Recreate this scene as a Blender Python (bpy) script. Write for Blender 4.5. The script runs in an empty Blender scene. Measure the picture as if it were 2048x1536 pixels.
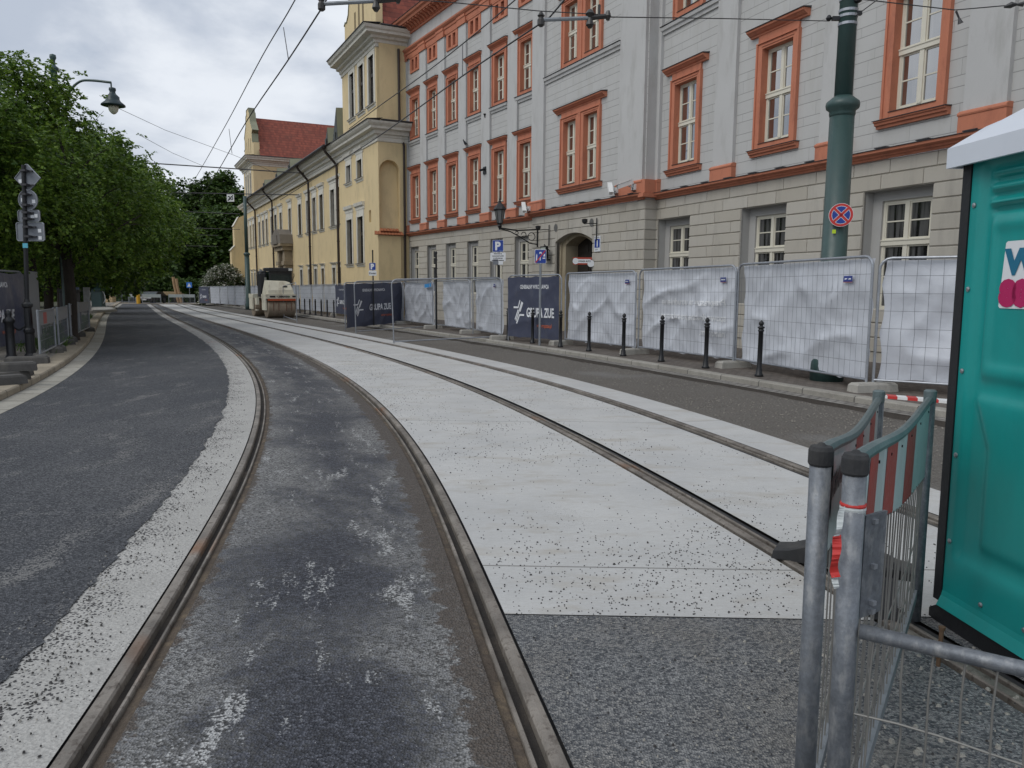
import bpy, bmesh, math, random
import numpy as np
from mathutils import Vector, Matrix, noise
random.seed(7); np.random.seed(7)
R_ = math.radians
SC = bpy.context.scene
COL = SC.collection
# ------------------------------------------------------------------ camera
F_, PIT, ROL, CH, SL = 1540.0, R_(7.4), R_(0.4), 1.5, -0.0115
_fw = np.array([0, math.cos(PIT), -math.sin(PIT)]); _r0 = np.array([1., 0, 0]); _u0 = np.cross(_r0, _fw)
_r = _r0*math.cos(ROL)+_u0*math.sin(ROL); _u = -_r0*math.sin(ROL)+_u0*math.cos(ROL)
cam = bpy.data.cameras.new('camera'); camo = bpy.data.objects.new('camera', cam); COL.objects.link(camo)
cam.sensor_width = 36; cam.lens = F_/2048*36; cam.clip_end = 6000; cam.clip_start = .05
camo.matrix_world = Matrix(((_r[0], _u[0], -_fw[0], 0), (_r[1], _u[1], -_fw[1], 0), (_r[2], _u[2], -_fw[2], CH), (0, 0, 0, 1)))
SC.camera = camo
def ray(x, y): return _fw+_r*(x-1024)/F_-_u*(y-768)/F_
def gz(y): return SL*y
def G(x, y, dz=0.):
    "measured spot on the sloping street, dz above it"
    d = ray(x, y); t = (CH-dz)/(SL*d[1]-d[2]); return np.array([0, 0, CH])+d*t
def at(x, y, Y):
    d = ray(x, y); return np.array([0, 0, CH])+d*(Y/d[1])
# ------------------------------------------------------------------ scene settings
SC.view_settings.view_transform = 'Standard'; SC.view_settings.look = 'None'
SC.view_settings.exposure = 0.0; SC.view_settings.gamma = 1
SC.render.engine = 'CYCLES'
SUN_EL, SUN_AZ = R_(46), R_(233)      # azimuth clockwise from +Y
# ------------------------------------------------------------------ node helpers
class NT:
    def __init__(s, tree): s.t = tree; s.n = tree.nodes; s.l = tree.links
    def new(s, typ, ins=None, **props):
        n = s.n.new(typ)
        for k, v in props.items(): setattr(n, k, v)
        for k, v in (ins or {}).items(): s.put(n.inputs[k], v)
        return n
    def put(s, sock, v):
        if isinstance(v, bpy.types.NodeSocket): s.l.new(v, sock)
        elif isinstance(v, (tuple, list)) and len(v) == 3 and sock.type == 'RGBA': sock.default_value = (*v, 1)
        else: sock.default_value = v
    def math(s, op, a, b=0., c=None, clamp=False):
        n = s.new('ShaderNodeMath', operation=op, use_clamp=clamp); s.put(n.inputs[0], a); s.put(n.inputs[1], b)
        if c is not None: s.put(n.inputs[2], c)
        return n.outputs[0]
    def noise(s, vec, scale, detail=4, rough=.55, dist=0.):
        n = s.new('ShaderNodeTexNoise', {'Scale': scale, 'Detail': detail, 'Roughness': rough, 'Distortion': dist})
        if vec is not None: s.l.new(vec, n.inputs['Vector'])
        return n.outputs['Fac']
    def vor(s, vec, scale, out='Distance', feature='F1', rnd=1.):
        n = s.new('ShaderNodeTexVoronoi', {'Scale': scale, 'Randomness': rnd}, feature=feature)
        if vec is not None: s.l.new(vec, n.inputs['Vector'])
        return n.outputs[out]
    def ramp(s, fac, lo, hi, smooth=False):
        n = s.new('ShaderNodeMapRange', {'From Min': lo, 'From Max': hi}, interpolation_type='SMOOTHSTEP' if smooth else 'LINEAR')
        s.put(n.inputs['Value'], fac); return n.outputs[0]
    def mix(s, fac, a, b, blend='MIX'):
        n = s.new('ShaderNodeMix', data_type='RGBA', blend_type=blend)
        s.put(n.inputs[0], fac); s.put(n.inputs[6], a); s.put(n.inputs[7], b); return n.outputs[2]
    def scale(s, vec, x, y, z):
        n = s.new('ShaderNodeMapping', {'Scale': (x, y, z)}); s.l.new(vec, n.inputs['Vector']); return n.outputs[0]
    def bump(s, h, strength=.3, dist=.02, nrm=None):
        n = s.new('ShaderNodeBump', {'Strength': strength, 'Distance': dist, 'Height': h})
        if nrm is not None: s.l.new(nrm, n.inputs['Normal'])
        return n.outputs[0]
MATS = {}
def newmat(name):
    m = bpy.data.materials.new(name); m.use_nodes = True; t = NT(m.node_tree)
    b = m.node_tree.nodes['Principled BSDF']; MATS[name] = m
    return m, t, b
def coords(t, kind='Object'): return t.new('ShaderNodeTexCoord').outputs[kind]
def geo_pos(t): return t.new('ShaderNodeNewGeometry').outputs['Position']
def mat(name, col, rough=.7, metal=0., var=.12, vs=3., fine=.0, fs=60., bump=0., bs=40., bd=.01, spec=.5, stain=None, ss=(.6, .6, .25), coat=0.):
    "plain surface with uneven colour, wear and grain"
    m, t, b = newmat(name); p = geo_pos(t)
    n1 = t.noise(p, vs, 5, .6); f = t.math('MULTIPLY_ADD', n1, 2*var, 1-var)
    if fine: f = t.math('MULTIPLY', f, t.math('MULTIPLY_ADD', t.noise(p, fs, 3, .7), 2*fine, 1-fine))
    c = t.mix(1, (*col,), t.new('ShaderNodeCombineColor', {0: f, 1: f, 2: f}).outputs[0], 'MULTIPLY')
    if stain:
        sn = t.noise(t.scale(p, *ss), 4., 6, .65); c = t.mix(t.ramp(sn, .5, .75), c, stain)
    t.put(b.inputs['Base Color'], c)
    r = t.math('MULTIPLY_ADD', t.noise(p, vs*4, 4), .3, rough-.15, clamp=True); t.put(b.inputs['Roughness'], r)
    b.inputs['Metallic'].default_value = metal; b.inputs['Specular IOR Level'].default_value = spec
    if coat: b.inputs['Coat Weight'].default_value = coat; b.inputs['Coat Roughness'].default_value = .15
    if bump: t.put(b.inputs['Normal'], t.bump(t.noise(p, bs, 4, .65), bump, bd))
    return m
# ------------------------------------------------------------------ mesh builder
class MB:
    def __init__(s): s.v = []; s.f = []; s.m = []; s.uv = None
    def add(s, vs, fs, m=0):
        o = len(s.v); s.v += [tuple(map(float, q)) for q in vs]; s.f += [tuple(i+o for i in q) for q in fs]; s.m += [m]*len(fs)
    def quad(s, a, b, c, d, m=0): s.add((a, b, c, d), ((0, 1, 2, 3),), m)
    def box(s, x0, x1, y0, y1, z0, z1, m=0):
        s.add([(x, y, z) for z in (z0, z1) for y in (y0, y1) for x in (x0, x1)], ((0, 2, 3, 1), (4, 5, 7, 6), (0, 1, 5, 4), (2, 6, 7, 3), (0, 4, 6, 2), (1, 3, 7, 5)), m)
    def cbox(s, x0, x1, y0, y1, z0, z1, c=.01, m=0):
        "box with chamfered vertical and top edges"
        P = [(x0+c, y0), (x1-c, y0), (x1, y0+c), (x1, y1-c), (x1-c, y1), (x0+c, y1), (x0, y1-c), (x0, y0+c)]
        Q = [(x0+c, y0+c), (x1-c, y0+c), (x1-c, y0+c), (x1-c, y1-c), (x1-c, y1-c), (x0+c, y1-c), (x0+c, y1-c), (x0+c, y0+c)]
        vs = [(*p, z0) for p in P]+[(*p, z1-c) for p in P]+[(*q, z1) for q in Q]
        fs = [(i, (i+1) % 8, 8+(i+1) % 8, 8+i) for i in range(8)]+[(8+i, 8+(i+1) % 8, 16+(i+1) % 8, 16+i) for i in range(8)]
        fs += [tuple(range(7, -1, -1)), tuple(range(16, 24))]; s.add(vs, fs, m)
    def obox(s, c, ax, ay, az, m=0):
        "oriented box: centre and three half vectors"
        c, ax, ay, az = map(np.array, (c, ax, ay, az))
        vs = [c+i*ax+j*ay+k*az for k in (-1, 1) for j in (-1, 1) for i in (-1, 1)]
        s.add(vs, ((0, 2, 3, 1), (4, 5, 7, 6), (0, 1, 5, 4), (2, 6, 7, 3), (0, 4, 6, 2), (1, 3, 7, 5)), m)
    def prism(s, poly, o0, o1, axis='y', m=0):
        "polygon extruded: axis y -> poly is (x,z); axis x -> (y,z); axis z -> (x,y)"
        f = {'y': lambda p, o: (p[0], o, p[1]), 'x': lambda p, o: (o, p[0], p[1]), 'z': lambda p, o: (p[0], p[1], o)}[axis]
        n = len(poly); vs = [f(p, o0) for p in poly]+[f(p, o1) for p in poly]
        s.add(vs, [(i, (i+1) % n, n+(i+1) % n, n+i) for i in range(n)]+[tuple(range(n-1, -1, -1)), tuple(range(n, 2*n))], m)
    def tube(s, pts, r, n=8, m=0, cap=True):
        pts = [np.array(p, float) for p in pts]; k = len(pts); rs = r if isinstance(r, (list, tuple)) else [r]*k
        t0 = pts[1]-pts[0]; up = np.array([0, 0, 1.]) if abs(t0[2]) < .9*np.linalg.norm(t0) else np.array([1., 0, 0])
        a = np.cross(t0, up); a /= np.linalg.norm(a); vs = []
        for i, p in enumerate(pts):
            t = pts[min(i+1, k-1)]-pts[max(i-1, 0)]; t = t/(np.linalg.norm(t)+1e-12)
            a = a-t*(a@t); a /= np.linalg.norm(a)+1e-12; b = np.cross(t, a)
            vs += [p+rs[i]*(a*math.cos(2*math.pi*j/n)+b*math.sin(2*math.pi*j/n)) for j in range(n)]
        fs = [(i*n+j, i*n+(j+1) % n, (i+1)*n+(j+1) % n, (i+1)*n+j) for i in range(k-1) for j in range(n)]
        if cap: fs += [tuple(range(n-1, -1, -1)), tuple(range((k-1)*n, k*n))]
        s.add(vs, fs, m)
    def lathe(s, prof, c=(0, 0, 0), n=16, m=0, sx=1., sy=1.):
        "profile of (radius, height) about a vertical axis"
        vs = [(c[0]+r*sx*math.cos(2*math.pi*j/n), c[1]+r*sy*math.sin(2*math.pi*j/n), c[2]+z) for r, z in prof for j in range(n)]; k = len(prof)
        fs = [(i*n+j, i*n+(j+1) % n, (i+1)*n+(j+1) % n, (i+1)*n+j) for i in range(k-1) for j in range(n)]
        fs += [tuple(range(n-1, -1, -1)), tuple(range((k-1)*n, k*n))]; s.add(vs, fs, m)
    def profile(s, prof, x0, x1, m=0):
        "cornice: open profile of (y,z) run along x, closed at both ends and at the back"
        yb = min(p[0] for p in prof)-.0; P = list(prof)+[(yb, prof[-1][1]), (yb, prof[0][1])]
        Q = []
        for p in P:
            if not Q or abs(p[0]-Q[-1][0])+abs(p[1]-Q[-1][1]) > 1e-6: Q.append(p)
        if abs(Q[0][0]-Q[-1][0])+abs(Q[0][1]-Q[-1][1]) < 1e-6: Q.pop()
        s.prism(Q, x0, x1, 'x', m)
    def mesh(s, name, mats, smooth=False):
        me = bpy.data.meshes.new(name); me.from_pydata(s.v, [], s.f); 
        for q in (mats if isinstance(mats, (list, tuple)) else [mats]): me.materials.append(q)
        if len(me.materials) > 1: me.polygons.foreach_set('material_index', s.m)
        if s.uv is not None:
            ul = me.uv_layers.new(name='UVMap'); ul.data.foreach_set('uv', [c for f in s.f for i in f for c in s.uv[i]])
        if smooth: me.polygons.foreach_set('use_smooth', [True]*len(me.polygons))
        me.update(); return me
    def obj(s, name, mats, parent=None, M=None, smooth=False): return link(name, s.mesh(name, mats, smooth), parent, M)
WM = {}
def recalc(me):
    bm = bmesh.new(); bm.from_mesh(me); bmesh.ops.recalc_face_normals(bm, faces=bm.faces); bm.to_mesh(me); bm.free()
def link(name, data, parent=None, M=None):
    "M is the world matrix; parents keep their own"
    o = bpy.data.objects.new(name, data); COL.objects.link(o); M = M.copy() if M is not None else (WM[parent.name].copy() if parent else Matrix())
    WM[o.name] = M
    if parent: o.parent = parent; o.matrix_basis = WM[parent.name].inverted() @ M
    else: o.matrix_basis = M
    return o
def tag(o, label, cat, group=None, kind=None):
    if label: o['label'] = label
    if cat: o['category'] = cat
    if group: o['group'] = group
    if kind: o['kind'] = kind
    return o
def thing(name, label, cat, loc=(0, 0, 0), rz=0., group=None, M=None):
    o = link(name, None, None, M if M is not None else Matrix.Translation(Vector(loc)) @ Matrix.Rotation(rz, 4, 'Z')); o.empty_display_size = .2
    return tag(o, label, cat, group)
def struct(o): o['kind'] = 'structure'; return o
def dup(root, M, label=None, group=None):
    "copy of a thing with copies of its parts and sub-parts, meshes shared"
    def rec(o, par, MM):
        c = o.copy(); COL.objects.link(c); WM[c.name] = MM; c.parent = par
        c.matrix_basis = (WM[par.name].inverted() @ MM) if par else MM
        for ch in KIDS(o): rec(ch, c, MM @ WM[o.name].inverted() @ WM[ch.name])
        return c
    r = rec(root, None, M)
    if label: r['label'] = label
    if group: r['group'] = group
    return r
def KIDS(o): return [c for c in list(COL.objects) if c.parent == o]
def frame2(o, d, z=0.):
    "local axes: x along d, y outward (left of d), z up"
    d = np.array(d, float); d /= np.hypot(*d[:2]); n = (-d[1], d[0])
    return Matrix(((d[0], n[0], 0, o[0]), (d[1], n[1], 0, o[1]), (0, 0, 1, z), (0, 0, 0, 1)))
_txt = {}
def text_verts(body, size, bold=.0, align='LEFT'):
    "flat letter mesh: vertices (x,y) and faces"
    k = (body, size, bold, align)
    if k in _txt: return _txt[k]
    cu = bpy.data.curves.new('lettering', 'FONT'); cu.body = body; cu.size = size; cu.offset = bold; cu.align_x = align; cu.resolution_u = 3
    o = bpy.data.objects.new('lettering', cu); COL.objects.link(o); bpy.context.view_layer.update()
    me = bpy.data.meshes.new_from_object(o.evaluated_get(bpy.context.evaluated_depsgraph_get()))
    vs = [(v.co.x, v.co.y) for v in me.vertices]; fs = [tuple(p.vertices) for p in me.polygons]
    bpy.data.objects.remove(o); bpy.data.meshes.remove(me); bpy.data.curves.remove(cu)
    _txt[k] = (vs, fs); return vs, fs
def put_text(mb, body, size, fn, bold=0., align='LEFT', m=0, sx=1.):
    vs, fs = text_verts(body, size, bold, align); mb.add([fn(x*sx, y) for x, y in vs], fs, m)
# ------------------------------------------------------------------ world: broken grey cloud over a physical sky
w = bpy.data.worlds.new('World'); SC.world = w; w.use_nodes = True; t = NT(w.node_tree)
bg = w.node_tree.nodes['Background']
sky = t.new('ShaderNodeTexSky', sky_type='NISHITA', sun_disc=False, sun_elevation=SUN_EL, sun_rotation=SUN_AZ, air_density=1., dust_density=2.)
dirv = coords(t, 'Generated'); 
pl = t.scale(dirv, 1., 1., 2.1)
c1 = t.noise(pl, 2.4, 6, .52, .35); c2 = t.noise(pl, 6.5, 6, .56, .3)
cl = t.math('ADD', t.math('MULTIPLY', c1, .72), t.math('MULTIPLY', c2, .28))
shade = t.ramp(cl, .42, .58, True)
ccol = t.mix(shade, (4.7, 5.25, 6.2), (7.7, 8.1, 8.7))
edge = t.noise(pl, 3.3, 7, .6, .2)
cover = t.ramp(t.math('ADD', edge, t.math('MULTIPLY', cl, .4)), .42, .62, True)
skyc = t.mix(t.math('MULTIPLY_ADD', cover, .3, .68), sky.outputs[0], ccol)
t.put(bg.inputs[0], skyc); bg.inputs[1].default_value = .108
sd = bpy.data.lights.new('sun', 'SUN'); sd.energy = 1.15; sd.angle = R_(35); sd.color = (1, .97, .92)
so = bpy.data.objects.new('sun', sd); COL.objects.link(so)
sv = Vector((math.sin(SUN_AZ)*math.cos(SUN_EL), math.cos(SUN_AZ)*math.cos(SUN_EL), math.sin(SUN_EL)))
so.rotation_euler = sv.to_track_quat('Z', 'Y').to_euler(); so.location = (-20, -20, 30)
# ------------------------------------------------------------------ shared materials
GAL = mat('galvanised_steel', (.36, .38, .41), .5, .75, .3, 9, .25, 55, .12, 60, .004)
GALD = mat('dull_galvanised', (.27, .29, .31), .55, .55, .25, 8, .2, 60)
WIREM = mat('mesh_wire', (.16, .17, .19), .55, .5, .2, 8)
BLACK = mat('black_paint', (.012, .013, .015), .45, .1, .3, 6, bump=.1)
DGREEN = mat('dark_green_paint', (.035, .072, .068), .42, .0, .22, 4, .15, 30, stain=(.06, .085, .08))
RUBBER = mat('rubber', (.028, .029, .031), .85, 0, .35, 5, .3, 40, .3, 50, stain=(.1, .095, .085))
DUSTRUB = mat('dusty_rubber', (.075, .072, .068), .9, 0, .4, 5, .3, 40, .4, 50, .01, stain=(.15, .14, .12))
CONC = mat('cast_concrete', (.36, .345, .31), .9, 0, .22, 4, .2, 50, .5, 45, .01, stain=(.16, .15, .13))
WHITEP = mat('white_paint', (.72, .73, .72), .5, 0, .08, 5)
REDP = mat('red_sheeting', (.52, .035, .03), .45, 0, .15, 6)
BLUEP = mat('blue_sheeting', (.012, .045, .28), .4, 0, .1, 5)
SIGNBACK = mat('aluminium_back', (.19, .205, .23), .55, .35, .12, 5)
SIGNW = mat('sign_white', (.7, .72, .74), .45, 0, .06, 5)
INK = mat('black_ink', (.02, .02, .025), .5)
ORANGE = mat('terracotta_paint', (.50, .185, .108), .85, 0, .12, 1.3, .07, 25, .12, 60, .004, stain=(.36, .13, .08), ss=(1, 1, .4))
GREYW = mat('grey_plaster', (.485, .483, .474), .88, 0, .09, .9, .05, 40, .1, 70, .003, stain=(.39, .385, .37), ss=(.8, .8, .22))
CREAM = mat('cream_wood', (.66, .63, .53), .5, 0, .06, 6)
DARKMET = mat('dark_sheet_metal', (.055, .052, .055), .5, .4, .2, 5)
YELLOW = mat('ochre_plaster', (.68, .545, .315), .9, 0, .08, .7, .06, 30, .1, 60, .004, stain=(.55, .44, .26), ss=(.5, .5, .2))
IVORY = mat('ivory_stucco', (.66, .64, .57), .85, 0, .09, 2.5, .06, 30, stain=(.48, .45, .38), ss=(1, 1, .5))
BROWNW = mat('dark_brown_wood', (.03, .024, .02), .5, 0, .2, 5)
PIPE = mat('brown_downpipe', (.045, .033, .028), .45, .3, .2, 4)
SAND = mat('weathered_sandstone', (.30, .245, .17), .92, 0, .25, 2.5, .2, 30, .4, 30, .02, stain=(.15, .125, .095))
COPPER = mat('patina_sheet', (.23, .235, .16), .6, .2, .25, 2)
# ------------------------------------------------------------------ plan curves, fitted to surveyed spots on the street
def fit(pix, dz=0., extra=(), deg=5):
    P = np.array([G(*q, dz)[:2] for q in pix]+[list(e) for e in extra]); y = P[:, 1]; x = P[:, 0]
    c = np.polyfit(np.log(y+3), x, deg, w=1/(y+1)); y0, y1 = y.min()+.3, y.max()-2
    f = lambda q: np.polyval(c, np.log(q+3)); d = lambda q: (f(q+.05)-f(q-.05))/.1
    return lambda q: float(f(q)) if y0 <= q <= y1 else float(f(y0)+d(y0)*(q-y0)+(-.012*(q-y0)**2 if q > y0-8 else -.012*64)) if q < y0 else float(f(y1)+d(y1)*(q-y1))
XL1 = fit([(156,1521),(229,1396),(294,1303),(352,1198),(391,1144),(400,1115),(449,1021),(483,949),(512,878),(526,823),(528,792),(515,751.6),(488,720),(462,700),(417.5,668.7),(364,642),(323,623)])
XR1 = fit([(1087,1521),(1040,1401.6),(1004,1303),(962,1198),(936,1144),(894.6,1037.5),(854.5,957.3),(825.8,905.7),(770,829),(712.6,771.6),(661,737),(622,716),(583.7,703),(543.5,684.5),(449,651.4),(370,626),(329,615)])
XL2 = fit([(2048,1392),(1840,1252),(1603,1128),(1439,1030.5),(1326.6,974.8),(1203.8,897),(1122,852),(1040,815),(922.8,768),(800,723),(657,686),(543.5,656),(449,633.5),(367,615)])
XR2 = fit([(1890,1045),(1621,944),(1556,921.6),(1461,884),(1408.6,866),(1244.8,811),(1122,773),(1040,747.6),(657,664),(575,650),(480.5,631),(392,614.6)])
XK = fit([(400,609),(640,640),(786.5,659.7),(903.7,680),(1040,700.5),(1244.8,733),(1380,757.8),(1560,790.6),(1745,823),(1833,838.7),(1907,850)], -.03)
XA = fit([(4,825.5),(70,793),(132,758),(176,724),(198,682),(215,660),(228,620)], 0, [(-5.7, 7.5), (-5.2, 5.5)], 4)
YS = [-7.0]
while YS[-1] < 93: YS.append(YS[-1]+max(.045, .012*abs(YS[-1]) if YS[-1] > 3 else (.045 if YS[-1] > 1 else .3)))
YS = np.array(YS)
def curve(f, off=0., jit=0., js=3., seed=0.):
    "points of a plan curve moved off to the right by off metres, edge roughened by jit"
    x = np.array([f(q) for q in YS]); dx = np.gradient(x, YS); L = np.sqrt(1+dx*dx)
    o = np.array([off+(jit*(noise.noise(Vector((q*js, seed, 0)))+.6*noise.noise(Vector((q*js*4.3, seed+7, 0)))+.4*noise.noise(Vector((q*js*13, seed+3, 0)))) if jit else 0.) for q in YS])
    return np.stack([x+o/L, YS-o*dx/L], 1)
ARC = np.concatenate([[0], np.cumsum(np.hypot(np.diff(YS), np.diff([XR1(q) for q in YS])))])
def strip(name, A, B, dz, m, n=1, lift=None, smooth=True):
    "sheet between two plan curves, sloping with the street; UV = metres along and across"
    mb = MB(); k = len(A); uv = []
    for j in range(n+1):
        f = j/n
        for i in range(k):
            p = A[i]*(1-f)+B[i]*f; mb.v.append((p[0], p[1], gz(p[1])+dz+(lift(p, f) if lift else 0)))
            uv.append((ARC[i], f*float(np.hypot(*(B[i]-A[i])))))
    mb.f = [(j*k+i, (j+1)*k+i, (j+1)*k+i+1, j*k+i+1) for j in range(n) for i in range(k-1)]; mb.m = [0]*len(mb.f); mb.uv = uv
    return struct(mb.obj(name, m, smooth=smooth))
def uvs(t):
    u = t.new('ShaderNodeUVMap').outputs[0]; s = t.new('ShaderNodeSeparateXYZ', {0: u}); return u, s.outputs[0], s.outputs[1]
def grain(t, p, sc):
    'random brightness of each stone grain'
    return t.new('ShaderNodeSeparateColor', {0: t.vor(p, sc, 'Color')}).outputs[0]
# --- materials of the street
m, t, b = newmat('fresh_asphalt'); p = geo_pos(t)
g1 = grain(t, p, 105); g2 = t.vor(p, 105); big = t.noise(p, .42, 5, .62); mid = t.noise(t.scale(p, 1, .35, 1), 3.2, 5, .65)
c = t.mix(t.math('POWER', g1, 1.6), (.017, .020, .026), (.112, .118, .132))
c = t.mix(t.ramp(t.math('ADD', big, t.math('MULTIPLY_ADD', g1, .16, -.08)), .46, .66), c, t.mix(t.math('POWER', g1, 1.3), (.034, .037, .043), (.165, .168, .175)))
dust = t.ramp(t.math('ADD', mid, t.math('MULTIPLY_ADD', g1, .22, -.11)), .60, .70); c = t.mix(t.math('MULTIPLY', dust, .65), c, (.25, .245, .235))
chip = t.math('MULTIPLY', t.math('LESS_THAN', t.vor(p, 16), .075), t.math('GREATER_THAN', t.noise(p, 1.7, 3), .56)); c = t.mix(chip, c, (.33, .33, .32))
u, ua, va = uvs(t); 
t.put(b.inputs['Base Color'], c); t.put(b.inputs['Roughness'], t.math('MULTIPLY_ADD', big, .3, .62))
h = t.math('ADD', t.math('MULTIPLY', g1, .7), g2); t.put(b.inputs['Normal'], t.bump(h, .75, .012)); ASPH = m
m, t, b = newmat('track_asphalt'); p = geo_pos(t); u, ua, va = uvs(t)
g1 = grain(t, p, 95); g2 = t.vor(p, 95); n1 = t.noise(t.scale(u, 1, 1.25, 1), .75, 6, .66, .5); n2 = t.noise(p, 9, 5, .75)
pale = t.mix(t.math('POWER', g1, 1.2), (.055, .055, .054), (.36, .36, .355)); dark = t.mix(t.math('POWER', g1, 2.0), (.010, .012, .020), (.105, .112, .135))
mid = t.math('SUBTRACT', 1., t.math('MULTIPLY', t.math('ABSOLUTE', t.math('SUBTRACT', va, .66)), 1.75))
wet = t.ramp(t.math('ADD', t.math('ADD', t.math('MULTIPLY', n1, 1.5), t.math('MULTIPLY', n2, .5)), t.math('ADD', t.math('MULTIPLY', mid, .36), t.math('MULTIPLY', g1, .28))), 1.10, 1.52, True); c = t.mix(wet, pale, dark)
chalk = t.ramp(t.math('ADD', t.noise(t.scale(u, .6, 2.0, 1), 2.2, 6, .72), t.math('MULTIPLY_ADD', g1, .12, -.06)), .60, .66); c = t.mix(t.math('MULTIPLY', chalk, t.ramp(g1, .2, .6)), c, (.46, .465, .46)); c = t.mix(t.math('LESS_THAN', t.vor(p, 30), .06), c, (.42, .42, .41))
e = t.math('MINIMUM', t.math('ADD', va, .03), t.math('SUBTRACT', 1.24, va)); en = t.math('ADD', e, t.math('MULTIPLY_ADD', t.noise(p, 6, 6, .75), .40, -.20))
c = t.mix(t.math('MULTIPLY', t.ramp(en, .055, .035), .85), c, t.mix(t.ramp(t.noise(p, 60, 3, .7), .3, .7), (.045, .036, .03), (.125, .10, .08)))
t.put(b.inputs['Base Color'], c); t.put(b.inputs['Roughness'], t.math('MULTIPLY_ADD', wet, -.25, .86))
t.put(b.inputs['Normal'], t.bump(t.math('ADD', g1, g2), .9, .012)); TRACKA = m
m, t, b = newmat('new_concrete'); p = geo_pos(t); u, ua, va = uvs(t)
br = t.noise(t.scale(p, 3, 26, 1), 4, 4, .7); n1 = t.noise(p, 1.1, 5, .6); f1 = t.noise(p, 150, 2, .6)
c = t.mix(t.ramp(n1, .3, .7), (.45, .455, .452), (.555, .555, .54)); c = t.mix(t.math('MULTIPLY', t.ramp(br, .42, .72), .5), c, (.36, .352, .33)); c = t.mix(t.math('MULTIPLY', grain(t, p, 160), .22), c, (.30, .295, .285))
c = t.mix(t.math('MULTIPLY', t.ramp(t.noise(t.scale(p, 1, 2.4, 1), 1.5, 6, .7), .52, .74), .7), c, (.34, .305, .25))
dens = t.ramp(t.noise(t.scale(p, 1, .7, 1), .8, 5, .65), .42, .75)
cr = t.math('LESS_THAN', t.vor(p, 85), t.math('MULTIPLY', dens, .30)); cr2 = t.math('LESS_THAN', t.vor(p, 38), t.math('MULTIPLY_ADD', dens, .20, -.05))
c = t.mix(t.math('MAXIMUM', cr, cr2), c, (.055, .052, .05)); c = t.mix(t.math('MULTIPLY', t.ramp(f1, .35, .2), .5), c, (.3, .29, .28))
jt = t.math('LESS_THAN', t.math('ABSOLUTE', t.math('SUBTRACT', t.math('MODULO', t.math('ADD', ua, 1.3), 5.), 2.5)), .008); c = t.mix(jt, c, (.2, .195, .185))
t.put(b.inputs['Base Color'], c); b.inputs['Roughness'].default_value = .9; t.put(b.inputs['Normal'], t.bump(t.math('ADD', br, f1), .35, .006)); WCONC = m
m, t, b = newmat('edge_concrete'); p = geo_pos(t)
u, ua, va = uvs(t); n1 = t.noise(p, 2, 5, .6); c = t.mix(n1, (.36, .355, .335), (.54, .532, .505)); c = t.mix(t.math('MULTIPLY', grain(t, p, 120), .4), c, (.2, .195, .185))
cr = t.math('LESS_THAN', t.vor(p, 58), t.math('ADD', t.math('MULTIPLY_ADD', t.noise(p, 3.5, 5, .7), 1.15, -.06), t.math('MULTIPLY', va, -.75))); c = t.mix(cr, c, (.045, .045, .048))
c = t.mix(t.math('MULTIPLY', t.ramp(t.noise(p, 90, 3, .7), .5, .7), .5), c, (.16, .15, .14))
pk = t.math('MULTIPLY', t.ramp(t.noise(p, 9, 5, .75), .55, .62), t.ramp(t.noise(t.scale(p, 1, .5, 1), .9, 2, .5), .60, .66)); c = t.mix(t.math('MULTIPLY', pk, .75), c, (.62, .17, .10))
t.put(b.inputs['Base Color'], c); b.inputs['Roughness'].default_value = .92; t.put(b.inputs['Normal'], t.bump(t.math('ADD', t.noise(p, 45, 4, .7), t.vor(p, 60)), .5, .01)); ECONC = m
m, t, b = newmat('sanded_asphalt'); p = geo_pos(t)
g1 = grain(t, p, 110); g2 = t.vor(p, 110); n1 = t.noise(p, 1.3, 6, .66)
c = t.mix(t.math('POWER', g1, 1.4), (.06, .066, .075), (.33, .335, .335)); c = t.mix(t.math('MULTIPLY', t.ramp(t.math('ADD', n1, t.math('MULTIPLY_ADD', g1, .2, -.1)), .45, .7), .6), c, (.235, .215, .185))
c = t.mix(t.math('LESS_THAN', t.vor(p, 60), t.math('MULTIPLY_ADD', t.noise(p, 2.5, 3), .34, -.04)), c, (.035, .035, .038))
c = t.mix(t.math('MULTIPLY', t.math('LESS_THAN', t.vor(t.scale(p, 1, 1, 1), 26), .09), t.math('GREATER_THAN', n1, .5)), c, (.45, .43, .38))
t.put(b.inputs['Base Color'], c); b.inputs['Roughness'].default_value = .88; t.put(b.inputs['Normal'], t.bump(t.math('ADD', g1, g2), .9, .012)); SANDA = m
m, t, b = newmat('road_gravel'); p = geo_pos(t)
n1 = t.noise(p, .55, 5, .62); g1 = t.noise(p, 34, 4, .75); g2 = t.vor(p, 42, 'Color')
c = t.mix(n1, (.105, .092, .078), (.20, .183, .158)); c = t.mix(t.ramp(g1, .35, .75), t.mix(.5, c, (.07, .062, .054)), t.mix(.4, c, (.30, .285, .26)))
c = t.mix(t.math('LESS_THAN', t.vor(p, 30), t.math('MULTIPLY_ADD', t.noise(p, 1.0, 4), .5, -.15)), c, (.29, .275, .245))
c = t.mix(t.math('MULTIPLY', t.ramp(t.noise(p, .38, 3, .5), .6, .7), .8), c, (.215, .21, .20))
t.put(b.inputs['Base Color'], c); b.inputs['Roughness'].default_value = .95; t.put(b.inputs['Normal'], t.bump(t.math('ADD', g1, t.vor(p, 26)), .9, .035)); GRAV = m
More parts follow.
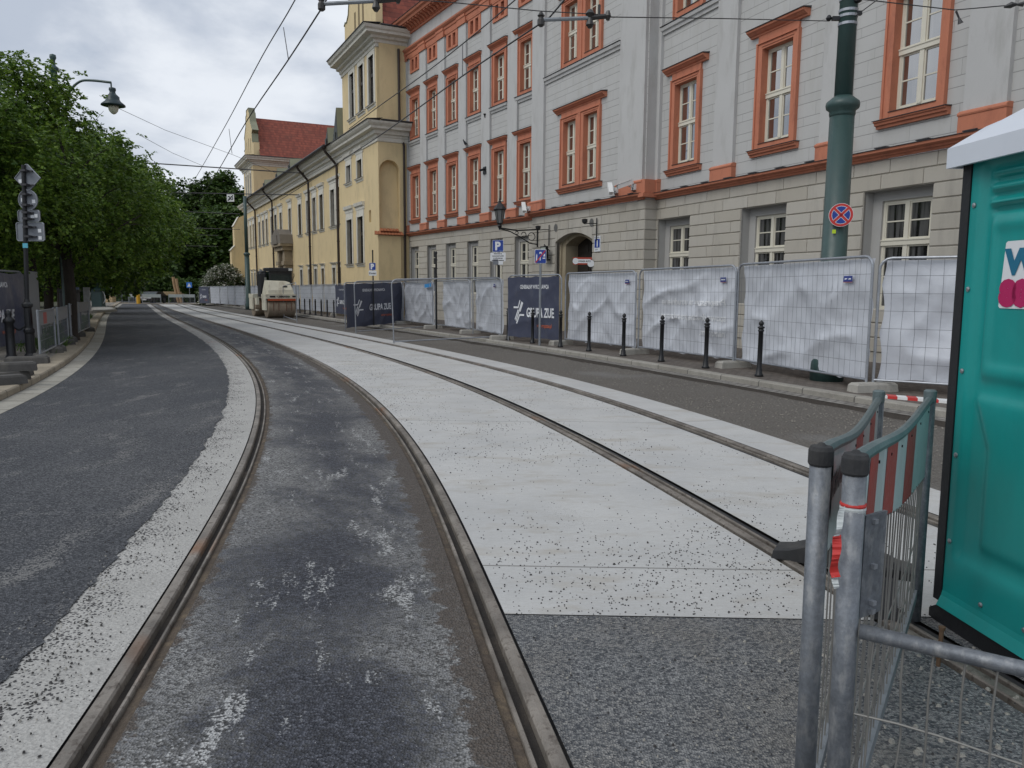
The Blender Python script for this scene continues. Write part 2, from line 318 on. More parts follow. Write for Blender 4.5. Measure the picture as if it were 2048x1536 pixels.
def pavers(name, ca, cb, joint, sx, sy, off=.5, mort=.02, bumpk=.5):
    m, t, b = newmat(name); u, ua, va = uvs(t); p = geo_pos(t)
    br = t.new('ShaderNodeTexBrick', {'Vector': u, 'Color1': ca, 'Color2': cb, 'Mortar': joint, 'Scale': 1., 'Mortar Size': mort, 'Mortar Smooth': .3, 'Brick Width': sx, 'Row Height': sy}, offset=off)
    c = t.mix(t.math('MULTIPLY', t.ramp(t.noise(p, 5, 5, .65), .45, .7), .5), br.outputs[0], tuple(q*.55 for q in ca))
    c = t.mix(t.math('MULTIPLY', t.ramp(t.noise(p, 70, 3, .7), .4, .8), .35), c, tuple(q*1.5 for q in cb))
    t.put(b.inputs['Base Color'], c); b.inputs['Roughness'].default_value = .88
    t.put(b.inputs['Normal'], t.bump(t.math('ADD', t.math('MULTIPLY', br.outputs[1], -1.), t.math('MULTIPLY', t.noise(p, 40, 4, .7), .5)), bumpk, .02)); return m
KERBM = pavers('kerb_granite', (.24, .225, .195), (.33, .315, .28), (.05, .047, .042), 1.0, 9., .0, .012)
LKERBM = pavers('kerb_sandstone', (.25, .215, .16), (.33, .285, .215), (.04, .036, .03), .72, 9., .0, .014)
SETT = pavers('granite_setts', (.17, .16, .145), (.30, .285, .26), (.06, .055, .048), .17, .125, .5, .016, .9)
GUTT = pavers('gutter_slabs', (.29, .275, .235), (.37, .355, .31), (.10, .09, .075), .8, 9., .0, .02, .7)
PAVE = pavers('brown_clinker_paving', (.095, .078, .066), (.15, .128, .108), (.045, .04, .035), .21, .105, .5, .012, .6)
LPAVE = pavers('grey_paving', (.17, .155, .135), (.23, .21, .18), (.075, .07, .06), .5, .5, .5, .014, .5)
LAWN = mat('park_soil', (.05, .055, .028), .95, 0, .4, 1.2, .3, 20, .8, 14, .05, stain=(.07, .05, .03))
EARTH = mat('earth', (.13, .112, .09), .95, 0, .3, .25, .3, 14, .6, 12, .05, stain=(.19, .175, .15))
# --- ground sheet to the horizon
mb = MB(); gx = [-2500, -400, -120, -60, -30, 0, 30, 60, 120, 400, 2500]; gy = [-60, -20, 0, 20, 40, 70, 100, 140, 300, 900, 3000]
mb.v = [(x, y, gz(y)-.16) for y in gy for x in gx]; mb.f = [(j*11+i, j*11+i+1, (j+1)*11+i+1, (j+1)*11+i) for j in range(10) for i in range(10)]; mb.m = [0]*100
struct(mb.obj('ground', EARTH))
# --- street surfaces, left to right
HW = .088
cA = curve(XA, 0, .018, 2.2, 3.); cE = curve(XL1, -.47, .05, 2.0, 1.)
strip('asphalt_road', cA, cE, 0., ASPH, 6)
strip('concrete_strip', curve(XL1, -.62), curve(XL1, -HW), -.006, ECONC, 2)
strip('track_asphalt', curve(XL1, HW), curve(XR1, -HW), -.008, TRACKA, 5)
SPLIT = 3.28
def part_curves(A, B, near):
    k = np.array([SPLIT+.24*float(np.clip(a[0], 0, 3)) for a in A]); i = np.searchsorted(YS, SPLIT+.15)
    return (A[:i+1], B[:i+1]) if near else (A[i:], B[i:])
def strip2(name, fa, oa, fb, ob, dz, m, near, n=3):
    global ARC
    A, B = curve(fa, oa), curve(fb, ob); A, B = part_curves(A, B, near); sv = ARC; i = np.searchsorted(YS, SPLIT+.15)
    ARC = ARC if near else ARC[i:]; o = strip(name, A, B, dz, m, n); ARC = sv; return o
strip2('sanded_asphalt', XR1, HW, XL2, -HW-.03, -.004, SANDA, True)
strip2('sanded_asphalt', XL2, HW, XR2, -HW-.05, -.004, SANDA, True)
strip2('sanded_asphalt', XR2, HW, XR2, .62, -.004, SANDA, True)
strip2('concrete_slab', XR1, HW, XL2, -HW-.03, .0, WCONC, False)
strip2('concrete_slab', XL2, HW, XR2, -HW-.05, .0, WCONC, False)
strip2('concrete_slab', XR2, HW, XR2, .62, .0, WCONC, False, 1)
strip('slab_edge', curve(XR2, .62), curve(XR2, .625), -.03, WCONC, 1, lambda p, f: .03-.1*f)
strip('gravel_road', curve(XR2, .60), curve(XK, .02), -.065, GRAV, 8, lambda p, f: .03*noise.noise(Vector((p[0]*.7, p[1]*.7, 0)))+.012*noise.noise(Vector((p[0]*4, p[1]*4, 0))))
strip('sett_edge', curve(XK, 0, .02, 5., 2.), curve(XK, .012), -.09, mat('broken_edge', (.06, .052, .045), .95, 0, .4, 20), 1, lambda p, f: .085*f)
strip('sett_gutter', curve(XK, .006, .012, 5., 2.), curve(XK, .32), -.004, SETT, 2)
def kerb(name, f, o0, o1, z0, z1, m):
    "kerb with a face, a worn edge and a flat top"
    s = 1 if o1 > o0 else -1; P = [(o0, z0), (o0, z1-.02), (o0+.02*s, z1), (o1, z1)]; mb = MB(); k = len(YS); uv = []; v = 0
    for i, (o, z) in enumerate(P):
        if i: v += math.hypot(o-P[i-1][0], z-P[i-1][1])
        c = curve(f, o); mb.v += [(q[0], q[1], gz(q[1])+z) for q in c]; uv += [(ARC[j], v+.01) for j in range(k)]
    mb.f = [(j*k+i, j*k+i+1, (j+1)*k+i+1, (j+1)*k+i) for j in range(3) for i in range(k-1)]; mb.m = [0]*len(mb.f); mb.uv = uv
    return struct(mb.obj(name, m))
kerb('kerb', XK, .32, .50, -.02, .085, KERBM)
strip('pavement', curve(XK, .50), curve(XK, 9.5), .083, PAVE, 4)
strip('gutter', curve(XA, -.31), curve(XA, .012), .004, GUTT, 2, lambda p, f: .014*(1-f))
kerb('kerb', XA, -.31, -.66, -.02, .115, LKERBM)
strip('pavement', curve(XA, -3.9), curve(XA, -.66), .112, LPAVE, 2)
strip('park_ground', curve(XA, -70), curve(XA, -3.9), .10, LAWN, 4)
# --- rails: grooved tram rail of head, groove and guard lip
m, t, b = newmat('rail_steel'); p = geo_pos(t)
n1 = t.noise(p, 3.0, 5, .65); n2 = t.noise(p, 24, 4, .7)
c = t.mix(t.ramp(n1, .38, .62), (.15, .135, .118), (.30, .27, .235)); c = t.mix(t.ramp(n2, .5, .7), c, (.085, .068, .055))
rs = t.ramp(t.noise(t.scale(p, .6, .6, 1), 1.4, 3, .5), .62, .72); c = t.mix(t.math('MULTIPLY', rs, .8), c, (.26, .115, .045))
t.put(b.inputs['Base Color'], c); b.inputs['Roughness'].default_value = .6; b.inputs['Metallic'].default_value = .35; t.put(b.inputs['Normal'], t.bump(n2, .5, .01)); RAIL = m
GROOVE = mat('groove_dirt', (.035, .03, .026), .95, 0, .4, 8, .3, 60, .6, 50, .015, stain=(.10, .08, .06))
RUBSTRIP = mat('rail_rubber', (.03, .031, .034), .8, 0, .35, 10, stain=(.10, .095, .085))
DIRTF = mat('rail_side_dirt', (.085, .066, .05), .95, 0, .45, 9, .35, 50, .8, 40, .02, stain=(.19, .145, .095), ss=(2, 2, 2))
def rail(f, side, label, lip=True):
    "side +1: head on the right of the groove"
    root = thing('tram_rail', label, 'rail', (f(3.), 3., gz(3.)), group='grooved tram rails')
    def run(name, P, m, sm=False):
        mb = MB(); k = len(YS)
        for o, z in P: mb.v += [(q[0], q[1], gz(q[1])+z) for q in curve(f, o*side)]
        mb.f = [((j*k+i, (j+1)*k+i, (j+1)*k+i+1, j*k+i+1)[::side]) for j in range(len(P)-1) for i in range(k-1)]; mb.m = [0]*len(mb.f)
        mb.obj(name, m, root, Matrix())
    run('rail_head', [(.0185, -.045), (.0205, -.008), (.028, .001), (.05, .003), (.072, .001), (.077, -.006), (.077, -.05)], RAIL)
    run('guard_lip', [(-.042, -.05), (-.040, -.012), (-.036, -.006), (-.026, -.006), (-.022, -.012), (-.021, -.045)], RAIL)
    run('groove', [(-.022, -.040), (0, -.044), (.02, -.040)], GROOVE)
    run('rubber_filling', [(-.16, -.05), (-.085, -.020), (-.042, -.026)], DIRTF if lip else RUBSTRIP); run('rubber_filling', [(.076, -.03), (.10, -.034), (.16, -.05)], RUBSTRIP)
rail(XL1, -1, 'curved tram rail beside the fresh asphalt lane, outermost on the left')
rail(XR1, 1, 'curved tram rail between the dark asphalt and the white concrete')
rail(XL2, -1, 'tram rail set in the middle of the white concrete, with a rusty stretch', False)
rail(XR2, 1, 'tram rail along the far edge of the white concrete, nearest the gravel', False)
# --- loose crumbs and chips on the new concrete and along the patch
mb = MB()
def stone(x, y, z, r, m):
    a = random.random()*6.28; q = [random.uniform(.6, 1.25)*r for _ in range(5)]; h = r*random.uniform(.5, .9)
    vs = [(x+q[i]*math.cos(a+i*1.257), y+q[i]*math.sin(a+i*1.257), z-.002) for i in range(5)]
    tv = [(x+.55*q[i]*math.cos(a+i*1.257+.3), y+.55*q[i]*math.sin(a+i*1.257+.3), z+h*random.uniform(.8, 1.1)) for i in range(5)]
    mb.add(vs+tv, [(i, (i+1) % 5, 5+(i+1) % 5, 5+i) for i in range(5)]+[(5, 6, 7, 8, 9)], m)
k = 0
while k < 4200:
    y = 3.45*math.exp(random.random()*1.75); a, c = XR1(y)+.12, XL2(y)-.14
    q = random.random(); x = a+(c-a)*q
    if k % 4 == 0: x = XL2(y)+.12+random.random()*(XR2(y)-XL2(y)-.3)
    d = noise.noise(Vector((x*.9, y*.6, 3.)))+.5*noise.noise(Vector((x*3, y*2.2, 9.)))
    if d < random.uniform(-.25, .85) and random.random() < .93: continue
    stone(x, y, gz(y)+.001, random.uniform(.0028, .0062)*(1 if random.random() < .97 else 1.8), 0); k += 1
for _ in range(900):
    y = random.uniform(1.7, 3.6); x = random.uniform(XR1(y)+.12, 3.2)
    stone(x, y, gz(y)-.003, random.uniform(.0025, .007), 0 if random.random() < .55 else 1)
for _ in range(120):
    y = random.uniform(1.9, 3.2); x = random.uniform(1.0, 2.2); stone(x, y, gz(y)-.003, random.uniform(.006, .014), 1)
for _ in range(1500):
    y = 2.2*math.exp(random.random()*2.4); x = XL1(y)-random.uniform(.1, .62)-abs(random.gauss(0, .12)); stone(x, y, gz(y)+.0, random.uniform(.003, .007), 0 if random.random() < .85 else 1)
for _ in range(2200):
    y = 7*math.exp(random.random()*1.5); f = random.random()**.6; f = 1-random.random()**1.7*.9; x = XR2(y)+.75+f*(XK(y)-XR2(y)-.85)
    stone(x, y, gz(y)-.06, random.uniform(.005, .015), 2)
tag(mb.obj('gravel', [mat('asphalt_crumb', (.045, .043, .042), .9, 0, .4, 30), mat('stone_chip', (.33, .315, .28), .9, 0, .3, 20), mat('gravel_stone', (.235, .218, .19), .9, 0, .3, 20)]), 'loose asphalt crumbs and stone chips strewn over the track bed', 'gravel', kind='stuff')
# ------------------------------------------------------------------ building materials
m, t, b = newmat('ashlar_plaster'); lc = coords(t); s = t.new('ShaderNodeSeparateXYZ', {0: lc}); p = geo_pos(t)
zm = t.math('FLOORED_MODULO', t.math('SUBTRACT', s.outputs[2], 4.69), .51); tall = t.math('GREATER_THAN', zm, .21)
row = t.math('FLOOR', t.math('DIVIDE', t.math('SUBTRACT', s.outputs[2], 4.69), .51))
l1 = t.math('LESS_THAN', zm, .016); l2 = t.math('LESS_THAN', t.math('ABSOLUTE', t.math('SUBTRACT', zm, .21)), .008)
xs = t.math('ADD', s.outputs[0], t.math('ADD', t.math('MULTIPLY', tall, .37), t.math('MULTIPLY', row, .53)))
l3 = t.math('LESS_THAN', t.math('FLOORED_MODULO', xs, .92), .009)
ln = t.math('MAXIMUM', t.math('MAXIMUM', l1, l2), t.math('MULTIPLY', l3, .75))
blk = t.new('ShaderNodeTexWhiteNoise', {0: t.new('ShaderNodeCombineXYZ', {0: t.math('FLOOR', t.math('DIVIDE', xs, .92)), 1: row, 2: tall}).outputs[0]}, noise_dimensions='3D').outputs[0]
n1 = t.noise(p, 1.2, 5, .6); f = t.math('ADD', t.math('MULTIPLY_ADD', n1, .16, .90), t.math('MULTIPLY', blk, .05))
c = t.mix(1, (.47, .468, .456), t.new('ShaderNodeCombineColor', {0: f, 1: f, 2: f}).outputs[0], 'MULTIPLY')
c = t.mix(t.math('MULTIPLY', t.ramp(t.noise(t.scale(p, 1.2, 1.2, .3), 2., 6, .68), .5, .78), .5), c, (.40, .39, .355))
c = t.mix(t.math('MULTIPLY', ln, .62), c, (.17, .17, .165)); t.put(b.inputs['Base Color'], c); b.inputs['Roughness'].default_value = .9
t.put(b.inputs['Normal'], t.bump(t.math('ADD', t.math('MULTIPLY', ln, -1.), t.math('MULTIPLY', t.noise(p, 60, 4, .6), .12)), .5, .012)); ASHLAR = m
m, t, b = newmat('rusticated_stone'); p = geo_pos(t); isl = t.new('ShaderNodeNewGeometry').outputs['Random Per Island']
n1 = t.noise(p, 1.5, 5, .6); n2 = t.noise(t.scale(p, 1, 1, .2), 2.2, 6, .68); g1 = t.noise(p, 80, 3, .65)
c = t.mix(t.math('ADD', t.math('MULTIPLY', isl, .6), t.math('MULTIPLY', n1, .4)), (.405, .375, .315), (.49, .468, .42))
c = t.mix(t.math('MULTIPLY', t.ramp(n2, .5, .76), .55), c, (.27, .255, .225)); c = t.mix(t.math('MULTIPLY', t.ramp(g1, .5, .8), .2), c, (.24, .225, .2))
t.put(b.inputs['Base Color'], c); b.inputs['Roughness'].default_value = .92; t.put(b.inputs['Normal'], t.bump(g1, .25, .006)); STONE = m
NICHE = mat('reveal_plaster', (.40, .395, .38), .9, 0, .08, 2, .05, 40)
def glassmat(name, dark, light, ior, cs):
    m, t, b = newmat(name); lc = coords(t); p = geo_pos(t)
    cur = t.noise(t.scale(lc, 1, 1, .05), cs, 3, .55); z = t.new('ShaderNodeSeparateXYZ', {0: p}).outputs[2]
    c = t.mix(t.ramp(cur, .42, .6), dark, light)
    t.put(b.inputs['Base Color'], c); b.inputs['Roughness'].default_value = .02; b.inputs['IOR'].default_value = ior
    t.put(b.inputs['Normal'], t.bump(t.noise(p, 1.3, 2, .5), .05, .1)); return m
GLASS = glassmat('window_glass', (.016, .014, .013), (.07, .062, .054), 4.2, 9.)
GLASSD = glassmat('old_window_glass', (.012, .012, .013), (.10, .10, .10), 1.75, 12.)
ROOFT = None
m, t, b = newmat('red_roof_tiles'); lc = coords(t); s = t.new('ShaderNodeSeparateXYZ', {0: lc}); p = geo_pos(t)
rowf = t.math('DIVIDE', s.outputs[2], .30); fr = t.math('FRACT', rowf); rn = t.math('FLOOR', rowf)
xt = t.math('ADD', t.math('DIVIDE', s.outputs[1], .2), t.math('MULTIPLY', rn, .5)); w = t.new('ShaderNodeTexWhiteNoise', {0: t.new('ShaderNodeCombineXYZ', {0: t.math('FLOOR', xt), 1: rn, 2: 0.}).outputs[0]}, noise_dimensions='3D').outputs[0]
c = t.mix(w, (.165, .042, .028), (.26, .068, .042)); c = t.mix(t.math('MULTIPLY', t.ramp(fr, .22, .0), .7), c, (.06, .016, .012)); c = t.mix(t.math('MULTIPLY', t.ramp(t.noise(p, .7, 5, .6), .5, .75), .45), c, (.12, .05, .035))
t.put(b.inputs['Base Color'], c); b.inputs['Roughness'].default_value = .85; t.put(b.inputs['Normal'], t.bump(t.math('ADD', fr, t.math('MULTIPLY', w, .3)), .7, .05)); ROOFT = m
# ------------------------------------------------------------------ wall with holes
def wall(mb, s0, s1, z0, z1, holes=(), o=0., depth=.25, m=0, mr=None):
    S = sorted({s0, s1, *[v for h in holes for v in h[:2] if s0 < v < s1]}); Z = sorted({z0, z1, *[v for h in holes for v in h[2:] if z0 < v < z1]})
    for i in range(len(S)-1):
        for j in range(len(Z)-1):
            cs, cz = (S[i]+S[i+1])/2, (Z[j]+Z[j+1])/2
            if any(h[0] < cs < h[1] and h[2] < cz < h[3] for h in holes): continue
            mb.quad((S[i], o, Z[j]), (S[i], o, Z[j+1]), (S[i+1], o, Z[j+1]), (S[i+1], o, Z[j]), m)
    mr = m if mr is None else mr
    for a, b_, c, d in holes:
        q = o-depth
        mb.quad((a, o, c), (a, q, c), (a, q, d), (a, o, d), mr); mb.quad((b_, o, c), (b_, o, d), (b_, q, d), (b_, q, c), mr)
        mb.quad((a, o, d), (a, q, d), (b_, q, d), (b_, o, d), mr); mb.quad((a, o, c), (b_, o, c), (b_, q, c), (a, q, c), mr)
def block(mb, s0, s1, z0, z1, o0=-.03, o1=0., g=.014, c=.016, m=0):
    "stone block with splayed edges"
    s0 += g/4; s1 -= g/4; z0 += g/2; z1 -= g/2
    vs = [(x, o0, z) for x, z in ((s0, z0), (s1, z0), (s1, z1), (s0, z1))]+[(x, o1, z) for x, z in ((s0+c*.5, z0+c), (s1-c*.5, z0+c), (s1-c*.5, z1-c), (s0+c*.5, z1-c))]
    mb.add(vs, [(4, 7, 6, 5)]+[(i, 4+i, 4+(i+1) % 4, (i+1) % 4) for i in range(4)], m)
COURSES = [4.12, 3.82, 3.50, 3.20, 2.90, 2.59, 2.28, 1.97, 1.66, 1.35, 1.04, .73, .42, .11]
def rustic(mb, s0, s1, holes, m=0):
    rnd = random.Random(int(s1*100)); zs = COURSES
    for k in range(len(zs)-1):
        z1, z0 = zs[k], zs[k+1]; segs = [(s0, s1)]
        for a, b_, c, d in holes:
            if c < (z0+z1)/2 < d: segs = [q for sg in segs for q in ((sg[0], min(sg[1], a)), (max(sg[0], b_), sg[1])) if q[1]-q[0] > .02]
        for a, b_ in segs:
            L = b_-a; n = max(1, round(L/(1.05 if k < 2 else 1.1))); off = .5 if k % 2 else 0.
            cuts = [a]+[a+(i+off*.6+rnd.uniform(-.06, .06))*L/n for i in range(0 if off else 1, n)]+[b_]
            cuts = [cuts[0]]+[q for q in cuts[1:-1] if q-a > .25 and b_-q > .25]+[cuts[-1]]
            for i in range(len(cuts)-1): block(mb, cuts[i], cuts[i+1], z0, z1, m=m)
# ------------------------------------------------------------------ windows (meshes shared between equal windows)
def frame_mesh(x0, x1, z0, z1, ztr, o, mb, wd=.055, split=True, two=True, th=.05):
    "casement frame: transom at ztr, mullion, one glazing bar in each light"
    xm = (x0+x1)/2
    mb.box(x0, x0+wd, o-th, o, z0, z1); mb.box(x1-wd, x1, o-th, o, z0, z1); mb.box(x0+wd, x1-wd, o-th, o-.003, z1-wd, z1); mb.box(x0+wd, x1-wd, o-th, o-.003, z0, z0+wd)
    mb.box(x0-.01, x1+.01, o-th, o+.03, ztr-.035, ztr+.06); mb.box(x0-.02, x1+.02, o-th, o+.045, ztr+.06, ztr+.085)
    for a, b_ in ((z0+wd, ztr-.035), (ztr+.085, z1-wd)):
        mb.box(xm-.05, xm+.05, o-th, o+.012, a, b_); 
        for c, d in ((x0+wd, xm-.05), (xm+.05, x1-wd)):
            mb.box(c, c+.03, o-th+.004, o-.012, a, b_); mb.box(d-.03, d, o-th+.004, o-.012, a, b_); mb.box(c+.03, d-.03, o-th+.004, o-.014, b_-.035, b_); mb.box(c+.03, d-.03, o-th+.004, o-.014, a, a+.035)
            mb.box(c+.03, d-.03, o-th+.01, o-.02, (a+b_)/2-.014, (a+b_)/2+.014)
def orange_window(ops, zb, zt, cw, sw, full=True):
    A, Fm, P, D = MB(), MB(), MB(), MB(); x0, x1 = ops[0][0], ops[-1][1]; SW = .2; zl = zt+.13; zs = zb-.15
    js = [(x0-SW, x0)]+[(ops[i][1], ops[i+1][0]) for i in range(len(ops)-1)]+[(x1, x1+SW)]
    for i, (a, b_) in enumerate(js):
        A.box(a, b_, -.24, .065, zs, zl)
        if i == 0: A.box(a-.004, a+.05, 0, .095, zs, zl+.003)
        elif i == len(js)-1: A.box(b_-.05, b_+.004, 0, .095, zs, zl+.003)
        else: A.box((a+b_)/2-.09, (a+b_)/2+.09, 0, .095, zs, zl+.003)
    for a, b_ in ops: A.box(a, b_, -.24, .062, zt, zl-.002); A.box(a, b_, -.24, .062, zs+.002, zb); A.box(a-.03, b_+.03, 0, .08, zt+.05, zt+.075)
    A.box(x0-SW, x1+SW, 0, .10, zl, zl+.025); A.box(x0-SW+.03, x1+SW-.03, 0, .055, zl+.025, zl+.21)
    c0 = zl+.21; h = cw
    A.profile([(-.005, c0), (.075, c0), (.085, c0+.035), (.13, c0+.055), (.17, c0+.09), (.215, c0+.115), (.225, c0+.16), (-.005, c0+.165)], -h, h)
    D.prism([(-.004, c0+.168), (.25, c0+.166), (.25, c0+.178), (-.004, c0+.215)], -h-.02, h+.02, 'x')
    if full:
        A.profile([(-.005, zs-.15), (.07, zs-.15), (.08, zs-.10), (.125, zs-.085), (.135, zs-.04), (.165, zs-.03), (.17, zs-.003), (-.005, zs-.001)], -sw, sw)
        D.prism([(-.004, zs+.001), (.19, zs-.001), (.19, zs+.010), (-.004, zs+.022)], -sw-.02, sw+.02, 'x')
    for a, b_ in ops:
        D.prism([(-.16, zb+.004), (.085, zb-.004), (.085, zb+.006), (-.16, zb+.03)], a-.02, b_+.02, 'x')
        frame_mesh(a, b_, zb+.03, zt, zb+(zt-zb)*.50, -.13, Fm); P.quad((a, -.165, zb), (a, -.165, zt), (b_, -.165, zt), (b_, -.165, zb))
    return A.mesh('window', ORANGE), Fm.mesh('frame', CREAM), P.mesh('pane', GLASS), D.mesh('flashing', DARKMET)
def place(root, WMx, s, meshes, names=('window', 'frame', 'pane', 'flashing')):
    M = WMx @ Matrix.Translation((s, 0, 0)); o = link(names[0], meshes[0], root, M)
    for n, q in zip(names[1:], meshes[1:]): link(n, q, o, M)
    return o
def ground_window(w, d, fw, zb=.9, zt=3.5):
    "deep splayed stone recess with a casement window"
    A, Fm, P = MB(), MB(), MB(); h = w/2; a = fw/2; zi = zt-.2; o = -d
    A.quad((-h, -.03, zb), (-h, o, zb), (-h, o, zt), (-h, -.03, zt)); A.quad((h, -.03, zb), (h, -.03, zt), (h, o, zt), (h, o, zb)); A.quad((-h, -.03, zt), (-h, o, zt), (h, o, zt), (h, -.03, zt)); A.quad((-h, -.03, zb), (h, -.03, zb), (h, o, zb), (-h, o, zb))
    wall(A, -h, h, zb, zt, [(-a, a, zb+.1, zi)], o, .12)
    frame_mesh(-a, a, zb+.1, zi, 2.40, o-.05, Fm); P.quad((-a, o-.085, zb+.1), (-a, o-.085, zi), (a, o-.085, zi), (a, o-.085, zb+.1))
    return A.mesh('window', NICHE), Fm.mesh('frame', CREAM), P.mesh('pane', GLASSD)
# ------------------------------------------------------------------ grey and terracotta town house
WR = frame2((8.662, 14.054), (-.376, .927)); WC = frame2((3.905, 24.579), (-.434, .901)); WL = frame2((.747, 32.443), (-.494, .87))
GB = thing('town_house', 'long grey town house with terracotta window surrounds and a stone ground floor', 'building', (4.3, 24.4, gz(24.4)))
Rw, Lw = [9.77, 5.95, 1.95, -2.0], [12.23, 9.88, 7.53, 5.13, 2.72, .46]
Rg, Lg = [10.27, 6.28, 2.22, -1.7], [12.6, 10.25, 7.86, 5.40, 3.04, .79]
Rp, Lp = [7.88, 3.95, .36, -3.9], [11.04, 8.73, 6.33, 3.94, 1.5]
OPR, OPL, OPC = [(-.54, .54)], [(-.44, .44)], [(-1.15, -.27), (.27, 1.15)]; CC = 3.60
OPC2 = OPC
w_r1 = orange_window(OPR, 5.04, 7.33, 1.0, .84); w_r2 = orange_window(OPR, 9.36, 11.3, 1.0, .84, False)
w_l1 = orange_window(OPL, 5.08, 7.30, .82, .76); w_l2 = orange_window(OPL, 9.40, 11.34, .82, .76, False)
w_c1 = orange_window(OPC, 5.09, 7.30, 1.66, 1.47); w_c2 = orange_window(OPC, 9.34, 11.3, 1.66, 1.47, False)
g_r = ground_window(1.70, .30, 1.22); g_l = ground_window(1.18, .2, .92)
def hole(c, ops, zb, zt): return [(c+a-.06, c+b_+.06, zb-.06, zt+.06) for a, b_ in ops]
def attic_window():
    A, P = MB(), MB()
    for a, b_ in ((-.64, -.40), (-.11, .11), (.40, .64)): A.box(a, b_, -.2, .06, 12.76, 13.53)
    for a, b_ in ((-.40, -.11), (.11, .40)): A.box(a, b_, -.2, .058, 12.76, 12.86); A.box(a, b_, -.2, .058, 13.43, 13.53); P.quad((a, -.17, 12.8), (a, -.17, 13.5), (b_, -.17, 13.5), (b_, -.17, 12.8))
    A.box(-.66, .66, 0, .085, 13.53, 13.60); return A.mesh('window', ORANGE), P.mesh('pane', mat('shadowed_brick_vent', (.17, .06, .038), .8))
w_at = attic_window()
def wing(M, s0, s1, win1, w1, ops1, win2, w2, ops2, gwin, gm, gw, pil, pw, attic, doors=()):
    h1 = [q for c in win1 for q in hole(c, ops1, 5.08, 7.31)]; h2 = [q for c in win2 for q in hole(c, ops2, 9.38, 11.32)]
    ha = [(c-.6, c+.6, 12.78, 13.5) for c in attic]; hg = [(c-gw/2, c+gw/2, .9, 3.5) for c in gwin]
    mb = MB(); wall(mb, s0, s1, 4.12, 14.95, h1+h2+ha, 0, .2, 0); mb.obj('upper_wall', ASHLAR, GB, M)
    mb = MB(); wall(mb, s0, s1, -1.0, 4.12, hg+list(doors), -.03, .05, 0); rustic(mb, s0, s1, hg+list(doors)); mb.obj('ground_floor_wall', STONE, GB, M)
    for c in win1: place(GB, M, c, w1)
    for c in win2: place(GB, M, c, w2)
    for c in attic: place(GB, M, c, w_at, ('window', 'pane'))
    for c in gwin: place(GB, M, c, gm, ('window', 'frame', 'pane'))
    for a, b_ in pil:
        mb = MB(); mb.box(a, b_, -.02, .10, 4.66, 13.5); mb.obj('pilaster', GREYW, GB, M)
        mb = MB(); mb.cbox(a-.05, b_+.05, -.02, .155, 4.30, 4.62, .008); mb.prism([(-.02, 4.62), (.165, 4.62), (.175, 4.65), (.165, 4.68), (.10, 4.72), (-.02, 4.72)], a-.055, b_+.055, 'x'); mb.obj('pedestal', ORANGE, GB, M)
    # string course with dark flashing
    mb = MB(); mb.profile([(-.02, 4.12), (.06, 4.12), (.075, 4.16), (.12, 4.17), (.13, 4.205), (.18, 4.215), (.235, 4.235), (.245, 4.285), (-.02, 4.295)], s0, s1); sc = mb.obj('string_course', ORANGE, GB, M)
    mb = MB(); mb.prism([(-.02, 4.298), (.265, 4.288), (.265, 4.30), (-.02, 4.335)], s0, s1, 'x')
    for i in range(int(s1-s0)): mb.box(s0+i+.4, s0+i+.68, .02, .2, 4.325, 4.345)
    mb.obj('flashing', DARKMET, sc, M)
    # upper entablature, main cornice with brackets
    mb = MB(); mb.profile([(-.02, 13.60), (.09, 13.60), (.10, 13.78), (.14, 13.80), (.15, 13.9), (.2, 13.93), (.26, 14.0), (.27, 14.07), (-.02, 14.10)], s0, s1)
    for a, b_ in pil: mb.profile([(.05, 13.50), (.16, 13.50), (.17, 13.76), (.2, 13.79), (.2, 13.9), (.05, 13.91)], a-.03, b_+.03)
    mb.obj('entablature', ORANGE, GB, M)
    mb = MB(); wall(mb, s0, s1, 14.10, 14.8, (), .02); mb.obj('frieze', GREYW, GB, M)
    mb = MB(); mb.profile([(-.02, 14.80), (.10, 14.80), (.11, 14.9), (.16, 14.93), (.16, 15.12), (.62, 15.14), (.66, 15.24), (.76, 15.30), (.80, 15.40), (-.02, 15.42)], s0, s1)
    n = int((s1-s0)/.36)
    for i in range(n): x = s0+.2+i*(s1-s0-.4)/max(1, n-1); mb.prism([(.14, 14.90), (.25, 14.93), (.36, 15.03), (.56, 15.08), (.58, 15.15), (.14, 15.15)], x-.09, x+.09, 'x')
    co = mb.obj('cornice', ORANGE, GB, M); mb = MB(); mb.prism([(-.02, 15.425), (.83, 15.405), (.83, 15.42), (-.02, 15.47)], s0, s1, 'x'); mb.obj('flashing', DARKMET, co, M)
wing(WR, -7., 11.75, Rw, w_r1, OPR, Rw, w_r2, OPR, Rg, g_r, 1.70, [(c-.42, c+.42) for c in Rp]+[(11.05, 11.5)], .84, [])
wing(WL, -.9, 13.87, Lw, w_l1, OPL, Lw, w_l2, OPL, Lg, g_l, 1.18, [(c-.41, c+.41) for c in Lp]+[(13.32, 13.80)], .8, Lw)
DOOR = (2.70, 5.35, -1., 3.5)
wing(WC, -.35, 7.25, [CC], w_c1, OPC, [CC], w_c2, OPC2, [], g_r, 1.7, [(-.30, 1.07), (6.22, 7.2)], 1., [], [DOOR])
